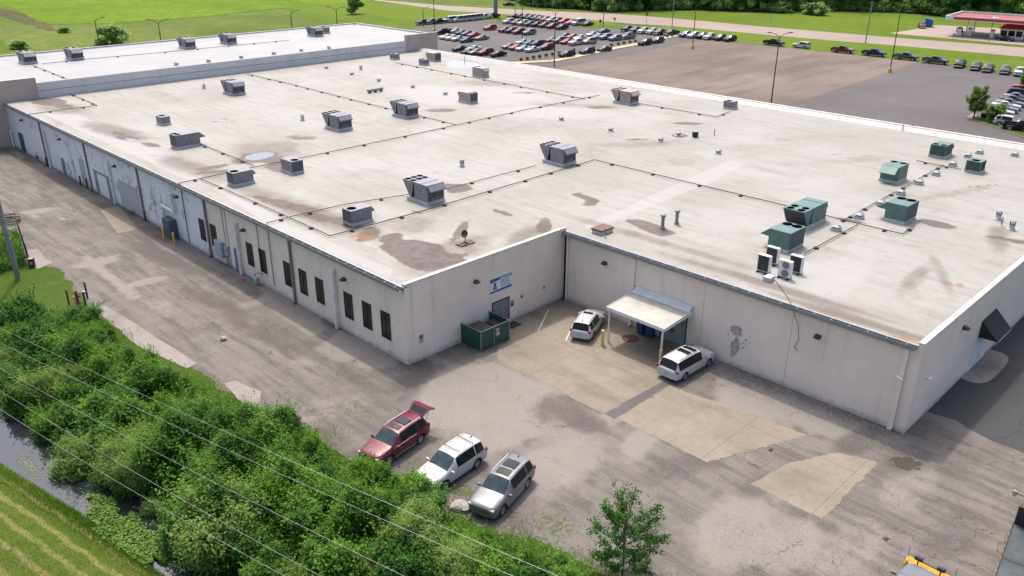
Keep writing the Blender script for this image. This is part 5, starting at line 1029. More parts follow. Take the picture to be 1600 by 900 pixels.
def car_parts(kind):
    """shell of one vehicle kind: subdivided, wheel arches cut, then split by material. Returns {part: mesh}"""
    K = KINDS[kind]; rings = [ring(s) for s in K['st']]; n = len(rings[0])
    bm = bmesh.new(); cl = bm.edges.layers.float.new('crease_edge'); cv = bm.verts.layers.float.new('crease_vert')
    V = [[bm.verts.new(p) for p in r] for r in rings]
    for k in range(len(rings)-1):
        for j in range(n):
            f = bm.faces.new((V[k][j], V[k+1][j], V[k+1][(j+1) % n], V[k][(j+1) % n])); f.smooth = True
            jj = min(j, n-1-j); mi = 0
            if jj <= 1: mi = 4
            if k == K['ws'] and jj in (5, 6): mi = 1
            if k == K['rear'] and jj in (5, 6): mi = 3
            if jj == 4 and K['roof'][0] <= k < K['roof'][1] and k in K['side']: mi = 2
            f.material_index = mi
    for r in (V[0], V[-1]):
        h = n//2
        for a in range(h):
            q = [r[a], r[a+1], r[(n-a-1) % n], r[(n-a) % n]]
            q = list(dict.fromkeys(q))
            if len(q) >= 3: f = bm.faces.new(q); f.smooth = True
    bmesh.ops.recalc_face_normals(bm, faces=bm.faces)
    for e in bm.edges:
        ms = {f.material_index for f in e.link_faces}
        if len(ms) > 1: e[cl] = 0.85
        if 2 in ms and len(ms) > 1: e[cl] = 1.0
        if 4 in ms and len(ms) > 1: e[cl] = 0.8
        if len(ms & {1,3}) and len(ms) > 1: e[cl] = 0.9
    for v in bm.verts:
        for mi in (1, 2, 3):
            if sum(f.material_index == mi for f in v.link_faces) == 1: v[cv] = 1.0 if mi == 2 else .8
    for r_i in (0, len(V)-1):
        for j in range(n):
            e = bm.edges.get((V[r_i][j], V[r_i][(j+1) % n])); e[cl] = 0.35
    if kind in ('pickup',):
        for j in range(n):
            e = bm.edges.get((V[-1][j], V[-1][(j+1) % n])); e[cl] = 0.9
    me = bpy.data.meshes.new('shell'); bm.to_mesh(me); bm.free()
    mats = [bpy.data.materials.get('car_dummy_%d' % i) or bpy.data.materials.new('car_dummy_%d' % i) for i in range(6)]
    for m in mats: me.materials.append(m)
    o = bpy.data.objects.new('shell', me); COL.objects.link(o)
    sub = o.modifiers.new('s', 'SUBSURF'); sub.levels = sub.render_levels = 2
    cb = MB()
    for wxx in K['wheels']:
        for sy in (-1, 1): cb.tube((wxx, sy*(K['tw']-0.16), K['wr']), (wxx, sy*1.3, K['wr']), K['wr']*1.17, n=28, mi=5)
    c = cb.build('cutter', mats); 
    c.data.polygons.foreach_set('material_index', [5]*len(c.data.polygons))
    b = o.modifiers.new('b', 'BOOLEAN'); b.operation = 'DIFFERENCE'; b.solver = 'EXACT'; b.object = c
    dg = bpy.context.evaluated_depsgraph_get(); ev = o.evaluated_get(dg); full = bpy.data.meshes.new_from_object(ev)
    out = {}
    src = bmesh.new(); src.from_mesh(full)
    for part, keepm in (('body', (0, 4, 5)), ('windshield', (1,)), ('side_window', (2,)), ('rear_window', (3,))):
        for side in ((1, -1) if part == 'side_window' else (0,)):
            q = src.copy(); dl = [f for f in q.faces if f.material_index not in keepm or (side and f.calc_center_median().y*side < 0)]
            bmesh.ops.delete(q, geom=dl, context='FACES')
            for f in q.faces: f.material_index = {0: 0, 4: 1, 5: 1}.get(f.material_index, 0) if part == 'body' else 0
            nm = bpy.data.meshes.new(part); q.to_mesh(nm); q.free()
            for m in ([M['white'], M['black']] if part == 'body' else [M['blueglass'] if part == 'windshield' else M['glass']]): nm.materials.append(m)
            for p_ in nm.polygons: p_.use_smooth = True
            sharp(nm, 45)
            out.setdefault(part, []).append(nm)
    src.free(); bpy.data.objects.remove(o); bpy.data.objects.remove(c); bpy.data.meshes.remove(full)
    return out
def wheel_mesh(r):
    t = MB(); t.lathe([(r*.62,-.11),(r*.9,-.115),(r*.99,-.08),(r,0),(r*.99,.08),(r*.9,.115),(r*.62,.11)], n=24, axis='Y')
    w_ = MB(); w_.lathe([(0,.075),(r*.16,.085),(r*.18,.05)], n=12, axis='Y'); w_.lathe([(r*.56,.08),(r*.64,.10),(r*.66,.06)], n=24, axis='Y'); 
    for i in range(5):
        a = 2*math.pi*i/5; cx, cz = math.cos(a), math.sin(a); px_, pz_ = -cz, cx
        q = []
        for rr_, hw in ((r*.14, .055), (r*.6, .04)):
            q += [(cx*rr_+px_*hw, .078, cz*rr_+pz_*hw), (cx*rr_-px_*hw, .078, cz*rr_-pz_*hw)]
        w_.add(q, [(0,1,3,2)])
    w_.lathe([(0,.02),(r*.6,.02)], n=20, mi=1, axis='Y')
    return t, w_
LIB = {}
def add_mesh(name, me, parent, loc=None, rot=None):
    o = bpy.data.objects.new(name, me); COL.objects.link(o); o.parent = parent
    if loc: o.location = loc
    if rot: o.rotation_euler = rot
    return o
def proto(kind):
    K = KINDS[kind]; r = empty({'suv': 'parked_suv', 'sedan': 'parked_car', 'pickup': 'pickup_truck', 'van': 'parked_van', 'minivan': 'parked_minivan'}[kind])
    for part, ms in car_parts(kind).items():
        for me in ms: add_mesh(part, me, r)
    t, wmb = wheel_mesh(K['wr']); first = None
    for wxx in K['wheels']:
        for sy in (1, -1):
            if first is None:
                a = t.build('wheel', M['rubber'], r, True); b = wmb.build('rim', [M['alloy'], M['black']], a); first = (a.data, b.data)
            else:
                a = add_mesh('wheel', first[0], r); b = add_mesh('rim', first[1], a)
            a.location = (wxx, sy*(K['tw']+0.005), K['wr']); a.rotation_euler = (0, 0, 0 if sy > 0 else math.pi)
    s0, s1 = K['st'][1], K['st'][-2]; f0 = K['st'][0][0]
    for sy in (1, -1):
        MB().bbox(-.09, .09, -.16, .16, -.07, .07, .03).build('headlight', M['lens'], r, loc=(s0[0]-.02, sy*(s0[2]-.20), s0[7]-.04))
        if not K.get('bed'): MB().bbox(-.08, .08, -.14, .14, -.10, .10, .03).build('taillight', M['redlens'], r, loc=(s1[0]+.03, sy*(s1[3]-.10), s1[7]-.02))
        sw = K['st'][K['ws']]; 
        MB().bbox(-.06, .07, -.12, .12, -.07, .08, .03).build('mirror', M['black'], r, loc=(sw[0]-.22, sy*(sw[3]+.13), sw[7]+.06))
    gr = MB().bbox(-.09, .035, -.52, .52, -.11, .10, .02).build('grille', M['black'], r, loc=(f0-.03, 0, K['st'][0][6]+.10))
    for zz in (-.05, .05): MB().box(.036, .045, -.48, .48, zz-.012, zz+.012).build('grille_bar', M['chrome'], gr)
    MB().bbox(-.09, .03, -.62, .62, -.05, .05, .02).build('lower_intake', M['black'], r, loc=(f0-.05, 0, K['st'][0][5]+.06))
    xr = K['st'][-1][0]
    if K.get('bed'):
        b = MB(); b0, b1 = -.86, -2.86; zt = 1.20
        for sy in (-1, 1):
            y0_, y1_ = sorted((sy*.90, sy*.99))
            b.box(b1, b0, y0_, y1_, .86, zt)
            a0, a1 = K['wheels'][1]-K['wr']*1.2, K['wheels'][1]+K['wr']*1.2
            b.box(b1, a0, y0_, y1_, .42, .86).box(a1, b0, y0_, y1_, .42, .86)
        b.box(b1, b0, -.90, .90, .70, .76, ).box(b1-.03, b1+.05, -.90, .90, .60, zt-.01).box(b0-.06, b0, -.90, .90, .76, zt-.01)
        b.build('cargo_bed', M['white'], r)
        MB().box(b1+.06, b0-.07, -.895, .895, .762, .775).build('bed_liner', M['black'], r)
        MB().bbox(b1-.22, b1-.04, -.9, .9, .45, .62, .03).build('rear_bumper', M['chrome'], r)
        for sy in (1, -1): MB().box(b1-.05, b1+.03, sy*.93-.06, sy*.93+.06, .78, 1.12).build('taillight', M['redlens'], r)
        MB().bbox(2.72, 2.98, -.9, .9, .42, .60, .03).build('front_bumper', M['chrome'], r)
    else:
        MB().box(-.02, .02, -.16, .16, -.06, .06).build('licence_plate', M['plate'], r, loc=(xr-.005, 0, K['st'][-1][6]+.10))
    return r
for k_ in KINDS: LIB[k_] = proto(k_)
PAINT = {'white': paint('car_white', (0.43,0.435,0.435)), 'silver': paint('car_silver', (0.15,0.16,0.172), 0.15), 'grey': paint('car_grey', (0.07,0.073,0.08), 0.2), 'black': paint('car_black', (0.014,0.015,0.018)),
  'navy': paint('car_navy', (0.018,0.03,0.065), 0.2), 'blue': paint('car_blue', (0.02,0.06,0.20), 0.2), 'red': paint('car_red', (0.33,0.01,0.014)), 'maroon': paint('car_maroon', (0.13,0.008,0.016), 0.1), 'tan': paint('car_tan', (0.36,0.31,0.23), 0.3),
  'teal': paint('car_teal', (0.03,0.08,0.085), 0.3), 'bronze': paint('car_bronze', (0.07,0.045,0.025), 0.3), 'wine': paint('car_wine', (0.115,0.006,0.022), 0.1)}
def put_car(kind, x, y, heading, colour, label, cat, group=None, z=0.006, sc=1.0):
    o = dup(LIB[kind], (x, y, z), heading, (sc, sc, sc))
    for ch in o.children:
        if ch.name.split('.')[0] in ('body', 'cargo_bed') or (ch.name.split('.')[0] == 'mirror' and colour not in ('black',)):
            ch.material_slots[0].link = 'OBJECT'; ch.material_slots[0].material = PAINT[colour]
    tag(o, label, cat, group); return o
def by_wheels(rear, front, side, tw):
    """ground points under the rear and front wheel on the visible side; side +1 = left side of the car"""
    a, b = np.array(at(*rear)), np.array(at(*front)); h = b-a; h /= np.linalg.norm(h); left = np.array([-h[1], h[0]])
    return (a+b)/2-left*side*tw, math.atan2(h[1], h[0])
def part(r, name, mb, m, smooth=False): o = mb.build(name, m, r, smooth); return o
CG = 'vehicles parked in the near yard'
def rails(r, zz, xa, xb, yy, m): 
    for sy in (1, -1): MB().path([(xa, sy*yy, zz-.03), (xa-.12, sy*yy, zz+.04), (xb+.12, sy*yy, zz+.04), (xb, sy*yy, zz-.03)], .022, 6).build('roof_rail', m, r)
def sunroof(r, x0, x1, z0, z1, w_=.42):
    q = MB(); q.add([(x0,-w_,z0),(x1,-w_,z1),(x1,0,z1+.018),(x0,0,z0+.018),(x1,w_,z1),(x0,w_,z0)], [(0,1,2,3),(3,2,4,5)]); q.build('sunroof', M['glass'], r)
def sill_strip(r, zz, m):
    for sy in (1, -1): MB().box(-1.0, 1.0, sy*.965-.015, sy*.965+.02, zz-.02, zz+.02).build('sill_strip', m, r)
# silver
p, h = by_wheels((825.7,762.3), (785.7,806.3), 1, .92); c_ = put_car('suv', p[0], p[1], h, 'silver', 'silver suv with two dark sunroof panels, nearest the small tree', 'suv', CG)
rails(c_, 1.70, .2, -1.9, .62, M['chrome']); sunroof(c_, .12, -.42, 1.705, 1.745); sunroof(c_, -.62, -1.35, 1.757, 1.745); sill_strip(c_, .36, M['chrome']); part(c_, 'antenna_fin', MB().bbox(-1.95,-1.8,-.02,.02,1.68,1.76,.01), M['black'])
p, h = by_wheels((743.8,734), (698.6,765), 1, .92); c_ = put_car('suv', p[0], p[1], h, 'white', 'white suv with two dark roof cross bars nosing into the bushes', 'suv', CG)
rails(c_, 1.70, .2, -1.9, .62, M['white'])
for xx in (-.15, -1.35): part(c_, 'cross_bar', MB().tube((xx,-.66,1.80),(xx,.66,1.80),.028,n=6), M['black'])
part(c_, 'antenna_fin', MB().bbox(-1.95,-1.8,-.02,.02,1.68,1.76,.01), M['black'])
p, h = by_wheels((657.8,693.5), (609.9,726.8), 1, .92); rc = put_car('suv', p[0], p[1], h, 'wine', 'dark red suv with its tailgate raised', 'suv', CG)
rails(rc, 1.70, .2, -1.9, .62, M['chrome']); sunroof(rc, .10, -.30, 1.70, 1.74); sunroof(rc, -.50, -1.20, 1.757, 1.752); sill_strip(rc, .36, M['chrome']); sill_strip(rc, 1.02, M['chrome'])
# raised tailgate of the red one: the closed rear window goes dark inside, gate swung up from the roof
tg = MB(); 
prof = [(-2.02, 1.66), (-2.58, 1.98), (-2.98, 1.86), (-3.10, 1.72)]
vs = []
for (x_, z_), hw in zip(prof, (.62, .74, .80, .76)):
    vs += [(x_, -hw, z_), (x_, hw, z_), (x_, hw, z_-.08), (x_, -hw, z_-.08)]
fs = []
for i in range(3):
    a = i*4; b = a+4; fs += [(a, a+1, b+1, b), (a+3, b+3, b+2, a+2), (a, b, b+3, a+3), (a+1, a+2, b+2, b+1)]
fs += [(0,3,2,1), (12,13,14,15)]
tg.add(vs, fs); tgo = part(rc, 'raised_tailgate', tg, PAINT['wine'])
q = MB(); q.add([(-2.10,-.54,1.715),(-2.10,.54,1.715),(-2.52,.62,1.955),(-2.52,-.62,1.955)], [(0,1,2,3)]); q.build('tailgate_window', M['glass'], tgo)
MB().box(-3.09,-2.98,-.74,-.5,1.83,1.86).box(-3.09,-2.98,.5,.74,1.83,1.86).build('taillight', M['redlens'], tgo)
MB().path([(-2.25,-.72,1.3),(-2.55,-.72,1.9)], .015, 5).path([(-2.25,.72,1.3),(-2.55,.72,1.9)], .015, 5).build('gas_strut', M['black'], tgo)
MB().box(-2.40,-2.33,-.62,.62,.75,1.10).build('cargo_opening', M['black'], rc)
# minivan and crossover
p, h = by_wheels((1070.4,594.6), (1105.4,574.2), -1, .94); c_ = put_car('minivan', p[0], p[1], h, 'white', 'white minivan with sunroof and dark rails beside the canopy', 'minivan', CG)
rails(c_, 1.70, .3, -1.9, .64, M['black']); sunroof(c_, .45, -.02, 1.70, 1.755, .5); q = MB(); q.add([(-.25,-.5,1.755),(-.75,-.5,1.76),(-.75,.5,1.76),(-.25,.5,1.755)], [(0,1,2,3)]); q.build('sunroof', M['glass'], c_)
p, h = by_wheels((928,529), (941.5,509), -1, .90); c_ = put_car('suv', p[0], p[1], h, 'white', 'white crossover seen from behind, parked by the sign wall courtyard', 'suv', CG, sc=.95)
rails(c_, 1.70, .2, -1.9, .62, M['galv']); sunroof(c_, .12, -.30, 1.703, 1.74); part(c_, 'brake_light', MB().box(-2.12,-2.06,-.2,.2,1.60,1.64), M['redlens']); part(c_, 'antenna_fin', MB().bbox(-1.9,-1.78,-.02,.02,1.68,1.78,.01), M['black'])

# snow plough pickup at the bottom edge
bx, by = 38.55, 8.2; pt = put_car('pickup', bx-3.45, by+0.0, 0.0, 'silver', 'silver pickup truck at the bottom edge with a yellow snow plow on its front', 'pickup', CG)
pl = MB(); 
for i in range(6):
    t0, t1 = i/6, (i+1)/6
    fx = lambda t: 3.35+.30*(2*t-1)**2-.2; fz = lambda t: .12+.78*t
    pl.add([(fx(t0),-1.2,fz(t0)),(fx(t0),1.2,fz(t0)),(fx(t1),1.2,fz(t1)),(fx(t1),-1.2,fz(t1)),(fx(t0)-.03,-1.2,fz(t0)),(fx(t0)-.03,1.2,fz(t0)),(fx(t1)-.03,1.2,fz(t1)),(fx(t1)-.03,-1.2,fz(t1))], [(0,1,2,3),(7,6,5,4),(0,4,5,1),(2,6,7,3),(0,3,7,4),(1,5,6,2)])
pb = pl.build('plow_blade', M['plowyellow'], pt)
g = MB()
for yy in (-1.1,-.55,0,.55,1.1): g.box(3.10,3.20,yy-.03,yy+.03,.2,.85)
g.build('blade_rib', M['plowyellow'], pb); MB().path([(2.7,-.35,.5),(3.15,-.1,.45)], .05).path([(2.7,.35,.5),(3.15,.1,.45)], .05).path([(3.02,-.55,.6),(3.02,-.55,1.25),(3.02,.55,1.25),(3.02,.55,.6)], .035).build('plow_frame', M['black'], pt)
for yy in (-.55,.55): MB().bbox(2.92,3.14,yy-.2,yy+.2,1.27,1.46,.04).build('plow_lamp', M['black'], pt)
for yy in (-1.15,1.15): MB().tube((3.4,yy,.9),(3.4,yy,1.55),.015,n=5).build('marker_rod', M['black'], pt)
# flatbed truck at the right edge
r = empty('flatbed_truck', (45.0, 5.05, 0), R(-2)); 
x_a, x_b = at(1557, 898, 1.25), at(1584, 818, 1.25); hd = math.atan2(x_b[1]-x_a[1], x_b[0]-x_a[0]); r.location = (x_b[0], x_b[1], 0); r.rotation_euler = (0, 0, hd)
W_ = 2.5      # left edge of the deck runs along local y = 0, deck extends to -W_
MB().box(-6.6, 0, -W_, 0, 1.12, 1.25).build('deck', M['deck'], r); MB().box(-6.6, 0, 0.003, 0.06, 1.05, 1.29).box(-6.6, 0, -W_-.06, -W_-.003, 1.05, 1.29).build('side_rail', M['black'], r)
g = MB()
for i in range(11): g.box(-6.4+i*.58, -6.15+i*.58, 0.062, 0.075, 1.12, 1.22)
g.build('reflective_tape', M['yellow'], r)
MB().box(0.05, 0.2, -W_, 0, 1.1, 2.35).box(0.2, 0.75, -W_, -.02, 1.1, 1.5).build('headboard', M['black'], r)
MB().box(-3.4,-3.2,-W_+.05,-.05,1.252,1.27).box(-6.5,-5.3,-W_+.05,-.05,1.252,1.262).build('deck_plate', M['rtu_dark'], r)
MB().bbox(0.85, 2.3, -W_+.15, -.15, .9, 2.55, .12).build('cab', PAINT['white'], r); MB().bbox(2.3, 3.4, -W_+.3, -.3, .8, 1.6, .1).build('hood', PAINT['white'], r)
MB().box(.84,.846,-W_+.5,-.5,1.75,2.35).box(1.1,2.0,-.149,-.143,1.7,2.3).build('cab_window', M['glass'], r)
MB().path([(1.9,-.1,1.9),(1.95,.4,1.95)], .03).path([(1.9,-W_+.1,1.9),(1.95,-W_-.4,1.95)], .03).build('mirror_arm', M['black'], r); MB().bbox(1.85,1.98,.28,.52,1.75,2.1,.03).build('mirror', M['lens'], r)
for xx in (-5.2,-4.1,2.6):
    for yy in (-.2, -W_+.2): a = add_mesh('wheel', LIB['pickup'].children[0].data, r) if False else MB().lathe([(0,-.13),(.3,-.13),(.46,-.1),(.48,0),(.46,.1),(.3,.13),(0,.13)], n=20, axis='Y').build('wheel', M['rubber'], r, True, loc=(xx,yy,.48))
MB().box(-6.4, 2.2, -W_/2-.5, -W_/2+.5, .7, 1.1).build('chassis', M['black'], r)
tag(r, 'flatbed truck with dark deck and yellow edge tape cut by the right edge', 'truck', CG)

# ------------------------------------------------------------------ the car lots behind
NAMES = {'suv': ('suv', 'suv'), 'sedan': ('sedan', 'car'), 'pickup': ('pickup', 'pickup'), 'van': ('van', 'van'), 'minivan': ('minivan', 'minivan')}
CNAME = {'wine': 'dark red', 'teal': 'dark teal', 'navy': 'dark blue'}
def car_row(rowname, heading, lst, group):
    lst = sorted(lst, key=lambda c: c[0]); n = len(lst); rr = random.Random(len(lst)*7+int(lst[0][0]))
    for i, (px, py, kind, colour) in enumerate(lst):
        nm, cat = NAMES[kind]; x, y = at(px, py); 
        same = [c for c in lst if c[2] == kind and c[3] == colour]
        if len(same) == 1: lb = f'{CNAME.get(colour, colour)} {nm} in {rowname}'
        else:
            j = same.index((px, py, kind, colour)); lb = f'{ordw(j)} {CNAME.get(colour, colour)} {nm} from the left in {rowname}'
        put_car(kind, x, y+0.0, R(heading)+rr.gauss(0, .02), colour, lb, cat, group)
PG = 'vehicles parked in the car lots behind the roof'
z1 = lambda l: [(630+u/9.376, v/9.376, k_, c) for u, v, k_, c in l]
z2 = lambda l: [(770+u/9.377, v/9.377, k_, c) for u, v, k_, c in l]
z3 = lambda l: [(900+u/9.376, v/9.376, k_, c) for u, v, k_, c in l]
B = -8   # the pixel marks the foot of each car; its centre lies a touch further
car_row('the grass-side row left of the sign post', 180, z1([(300,362,'pickup','navy'),(425,352,'pickup','silver'),(525,345,'pickup','black'),(690,328,'van','white'),(815,322,'van','white'),(895,312,'van','white'),(985,302,'van','white'),(1065,293,'van','white'),(1195,278,'pickup','white'),(1310,264,'pickup','navy')]), PG)
car_row('the rear file of the left cluster', 180, z1([(560,500,'suv','black'),(655,488,'sedan','navy'),(765,480,'sedan','white'),(860,510,'sedan','black'),(945,520,'sedan','blue'),(1040,540,'sedan','red')]), PG)
car_row('the front file of the left cluster', 180, z1([(635,572,'sedan','white'),(720,585,'sedan','white'),(808,598,'sedan','white'),(935,618,'sedan','teal'),(1150,585,'sedan','silver')]), PG)
car_row('the row half hidden by the parapet', 180, z1([(835,745,'sedan','navy'),(1030,748,'sedan','white'),(960,792,'sedan','black'),(1065,798,'sedan','silver'),(1205,805,'suv','maroon'),(1390,825,'sedan','black')]), PG)
car_row('the open aisle left of the double lamp', 180, [(765.5,47,'suv','red')], PG)
car_row('the rearmost row by the road verge', 180, z2([(310,262,'sedan','black'),(395,258,'sedan','navy'),(480,278,'suv','navy'),(555,288,'suv','black'),(632,296,'suv','navy'),(695,308,'suv','black'),(770,315,'suv','red'),(860,324,'suv','white'),(945,334,'suv','black'),(1040,347,'suv','red'),(1140,359,'sedan','red'),(1250,368,'van','white'),(1385,378,'sedan','navy')]), PG)
car_row('the second row from the road', 180, z2([(230,345,'suv','white'),(355,362,'suv','maroon'),(445,368,'suv','white'),(540,382,'suv','grey'),(645,392,'suv','black'),(755,402,'suv','grey'),(870,416,'suv','maroon'),(1010,432,'suv','navy')]), PG)
car_row('the short third row from the road', 180, z2([(180,472,'suv','maroon'),(275,482,'suv','navy'),(378,498,'suv','maroon'),(530,508,'suv','silver')]), PG)
car_row('the cluster right of the double lamp', 180, z2([(860,618,'sedan','wine'),(970,628,'suv','silver'),(1088,642,'sedan','red'),(1210,658,'suv','white'),(1412,640,'minivan','tan')]), PG)
car_row('the file behind the middle cluster', 180, z2([(1060,552,'sedan','teal'),(1170,568,'sedan','red'),(1275,585,'sedan','white')]), PG)
car_row('the front file before the planter strip', 180, z2([(240,712,'sedan','silver'),(342,728,'sedan','red'),(445,742,'sedan','white'),(578,758,'sedan','white')]), PG)
car_row('the second file before the planter strip', 180, z2([(435,650,'sedan','white'),(545,662,'sedan','blue'),(650,680,'suv','navy'),(790,728,'suv','maroon')]), PG)
car_row('the row along the planter strip', 180, [(885.5,89.2,'suv','black'),(917.0,84.5,'suv','navy'),(944.0,80,'sedan','bronze'),(1007.5,70.2,'suv','black'),(1026.5,67,'suv','grey')], PG)
car_row('the silver row by the exit drive', 180, z3([(235,535,'sedan','white'),(330,560,'sedan','silver'),(400,485,'sedan','grey'),(430,578,'suv','silver'),(570,594,'suv','silver'),(755,570,'pickup','silver')]), PG)
car_row('the pickup row at the road corner', 180, z3([(760,462,'pickup','black'),(880,478,'pickup','grey'),(1000,488,'pickup','white'),(1130,498,'pickup','white'),(1235,508,'pickup','maroon'),(1395,516,'pickup','black')]), PG)
car_row('the verge row right of the planter', 180, [(1070.5,57.8,'suv','blue'),(1083,59,'suv','white'),(1096.5,60.2,'suv','black'),(1110,61.4,'pickup','white'),(1124.5,63,'suv','black'),(1140,64.5,'suv','black')], PG)
car_row('the nose-to-tail line along the verge', -90, [(1209,71,'pickup','black'),(1316,82.5,'pickup','maroon'),(1365,87.5,'pickup','navy'),(1415,93.5,'pickup','grey'),(1461,99.5,'pickup','grey')], PG)
car_row('the nose-to-tail line along the verge', 90, [(1252,75,'suv','white')], PG)
car_row('the row facing us by the verge', 190, [(1499,104.5,'pickup','black'),(1524,108.5,'pickup','teal'),(1543,111.5,'pickup','bronze'),(1570,114.5,'pickup','grey'),(1592,117.5,'pickup','white')], PG)
car_row('the packed file at the right edge', -75, [(1556,186,'sedan','black'),(1560,180,'sedan','white'),(1566,175,'sedan','silver'),(1571,170.5,'sedan','white'),(1577,166,'sedan','silver'),(1583,161,'sedan','grey'),(1589,156.5,'sedan','silver'),(1594,152,'suv','navy'),(1599,147,'suv','red')], PG)
car_row('the right edge corner behind the round shrub', -82, [(1577,197,'suv','white'),(1597,205,'pickup','black')], PG)
x, y = at(795, 9.2); put_car('sedan', x, y, R(118), 'black', 'black sedan driving on the road at the top', 'car')
x, y = at(1570, 64); put_car('sedan', x, y, R(-100), 'black', 'black sedan beside the fuel pumps under the red station canopy', 'car')
x, y = at(1440, 43.5); put_car('pickup', x, y, R(205), 'maroon', 'dark red pickup next to the blue dumpster', 'pickup')
x, y = at(1499, 49.5); put_car('sedan', x, y, R(200), 'black', 'black car at the left fuel pump', 'car')
for o in LIB.values(): remove_tree(o)
# ------------------------------------------------------------------ leaves and plants
def leaf_mesh(name, C, Nn, S_, tone, m, aspect=0.6, seed=0, droop=None):
    """one mesh of rhombic leaves; C centres, Nn normals, S_ sizes"""
    rs = np.random.RandomState(seed); n = len(C)
    Nn = Nn/np.maximum(np.linalg.norm(Nn, axis=1, keepdims=True), 1e-6)
    t = rs.randn(n, 3); t -= (t*Nn).sum(1, keepdims=True)*Nn; t /= np.maximum(np.linalg.norm(t, axis=1, keepdims=True), 1e-6)
    if droop is not None: t = droop/np.maximum(np.linalg.norm(droop, axis=1, keepdims=True), 1e-6)
    b = np.cross(Nn, t); s = S_[:, None]
    v = np.stack([C-t*s*.5, C+b*s*aspect*.5+Nn*s*.08, C+t*s*.5, C-b*s*aspect*.5+Nn*s*.08], 1).reshape(-1, 3)
    me = bpy.data.meshes.new(name); me.vertices.add(4*n); me.vertices.foreach_set('co', v.astype(np.float32).ravel())
    me.loops.add(4*n); me.loops.foreach_set('vertex_index', np.arange(4*n, dtype=np.int32))
    me.polygons.add(n); me.polygons.foreach_set('loop_start', np.arange(0, 4*n, 4, dtype=np.int32)); me.update(calc_edges=True)
    a = me.attributes.new('tone', 'FLOAT', 'FACE'); a.data.foreach_set('value', np.clip(tone, 0, 1).astype(np.float32))
    me.materials.append(m); return me
def clumpy(rs, blobs, per, leaf, tvar=.25):
    C, Nn, S_, T_ = [], [], [], []
    for (c, r, tone) in blobs:
        n = int(per*(r[0]*r[2])) if not np.isscalar(r) else per
        d = rs.randn(n, 3); d /= np.linalg.norm(d, axis=1, keepdims=True); rad = rs.uniform(0.25, 1.0, n)**0.45
        rad *= 1+0.24*rs.randn(n)
        C.append(np.array(c)+d*rad[:, None]*np.array(r)); nn = d*0.7+np.array([0,0,.65])+rs.randn(n, 3)*.45; Nn.append(nn)
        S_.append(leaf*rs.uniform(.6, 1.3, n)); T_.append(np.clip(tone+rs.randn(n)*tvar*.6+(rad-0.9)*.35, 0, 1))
    return np.concatenate(C), np.concatenate(Nn), np.concatenate(S_), np.concatenate(T_)
def shrub_proto(seed, m, r, h, leaf, nblob=13, per=1500, feathery=False):
    rs = np.random.RandomState(seed); root = empty('shrub'); blobs = []
    for i in range(nblob):
        a = rs.uniform(0, 6.28); q = math.sqrt(rs.uniform(0, 1))*r*.75; zz = h*rs.uniform(.35, .92)*(1-.45*(q/r)**2)
        br = r*rs.uniform(.18, .42); blobs.append(((q*math.cos(a), q*math.sin(a), zz), (br, br, br*rs.uniform(.75, 1.35)), rs.uniform(.1, .85)))
    for i in range(6):
        a = rs.uniform(0, 6.28); blobs.append(((r*.7*math.cos(a), r*.7*math.sin(a), h*.22), (r*.35, r*.35, h*.26), rs.uniform(.05, .5)))
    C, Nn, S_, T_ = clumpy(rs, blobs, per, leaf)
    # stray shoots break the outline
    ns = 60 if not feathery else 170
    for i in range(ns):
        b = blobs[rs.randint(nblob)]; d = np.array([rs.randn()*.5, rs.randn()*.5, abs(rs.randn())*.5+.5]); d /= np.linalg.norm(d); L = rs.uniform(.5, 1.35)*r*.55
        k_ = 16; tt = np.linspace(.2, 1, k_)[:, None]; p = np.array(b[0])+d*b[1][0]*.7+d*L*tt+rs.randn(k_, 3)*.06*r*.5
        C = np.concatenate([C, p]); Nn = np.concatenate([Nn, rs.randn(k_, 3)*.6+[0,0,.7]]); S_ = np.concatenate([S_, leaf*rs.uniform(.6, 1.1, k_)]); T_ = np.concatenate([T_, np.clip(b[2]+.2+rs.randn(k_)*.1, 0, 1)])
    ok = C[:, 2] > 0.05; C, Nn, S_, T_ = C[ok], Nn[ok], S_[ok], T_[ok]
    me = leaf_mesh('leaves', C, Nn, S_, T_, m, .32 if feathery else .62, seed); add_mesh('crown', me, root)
    g = MB()
    for b in blobs[:7]: g.path([(0.05*b[0][0], 0.05*b[0][1], -0.2), (b[0][0]*.45, b[0][1]*.45, b[0][2]*.5), (b[0][0]*.9, b[0][1]*.9, b[0][2])], 0.035, 5)
    g.build('trunk', M['bark'], root); return root
SH = {'mid': shrub_proto(1, M['leaf_mid'], 1.7, 2.6, .16, 18, 2300), 'mid2': shrub_proto(2, M['leaf_mid'], 2.1, 3.2, .165, 26, 1900), 'dark': shrub_proto(3, M['leaf_dark'], 1.8, 2.8, .17, 20, 2100), 'bright': shrub_proto(4, M['leaf_bright'], 1.4, 1.7, .145, 16, 2400), 'bright2': shrub_proto(5, M['leaf_bright'], 1.7, 2.3, .15, 19, 2300),
      'willow': shrub_proto(6, M['leaf_yellow'], 1.8, 3.0, .155, 26, 2900, True), 'willow2': shrub_proto(7, M['leaf_yellow'], 1.3, 2.2, .15, 18, 2700, True), 'dark2': shrub_proto(8, M['leaf_dark'], 1.4, 2.0, .16, 16, 2200)}
SLAB = {'mid': 'mid-green leafy shrub crowded among others in the thicket between ditch and yard', 'dark': 'dark green leafy shrub crowded among others in the thicket between ditch and yard', 'bright': 'bright green leafy shrub crowded among others in the thicket between ditch and yard', 'willow': 'yellow-green feathery willow shrub crowded among others in the thicket between ditch and yard'}
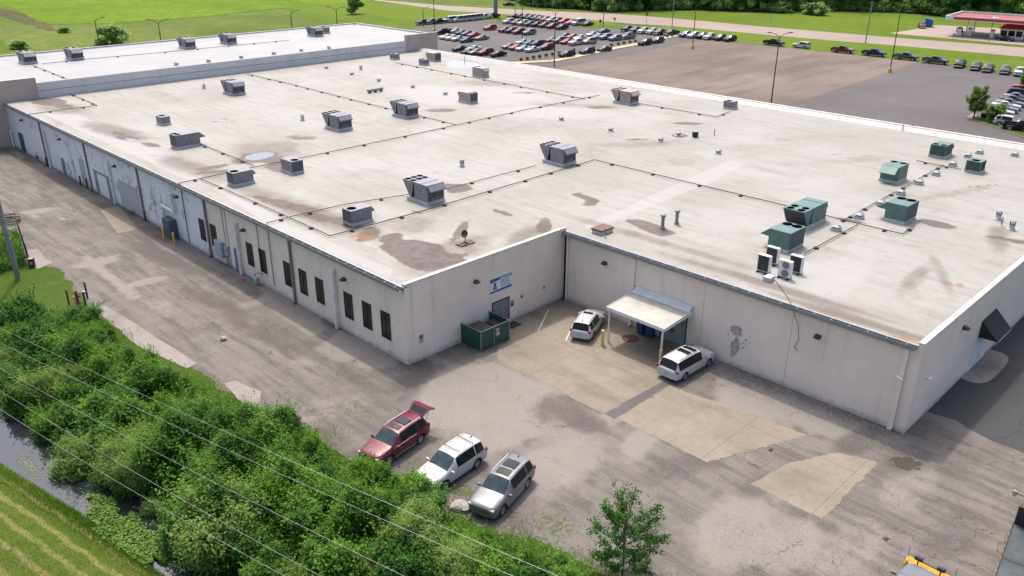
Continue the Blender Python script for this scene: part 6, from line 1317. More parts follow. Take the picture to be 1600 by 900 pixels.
EDGE = [at(*p, 1.2) for p in [(-60,468),(0,470),(60,474),(150,492),(200,532),(232,556),(310,590),(366,622),(435,640),(500,662),(508,695),(545,712),(590,728),(640,755),(690,776),(738,806),(800,822),(860,842),(910,868),(960,878),(1005,905),(1040,960)]]
ey = np.array([e[1] for e in EDGE][::-1]); ex = np.array([e[0] for e in EDGE][::-1])
def edge_x(y): return float(np.interp(y, ey, ex))
rs = np.random.RandomState(21); placed = []
def place_shrub(kind, x, y, sc, rot, label=None, grp=None):
    fam = kind.rstrip('2'); o = dup(SH[kind], (x, y, float(ditch_z(np.array(x), np.array(y)))-0.05), rot, (sc*rs.uniform(.8, 1.2), sc*rs.uniform(.8, 1.2), sc*rs.uniform(.8, 1.25)))
    tag(o, label or SLAB[fam], 'shrub', grp or 'shrubs in the ditch thicket, '+fam); placed.append((x, y)); return o
tries = 0
while len(placed) < 190 and tries < 9000:
    tries += 1; y = rs.uniform(8, 82); xa, xb = float(wx(y))+(3.9 if y > 48 else 2.7), edge_x(y)-0.9
    if xb-xa < .6: continue
    x = rs.uniform(xa, xb); 
    if any((x-a)**2+(y-b)**2 < 1.75**2 for a, b in placed): continue
    near_edge = xb-x < 1.6; near_water = x-xa < 2.2
    pr_ = [.22,.16,.2,.14,.14,.04,.04,.06]
    if near_water: pr_ = [.14,.1,.12,.06,.08,.22,.2,.08]
    if near_edge: pr_ = [.28,.02,.12,.26,.2,.0,.0,.12]
    kind = rs.choice(['mid','mid2','dark','bright','bright2','willow','willow2','dark2'], p=np.array(pr_)/sum(pr_))
    sc = rs.uniform(.75, 1.15)*(0.72 if near_edge else 1.0)*(0.8 if y < 25 else 1)
    place_shrub(kind, x, y, sc, rs.uniform(0, 6.28))
for px, py, kd, sc, lb in [(345,800,'willow',1.5,'largest yellow-green willow shrub overhanging the ditch beneath the power lines'), (118,690,'willow',1.0,'yellow-green willow shrub at the left edge overhanging the open water'), (62,600,'willow2',1.2,'feathery yellow-green shrub at the left picture edge by the water'), (40,505,'dark2',1.3,'dark shrub at the left edge next to the grass patch'), (640,762,'bright2',.9,'bright green shrub touching the nose of the white suv'), (572,738,'mid',.6,'green shrub covering the front bumper of the dark red suv')]:
    x, y = at(px, py, 1.0); place_shrub(kd, x, y, sc, rs.uniform(0, 6), lb)
for o in SH.values(): remove_tree(o)
# undergrowth, bank grass and things floating on the ditch: nobody could count them
n = 120000; yy = rs.uniform(4, 84, n); xa = wx(yy)+3.6; xb = np.interp(yy, ey, ex)-.2; xx = xa+(xb-xa)*rs.uniform(0, 1, n); zz = ditch_z(xx, yy)+.1+(.5+1.1*(.5+.5*np.sin(xx*1.3+1.1*np.sin(yy))*np.cos(yy*1.1)))*rs.uniform(0, 1, n)**.8
C = np.stack([xx, yy, zz], 1); me = leaf_mesh('undergrowth', C, rs.randn(n, 3)*.5+[0,0,.8], .17*rs.uniform(.6, 1.3, n), np.clip(.45+.3*np.sin(xx*.9)*np.cos(yy*.7)+rs.randn(n)*.15, 0, 1), M['leaf_mid'], .6, 31)
o = bpy.data.objects.new('undergrowth', me); COL.objects.link(o); tag(o, 'low leafy undergrowth beneath the shrubs along the ditch', 'undergrowth', kind='stuff')
def blades(name, xx, yy, zz, hh, seed, m, label):
    r_ = np.random.RandomState(seed); n = len(xx); C = np.stack([xx, yy, zz+hh*.5], 1); lean = np.stack([r_.randn(n)*.35, r_.randn(n)*.35, np.ones(n)], 1)
    nn = np.stack([r_.randn(n), r_.randn(n), np.zeros(n)], 1); nn -= (nn*lean).sum(1, keepdims=True)*lean/(lean**2).sum(1, keepdims=True)
    me = leaf_mesh(name, C, nn, hh, np.clip(.45+.25*np.sin(xx*1.7+yy*.6)+r_.randn(n)*.18, 0, 1), m, .12, seed, lean)
    o = bpy.data.objects.new(name, me); COL.objects.link(o); tag(o, label, 'grass', kind='stuff')
n = 20000; yy = rs.uniform(24, 64, n); dd = np.abs(rs.randn(n))*.9; xx = wx(yy)-.15-dd; blades('bank_grass', xx, yy, ditch_z(xx, yy), np.maximum(.12, (.36-.14*dd))*rs.uniform(.6, 1.2, n), 41, M['blade'], 'taller uncut grass along the near edge of the ditch')
n = 60000; yy = rs.uniform(22, 62, n); xx = wx(yy)-1.2-rs.uniform(0, 1, n)**.8*9; blades('lawn_grass', xx, yy, ditch_z(xx, yy), .16*rs.uniform(.5, 1.3, n), 42, M['blade'], 'short mown grass blades on the lawn beside the ditch')
# weeds growing through the yard edge
n = 16000; yy = rs.uniform(8, 82, n); xx = np.interp(yy, ey, ex)-.4+np.abs(rs.randn(n))*.55*(1+.8*np.sin(yy*.8)**2); blades('edge_weeds', xx, yy, np.zeros(n), .28*rs.uniform(.4, 1.4, n), 43, M['blade'], 'weeds creeping from the thicket onto the gravel')
ctr = [(180,835,2.4,3.2,5200),(230,850,1.6,2.4,3600),(165,795,1.0,1.5,1500),(270,840,.8,1.6,900)]
P_ = []
for px, py, rx, ry, k_ in ctr:
    x, y = at(px, py, -.78); a = rs.uniform(0, 6.28, k_); q = np.sqrt(rs.uniform(0, 1, k_))*(1+.28*np.sin(3*a+px)+.18*np.sin(7*a)); P_.append(np.stack([x+rx*.5*q*np.cos(a), y+ry*q*np.sin(a)], 1))
P_ = np.concatenate(P_); P_ = P_[(P_[:, 0] > wx(P_[:, 1])-.6)]; n = len(P_)
me = leaf_mesh('floating_leaves', np.concatenate([P_, (-.76+.22*rs.uniform(0, 1, (n, 1))**2)], 1), rs.randn(n, 3)*.3+[0,0,1], .17*rs.uniform(.5, 1.3, n), np.clip(.5+rs.randn(n)*.25, 0, 1), M['pads'], .8, 33)
o = bpy.data.objects.new('floating_leaves', me); COL.objects.link(o); tag(o, 'mat of small green floating leaves covering the ditch water', 'water plants', kind='stuff')
P_ = []
for px, py, rx, ry, k_ in [(45,728,.6,1.8,420),(140,785,.6,1.2,260),(262,872,.5,1.4,350)]:
    x, y = at(px, py, -.8); P_.append(np.stack([x+rx*.6*rs.randn(k_)*.6, y+ry*.5*rs.randn(k_)], 1))
P_ = np.concatenate(P_); n = len(P_)
me = leaf_mesh('pond_scum', np.concatenate([P_, np.full((n, 1), -.792)+rs.uniform(0, .008, (n, 1))], 1), rs.randn(n, 3)*.03+[0,0,1], .09*rs.uniform(.4, 1.3, n), np.clip(.5+rs.randn(n)*.25, 0, 1), M['scum'], .8, 34)
o = bpy.data.objects.new('pond_scum', me); COL.objects.link(o); tag(o, 'pale scum of tiny leaves on the open ditch water', 'water plants', kind='stuff')
# loose gravel and litter stones in the yard
n = 9000; g = []
yy = rs.uniform(14, 60, n); xx = np.where(rs.uniform(0, 1, n) < .35, 51.0-np.abs(rs.randn(n))*2.2, rs.uniform(22, 50, n)); yy = np.where(xx > 48, rs.uniform(15, 29, n), yy); ok = ~((xx > X1-.1) & (yy > Y1-.1)); ok &= ~((xx > 38.5) & (yy > 14) & (xx < 47)); ok &= ~((xx > 38.5) & (yy > 29)); xx, yy = xx[ok], yy[ok]; n = len(xx)
r_ = rs.uniform(.015, .05, n); base = np.array([(1,0,0),(0,1,0),(-1,0,0),(0,-1,0),(0,0,.8)]); V = (base[None]*r_[:, None, None]*rs.uniform(.6, 1.3, (n, 5, 1))+np.stack([xx, yy, np.full(n, .004)], 1)[:, None]).reshape(-1, 3)
F = (np.array([(0,1,4),(1,2,4),(2,3,4),(3,0,4)])[None]+5*np.arange(n)[:, None, None]).reshape(-1, 3)
me = bpy.data.meshes.new('loose_gravel'); me.from_pydata(V.tolist(), [], F.tolist()); me.materials.append(M['stone']); o = bpy.data.objects.new('loose_gravel', me); COL.objects.link(o); tag(o, 'loose pale gravel scattered over the yard', 'gravel', kind='stuff')
# rocks at the verge of the thicket
for i, (px, py, s_, lb) in enumerate([(717,793,.5,'pale rock beside the silver suv, left one'),(727,796,.42,'pale rock beside the silver suv, right one'),(349,531,.3,'small pale rock on the gravel right of the sidewalk')]):
    bm = bmesh.new(); bmesh.ops.create_icosphere(bm, subdivisions=2, radius=s_); rr = random.Random(i)
    for v in bm.verts: v.co *= rr.uniform(.82, 1.15); v.co.z *= .6
    me = bpy.data.meshes.new('rock'); bm.to_mesh(me); bm.free(); me.materials.append(M['stone']); o = bpy.data.objects.new('rock', me); COL.objects.link(o); o.location = (*at(px, py), .1); tag(o, lb, 'rock')
# sapling in front of the bushes
def branching_tree(seed, h, spread, m, leaf, nleaf, nb=16, sub=5, trunk_r=.07, name='tree', clump=.22, base=.15):
    rs_ = np.random.RandomState(seed); root = empty(name); g = MB(); tips = []
    g.path([(0,0,-.2),(.05,.02,h*.3),(.0,.06,h*.62),(.04,.0,h*.9)], trunk_r, 8)
    for i in range(nb):
        t = base+(.95-base)*i/nb; z0 = h*t; a = i*2.4+rs_.uniform(-.4, .4); L = spread*(1-.62*abs(t-.42)**1.0)*rs_.uniform(.75, 1.15); up = .45+.7*t
        d = np.array([math.cos(a), math.sin(a), up]); d /= np.linalg.norm(d); p0 = np.array([.02, .02, z0*.8]); p1 = p0+d*L*.5; p2 = p1+(d+[0,0,.12])*L*.5
        g.tube(p0, p1, trunk_r*.5, trunk_r*.3, 5); g.tube(p1, p2, trunk_r*.3, trunk_r*.1, 5)
        for k_ in range(sub):
            q = rs_.uniform(.3, 1.0); b0 = p0+(p2-p0)*q; dd = d*.8+rs_.randn(3)*.55; dd /= np.linalg.norm(dd); b1 = b0+dd*L*rs_.uniform(.22, .42); g.tube(b0, b1, trunk_r*.13, trunk_r*.06, 4); tips.append((b0, b1, L))
        tips.append((p1, p2, L))
    g.build('trunk', M['bark'], root)
    C, Nn, S_, T_ = [], [], [], []
    for b0, b1, L in tips:
        k_ = nleaf; t = rs_.uniform(.1, 1.12, k_)[:, None]; C.append(b0+(b1-b0)*t+rs_.randn(k_, 3)*clump*.35); Nn.append(rs_.randn(k_, 3)*.6+[0,0,.7]); S_.append(leaf*rs_.uniform(.6, 1.25, k_)); T_.append(np.clip(.25+.5*t[:, 0]*rs_.uniform(.3, 1)+rs_.randn(k_)*.12, 0, 1))
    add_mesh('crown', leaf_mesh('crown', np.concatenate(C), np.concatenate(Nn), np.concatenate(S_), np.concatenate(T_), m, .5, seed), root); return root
x, y = at(972, 902); t = branching_tree(5, 4.6, 2.35, M['leaf_dark'], .145, 36, 26, 8, .055, 'sapling', .24, .06); t.location = (x, y, 0); tag(t, 'slender young tree with open branches at the yard edge, foreground', 'tree')
# lot trees
x, y = at(1521, 185); t = branching_tree(9, 5.8, 1.9, M['leaf_yellow'], .30, 42, 20, 6, .13, 'tree', .5, .2); t.location = (x, y, 0); tag(t, 'small upright tree at the tip of the parking island, right', 'tree')
x, y = at(1552, 191); t = branching_tree(10, 2.6, 1.9, M['leaf_yellow'], .34, 44, 16, 6, .08, 'shrub', .45, .1); t.location = (x, y, 0); tag(t, 'round olive shrub beside the white suv in the parking island', 'shrub')
x, y = at(1606, 143); t = branching_tree(11, 4.6, 2.3, M['leaf_mid'], .42, 40, 18, 6, .13, 'tree', .5, .2); t.location = (x, y, 0); tag(t, 'leafy tree cut by the right edge above the packed car file', 'tree')
isl = [at(*p) for p in [(1509,184),(1520,178),(1540,186),(1600,206),(1640,222),(1640,230),(1600,216),(1550,198)]]
g = MB(); g.add([(x,y,.13) for x,y in isl]+[(x,y,0) for x,y in isl], [tuple(range(8))]+[(i,(i+1)%8,8+(i+1)%8,8+i) for i in range(8)]); struct(g.build('parking_island_kerb', M['slab']))
cx_, cy_ = np.mean(isl, 0); struct(poly_sheet('parking_island_soil', [(cx_+(x-cx_)*.86, cy_+(y-cy_)*.86) for x, y in isl], .136, M['dirt']))
# ------------------------------------------------------------------ woodland beyond the road
def wood_proto(seed, m, h, r, leaf, nb=26, per=150):
    rs_ = np.random.RandomState(seed); root = empty('woodland_tree'); blobs = []
    for i in range(nb):
        t = rs_.uniform(.06, 1); a = rs_.uniform(0, 6.28); prof_ = math.sin(math.pi*min(1, .18+.8*t))**.7; q = r*prof_*math.sqrt(rs_.uniform(.1, 1))*.85; br = r*rs_.uniform(.22, .42)
        blobs.append(((q*math.cos(a), q*math.sin(a), h*(.06+.86*t)), (br, br, br*.9), rs_.uniform(.05, .9)))
    C, Nn, S_, T_ = clumpy(rs_, blobs, per, leaf); ok = C[:, 2] > .1
    add_mesh('crown', leaf_mesh('crown', C[ok], Nn[ok], S_[ok], T_[ok], m, .7, seed), root)
    g = MB(); g.path([(0,0,-.3),(.1,.1,h*.4),(0,.1,h*.75)], .22, 7)
    for b in blobs[:8]: g.tube((0.05,.05,b[0][2]*.6), b[0], .10, .03, 5)
    g.build('trunk', M['bark'], root); return root
WD = [wood_proto(51, M['leaf_tree'], 13, 4.6, .62), wood_proto(52, M['leaf_tree'], 11, 4.2, .6), wood_proto(53, M['leaf_tree2'], 10, 4.0, .6), wood_proto(54, M['leaf_dark'], 14, 5.0, .62), wood_proto(55, M['leaf_tree2'], 4.6, 3.2, .5, 16, 180), wood_proto(56, M['leaf_tree'], 5.4, 3.0, .5, 16, 180)]
line = [(780,-9),(840,10.5),(900,14.5),(955,18),(1000,16.5),(1060,14.5),(1120,16),(1200,19),(1260,16),(1330,17),(1400,19),(1450,22),(1490,27),(1540,28),(1600,31),(1700,36)]
LN = np.array([at(*p) for p in line]); seg = np.hypot(*np.diff(LN, axis=0).T); cum = np.concatenate([[0], np.cumsum(seg)]); rs2 = np.random.RandomState(77)
nrm = np.array([.707, .707]); WL = {0: 'mid-green woodland tree in the tree line beyond the road', 1: 'mid-green woodland tree in the tree line beyond the road', 2: 'pale green woodland tree in the tree line beyond the road', 3: 'dark green woodland tree in the tree line beyond the road'}
for row, (off, step) in enumerate([(2.5, 4.4), (8, 6.0), (15, 8)]):
    s_ = rs2.uniform(0, 2)
    while s_ < cum[-1]:
        x, y = np.interp(s_, cum, LN[:, 0]), np.interp(s_, cum, LN[:, 1]); x += nrm[0]*off+rs2.randn()*.9; y += nrm[1]*off+rs2.randn()*.9
        kk = rs2.choice([0,1,2,3], p=[.3,.25,.25,.2]); sc = rs2.uniform(.8, 1.25)
        o = dup(WD[kk], (x, y, 0), rs2.uniform(0, 6.28), (sc, sc, sc*rs2.uniform(.9, 1.2))); tag(o, WL[kk], 'tree', 'woodland trees beyond the road, '+['mid','mid','pale','dark'][kk]); s_ += step*rs2.uniform(.75, 1.25)
s_ = 1.0
while s_ < cum[-1]:      # low growth along the front of the wood
    x, y = np.interp(s_, cum, LN[:, 0])+rs2.randn()*.7, np.interp(s_, cum, LN[:, 1])+rs2.randn()*.7; sc = rs2.uniform(.7, 1.25)
    o = dup(WD[4 if rs2.rand() < .55 else 5], (x, y, 0), rs2.uniform(0, 6.28), (sc, sc, sc*rs2.uniform(.7, 1.3))); tag(o, 'low bushy growth along the foot of the tree line beyond the road', 'shrub', 'low growth before the woodland'); s_ += rs2.uniform(2.6, 5.2)
for px, py, sc, lb in [(1275,23.5,1.1,'low rounded pale bush standing on the grass before the tree line'), (1262,22,.8,'smaller pale bush left of the rounded bush before the tree line'), (1222,20,1.0,'pale bush at the foot of the tree line near the speed sign')]:
    o = dup(WD[4], (*at(px, py), 0), px, (sc*1.3, sc*1.3, sc*.9)); tag(o, lb, 'shrub')
o = dup(WD[1], (*at(555, 22), 0), .4, (.75,.75,.62)); tag(o, 'lone dark bushy tree in the field at the top', 'tree')
o = dup(WD[4], (*at(176, 69, 0), 0), .9, (1.5,1.5,1.15)); tag(o, 'round dark bush behind the taller hall', 'shrub')
for px, py, sc, lb in [(100,51,.55,'small dark bush in the rank weeds, left of the round bush'), (30,76,.7,'bush at the left edge behind the hall roof')]:
    o = dup(WD[4], (*at(px, py), 0), 2.0, (sc*1.6, sc*1.2, sc*.7)); tag(o, lb, 'shrub')
for o in WD: remove_tree(o)
# ------------------------------------------------------------------ poles, lamps, signs
def lamp(px, py, h, heads, label, yellow=False, az=None, usetop=None):
    x, y = at(*usetop, h) if usetop else at(px, py)
    r = empty('lot_lamp', (x, y, 0)); MB().tube((0,0,0), (0,0,h), .13, .08, 8).build('pole', M['pole_dark'], r)
    az = R(-45) if az is None else az
    for s_ in ((1, -1) if heads == 2 else (1,)):
        dx, dy = math.cos(az)*s_, math.sin(az)*s_
        MB().path([(0,0,h-.15), (dx*.9,dy*.9,h+.45), (dx*1.7,dy*1.7,h+.62)], .05, 6).build('arm', M['pole_dark'], r)
        hd = MB().add([(1.5,-.22,h+.55),(2.3,-.25,h+.62),(2.3,.25,h+.62),(1.5,.22,h+.55),(1.5,-.2,h+.7),(2.25,-.2,h+.76),(2.25,.2,h+.76),(1.5,.2,h+.7)], [(3,2,1,0),(4,5,6,7),(0,1,5,4),(1,2,6,5),(2,3,7,6),(3,0,4,7)]).build('lamp_head', M['pole_dark'], r); hd.rotation_euler = (0,0,az if s_ > 0 else az+math.pi)
    if yellow: MB().lathe([(0,.95),(.36,.95),(.42,.88),(.44,0)], n=14).build('base', M['yellow'], r, True)
    tag(r, label, 'lamp post', 'lamp posts of the lots')
lamp(1205,160,12,2,'tall double lamp post rising just behind the rear parapet, right')
lamp(1390,113,12.5,1,'lamp post with a yellow base at the corner of the brown asphalt, right',True)
lamp(1082,76,10.8,1,'lamp post with a yellow base at the upper edge of the brown asphalt',True)
lamp(866,104,12,2,'double lamp post standing behind the parapet before the planter strip')
lamp(816,63,9.2,2,'double lamp post in the middle of the car cluster'); lamp(942,48,8.5,2,'double lamp post beside the exit drive'); lamp(679,50,9.5,2,'double lamp post with yellow base by the left car cluster',True)
lamp(0,0,12,2,'double lamp post behind the right end of the taller hall, in the weeds',usetop=(525,15)); lamp(0,0,12,1,'single lamp post behind the round bush',usetop=(148,32)); lamp(0,0,12,2,'lamp post behind the hall between two roof units',usetop=(247,36)); lamp(0,0,12,1,'thin lamp post behind the hall, left of the double one',usetop=(454,20)); lamp(662,42,5.5,1,'short lamp post at the right end of the hall')
def ipole(px, py, h, rr_, m, label, cat, extra=None):
    r = empty('utility_pole', (*at(px, py), 0)); MB().tube((0,0,-.3), (0,0,h), rr_, rr_*.72, 10).build('pole', m, r); 
    if extra: extra(r, h)
    tag(r, label, cat); return r
def arm_(r, h): MB().box(-.06,.06,-.9,.9,h-.5,h-.38).build('cross_arm', M['wood'], r)
ipole(1352,68,11.3,.17,M['wood'],'wooden roadside utility pole on the verge before the road','utility pole',arm_); ipole(1050,42,14,.15,M['wood'],'wooden utility pole at the road corner, cut by the top edge','utility pole',arm_); ipole(805,24.5,13,.13,M['wood'],'thin pole at the road verge above the car rows','utility pole')
r = empty('sign_post', (*at(774.5, 27), 0)); MB().tube((0,0,0),(0,0,24),.75,.75,20).build('post', M['galv'], r, True); MB().box(-3.5,3.5,-.5,.5,24,29).build('sign_box', M['white'], r); tag(r, 'massive grey steel sign post rising out of the picture', 'sign post')
def road_sign(px, py, h, m, label, w_=.35):
    r = empty('road_sign', (*at(px, py), 0)); MB().tube((0,0,0),(0,0,h),.05,n=6).build('post', M['galv'], r); q = MB().box(-w_,w_,-.02,.02,h-.9,h).build('sign_plate', m, r); q.rotation_euler = (0,0,R(-45)); tag(r, label, 'sign')
road_sign(1009.7,42,4.4,M['redpaint'],'red-topped sign at the lot exit'); road_sign(937.5,47,3.2,M['black'],'black sign beside the exit drive verge'); road_sign(1204,37,2.9,M['white'],'small white roadside sign on the grass'); road_sign(1544,67,5.4,M['galv'],'thin roadside sign before the fuel station',.25); road_sign(1489,60.5,1.6,M['galv'],'short marker post on the station verge',.2); road_sign(960,36,1.8,M['lens'],'small pale sign at the kerb tip',.4)
# planter strip with clipped bushes
pts = [(862,96),(890,91),(925,83.5),(960,76),(1000,68.5),(1040,59.5),(1058,55.5)]; W1 = [at(*p) for p in [(790,99.5)]+pts]
g = MB()
for (xa, ya), (xb, yb) in zip(W1[:-1], W1[1:]): 
    d = Vector((yb-ya, xa-xb)).normalized()*1.15; g.add([(xa-d.x,ya-d.y,.16),(xb-d.x,yb-d.y,.16),(xb+d.x,yb+d.y,.16),(xa+d.x,ya+d.y,.16),(xa-d.x,ya-d.y,0),(xb-d.x,yb-d.y,0),(xb+d.x,yb+d.y,0),(xa+d.x,ya+d.y,0)], [(0,1,2,3),(0,4,5,1),(2,6,7,3)])
struct(g.build('planter_strip', mat('tan_gravel_planter', (0.42,0.32,0.20), .9, var=.2, sc=2)))
rsb = np.random.RandomState(5); bl = [((0,0,.42),(.5,.5,.38),.2),((.15,.1,.5),(.32,.32,.28),.3)]; C, Nn, S_, T_ = clumpy(rsb, bl, 900, .2); bme = leaf_mesh('clipped_bush', C, Nn, S_, T_, M['leaf_dark'], .7, 3)
bb = [(814,94.5),(824,93),(834,91),(843,89.5),(853,87.5),(863,86),(874,84.5),(897,79.5),(927,75.5),(955,71.5),(966,69.5),(975,68),(984.5,66.5),(992.5,65.5),(1042,57.5),(1050,56)]
for i, (px, py) in enumerate(bb):
    r = empty('clipped_bush', (*at(px, py+1.6), .12), i*1.3); add_mesh('crown', bme, r); MB().tube((0,0,-.1),(0,0,.5),.05,n=6).build('trunk', M['bark'], r); tag(r, f'{ordw(i)} dark clipped bush from the left in the planter strip', 'bush', 'clipped bushes of the planter strip')
# ------------------------------------------------------------------ fuel station
fx, fy = at(1505, 52); g0 = np.array([274.0, 92.0]); fd = np.array([275.9-274.06, 71.4-92.1]); fd /= np.linalg.norm(fd); an = math.atan2(fd[1], fd[0])
r = empty('fuel_canopy', (g0[0], g0[1], 0), an); Lc, Wc = 38.0, 19.0     # local x along the front edge, local y away from the road
MB().box(0, Lc, 0.35, Wc-.35, 4.75, 4.9).build('soffit', M['white'], r); MB().box(.3, Lc-.3, .35, Wc-.35, 5.25, 5.3).build('deck', mat('red_canopy_deck', (0.23,0.05,0.045), .7, sc=.5), r)
MB().box(-.02, .32, 0, Wc, 4.7, 5.85).box(.32, Lc, Wc-.32, Wc, 4.7, 5.85).box(.32, Lc, 0, .3, 5.62, 5.85).box(.32, Lc, 0, .3, 4.7, 4.9).build('white_fascia', M['white'], r); MB().box(2.2, Lc, -.03, .3, 4.9, 5.62).build('red_fascia', M['redpaint'], r); MB().box(.32, 2.2, 0, .3, 4.9, 5.62).build('fascia_end', M['white'], r)
for xx in (5.5, 22, 36): 
    for yy in (4.5, 14): MB().box(xx-.18,xx+.18,yy-.18,yy+.18,0,4.74).build('column', M['white'], r)
for xx, yy in [(12,7),(26,10)]: MB().bbox(xx-.8,xx+.8,yy-.5,yy+.5,5.3,5.6,.05).build('deck_vent', M['white'], r)
tag(r, 'red and white fuel station canopy at the upper right', 'canopy')
def loc2(a, b): d = Vector((math.cos(an), math.sin(an))); e = Vector((-math.sin(an), math.cos(an))); return g0[0]+d.x*a+e.x*b, g0[1]+d.y*a+e.y*b
for i, (a, b, lb) in enumerate([(4.0, 3.0, 'red and white fuel pump at the left end of the station'), (6.5, 4.5, 'second fuel pump behind the left one'), (12.8, 3.2, 'fuel pump before the station shop'), (16, 12.5, 'fuel pump at the far side of the station shop')]):
    q = empty('fuel_pump', (*loc2(a, b), .024), an); MB().bbox(-1.1,1.1,-.6,.6,0,.16,.03).build('island', M['walk'], q); MB().bbox(-.55,.55,-.3,.3,.163,2.1,.05).build('pump_body', M['white'], q); MB().bbox(-.6,.6,-.33,.33,2.103,2.5,.05).build('pump_top', M['redpaint'], q); MB().path([(.57,0,1.6),(.85,0,1.0),(.6,0,.5)],.03,5).build('hose', M['black'], q); tag(q, lb, 'fuel pump')
q = empty('station_shop', (*loc2(17.5, 6.5), .024), an); MB().box(-3.0,3.2,-2.5,2.5,0,2.9).build('wall', M['white'], q); MB().add([(-3.4,-2.9,2.9),(3.6,-2.9,2.9),(3.6,2.9,2.9),(-3.4,2.9,2.9),(-2.4,-1.9,3.9),(2.6,-1.9,3.9),(2.6,1.9,3.9),(-2.4,1.9,3.9)], [(3,2,1,0),(0,1,5,4),(1,2,6,5),(2,3,7,6),(3,0,4,7),(4,5,6,7)]).build('roof', M['redpaint'], q)
for xx in (-2.7,-.7,1.3): MB().box(xx,xx+1.6,-2.53,-2.49,.9,2.4).build('window', M['glass'], q)
MB().box(-3.03,-2.99,-1,1,.9,2.4).build('window', M['glass'], q); tag(q, 'small white station shop with a red hipped roof below the fuel canopy', 'shop')
q = empty('dumpster', (*at(1450, 42), .01), R(20)); MB().add([(-1.4,-1.1,0),(1.4,-1.1,0),(1.4,1.1,0),(-1.4,1.1,0),(-1.4,-1.3,2.2),(1.4,-1.3,2.2),(1.4,1.1,2.8),(-1.4,1.1,2.8)], [(3,2,1,0),(0,1,5,4),(1,2,6,5),(2,3,7,6),(3,0,4,7)]).build('container_body', mat('blue_dumpster', (0.02,0.11,0.28), .5), q); MB().add([(-1.45,-1.35,2.21),(1.45,-1.35,2.21),(1.45,1.12,2.82),(-1.45,1.12,2.82)], [(0,1,2,3)]).build('lid', mat('blue_dumpster', (0,0,0)), q); tag(q, 'blue dumpster left of the fuel station', 'dumpster')
# ------------------------------------------------------------------ left edge: pole, fence, standpipe, barrel, brush pile
x, y = at(29, 436); r = empty('utility_pole', (x, y, 0)); MB().tube((0,0,-.3),(0,0,11.5),.19,.13,10).build('pole', M['wood'], r, True); MB().lathe([(.21,.3),(.235,.3),(.225,4.0),(.19,4.0)], n=12).build('pole_sleeve', M['galv'], r, True); MB().box(-.06,.06,-1.1,1.1,10.6,10.75).build('cross_arm', M['wood'], r); MB().tube((-.2,.14,0),(-.16,.1,9),.05,n=6).build('conduit', M['galv'], r); tag(r, 'weathered utility pole with a steel sleeve at the left edge', 'utility pole')
c0, c1, c2 = at(47, 414), at(30, 362), at(-45, 440)
r = empty('chain_link_fence', (*c0, 0)); g = MB(); q = MB(); 
def fence_run(a, b):
    a, b = Vector((a[0]-c0[0], a[1]-c0[1])), Vector((b[0]-c0[0], b[1]-c0[1])); L = (b-a).length; n_ = max(2, int(L/2.6)); u = (b-a)/L
    for i in range(n_+1): p = a+u*L*i/n_; MB().tube((p.x,p.y,0),(p.x,p.y,2.2),.04,n=6).build('post', M['pole_dark'], r)
    g.path([(a.x,a.y,2.15),(b.x,b.y,2.15)],.025,5); g.path([(a.x,a.y,.9),(b.x,b.y,.9)],.018,5)
    m_ = int(L/.22)
    for i in range(m_):
        p = a+u*L*(i+.5)/m_; q.box(p.x-.012,p.x+.012,p.y-.012,p.y+.012,.05,2.12)
fence_run(c0, c1); fence_run(c0, c2); g.build('rail', M['pole_dark'], r); q.build('mesh_wire', M['greenslat'], r); tag(r, 'dark chain-link fence corner with weeds inside, left edge', 'fence')
n = 9000; t_ = rs.uniform(0, 1, (n, 1)); u_ = rs.uniform(.04, 1, (n, 1)); p = np.array(c0)+(np.array(c1)-c0)*t_*.95+(np.array(c2)-c0)*u_*.9; C = np.concatenate([p, .2+rs.uniform(0, 1, (n, 1))**1.3*(1.05+.5*np.sin(p[:, :1]*2))], 1)
me = leaf_mesh('fence_weeds', C, rs.randn(n, 3)*.6+[0,0,.6], .24*rs.uniform(.6, 1.3, n), np.clip(.45+rs.randn(n)*.25, 0, 1), M['leaf_mid'], .5, 61); o = bpy.data.objects.new('fence_weeds', me); COL.objects.link(o); tag(o, 'rank green weeds filling the fenced corner', 'weeds', kind='stuff')
r = empty('barrel', (*at(51, 417), 0)); MB().lathe([(0,.0),(.3,.0),(.3,.3),(.32,.32),(.3,.34),(.3,.62),(.32,.64),(.3,.66),(.3,.92),(.26,.92),(.26,.86),(0,.86)], n=18).build('drum', M['black'], r, True); MB().lathe([(0,.9),(.25,.9)], n=16).build('lid', mat('dusty_lid', (.4,.3,.25)), r); MB().box(.295,.305,-.14,.1,.35,.6).build('label_plate', M['lens'], r, rot=R(-110)); tag(r, 'black steel drum with a white label by the fence corner', 'drum')
x, y = at(122, 474); r = empty('standpipe', (x, y, 0)); MB().lathe([(.0,0),(.22,0),(.22,.12),(.15,.2),(.15,.75),(.2,.8),(.2,.88),(.13,1.02),(0,1.08)], n=14).build('barrel', mat('rusty_red_hydrant', (.20,.045,.03), .7, var=.3, sc=6), r, True); MB().tube((-.3,0,.62),(.3,0,.62),.07,n=8).build('nozzle', M['rust'], r); MB().box(-.09,.09,-.09,.09,1.08,1.2).build('valve_nut', M['rust'], r); tag(r, 'rusty red standpipe among short posts on the grass', 'standpipe')
for px, py, h, m_, lb in [(108,475,1.35,'rust','brown guard post left of the red standpipe'),(119,480,1.1,'paleyellow','pale guard post in front of the red standpipe'),(134,477,1.3,'rust','brown guard post right of the red standpipe'),(137,466,1.6,'black','tall black pipe post behind the red standpipe')]: bollard(px, py, h, .08, M[m_], lb)
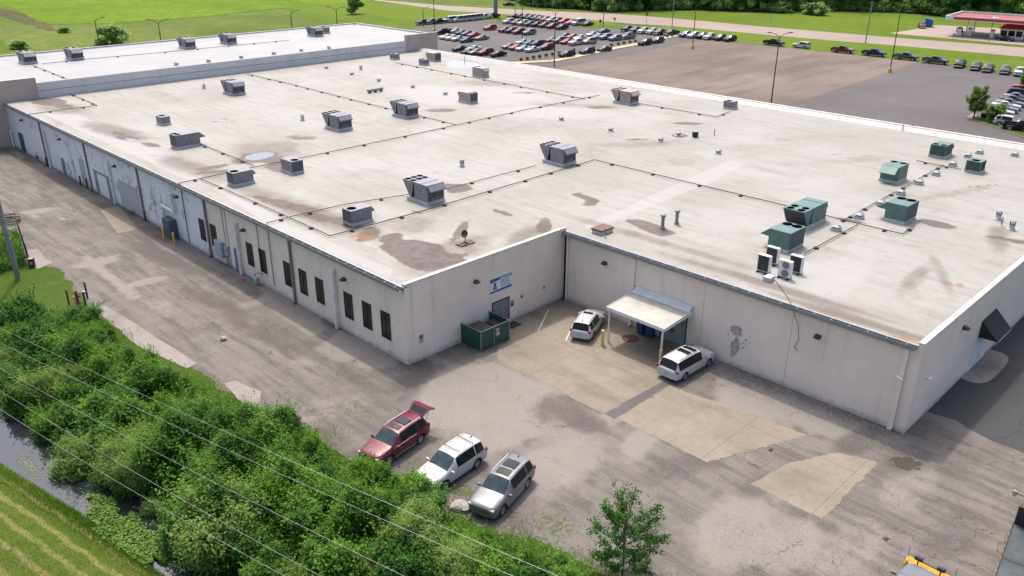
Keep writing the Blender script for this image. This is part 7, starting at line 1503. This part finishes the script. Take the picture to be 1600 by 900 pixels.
x, y = at(134, 471); r = empty('valve_box', (x, y, 0)); MB().tube((0,0,0),(0,0,.7),.04,n=6).build('riser', M['galv'], r); MB().bbox(-.14,.14,-.14,.14,.7,.98,.02).build('box', M['lens'], r); tag(r, 'small pale valve box beside the red standpipe', 'valve box')
rr = random.Random(4); r = empty('cable_coil', (*at(14, 347), 0)); g = MB()
for i in range(9):
    rad = rr.uniform(.7, 1.3); cx_, cy_ = rr.gauss(0,.2), rr.gauss(0,.2); pts = [(cx_+rad*math.cos(t), cy_+rad*math.sin(t), .1+i*.06+rr.uniform(-.03,.03)) for t in np.linspace(0, 6.28, 18)]; g.path(pts, .035, 5)
g.build('cable', M['black'], r); tag(r, 'heap of coiled black cable by the left edge of the yard', 'cable')
for px, py, lb in [(380,438,'small red scrap on the ground below the grey door')]:
    r = MB().bbox(-.12,.12,-.08,.08,0.005,.14,.03).build('scrap', M['redpaint']); r.location = (*at(px, py), 0); tag(r, lb, 'scrap')
for px, py, lb in [(1384,842,'dark scrap of rubber lying on the cracked yard'),(1204,703,'brown scrap between the two lower slabs')]:
    r = MB().add([(-.2,-.1,.01),(.15,-.16,.01),(.24,.1,.01),(-.08,.17,.01),(-.12,-.04,.1),(.08,-.06,.08),(.1,.05,.09)], [(0,1,5,4),(1,2,6,5),(2,3,4,6),(3,0,4),(4,5,6)]).build('scrap', M['rust']); r.location = (*at(px, py), 0); tag(r, lb, 'scrap')
# plants by the long wall
rsb = np.random.RandomState(15)
for px, py, s_, lb in [(291,372,.8,'weedy bush at the foot of the wall right of the yellow bollards'),(205,335,.5,'low weeds by the white wall pipe'),(115,277,.6,'low weed clump at the far peeling wall'),(733,543,.35,'weed tuft at the corner of the green enclosure'),(893,467,.4,'weed tuft in the inner courtyard corner')]:
    C, Nn, S_, T_ = clumpy(rsb, [((0,0,.35*s_*1.5),(s_,s_,.5*s_),.4),((.4*s_,.3*s_,.3*s_),(.5*s_,.5*s_,.4*s_),.6)], 420, .15)
    r = empty('weed_clump', (*at(px, py), 0)); add_mesh('leaves', leaf_mesh('leaves', C, Nn, S_, T_, M['leaf_dark'], .5, px), r); tag(r, lb, 'weeds')
# power lines
for i, (a, b, lb) in enumerate([((0,514),(870,902),'power line, uppermost of the five over the thicket'),((0,537),(800,902),'power line, second from the top over the thicket'),((0,577),(630,902),'power line, middle one over the thicket'),((0,612),(500,902),'power line, second from the bottom over the thicket'),((0,641),(440,900),'power line, lowest of the five over the thicket')]):
    p, q = np.array(at(*a, 8.7)), np.array(at(*b, 8.7)); d = q-p; L = np.linalg.norm(d); pts = []
    for t in np.linspace(-.9, 1.5, 40):
        s_ = 4*(.25-(min(max((t+.2)/1.4, -.6), 1.6)-.5)**2); pts.append((*(p+d*t), 9.0-.45*s_))
    tag(MB().path(pts, .0075, 5).build('power_line', M['wire']), lb, 'power line', 'power lines over the ditch')
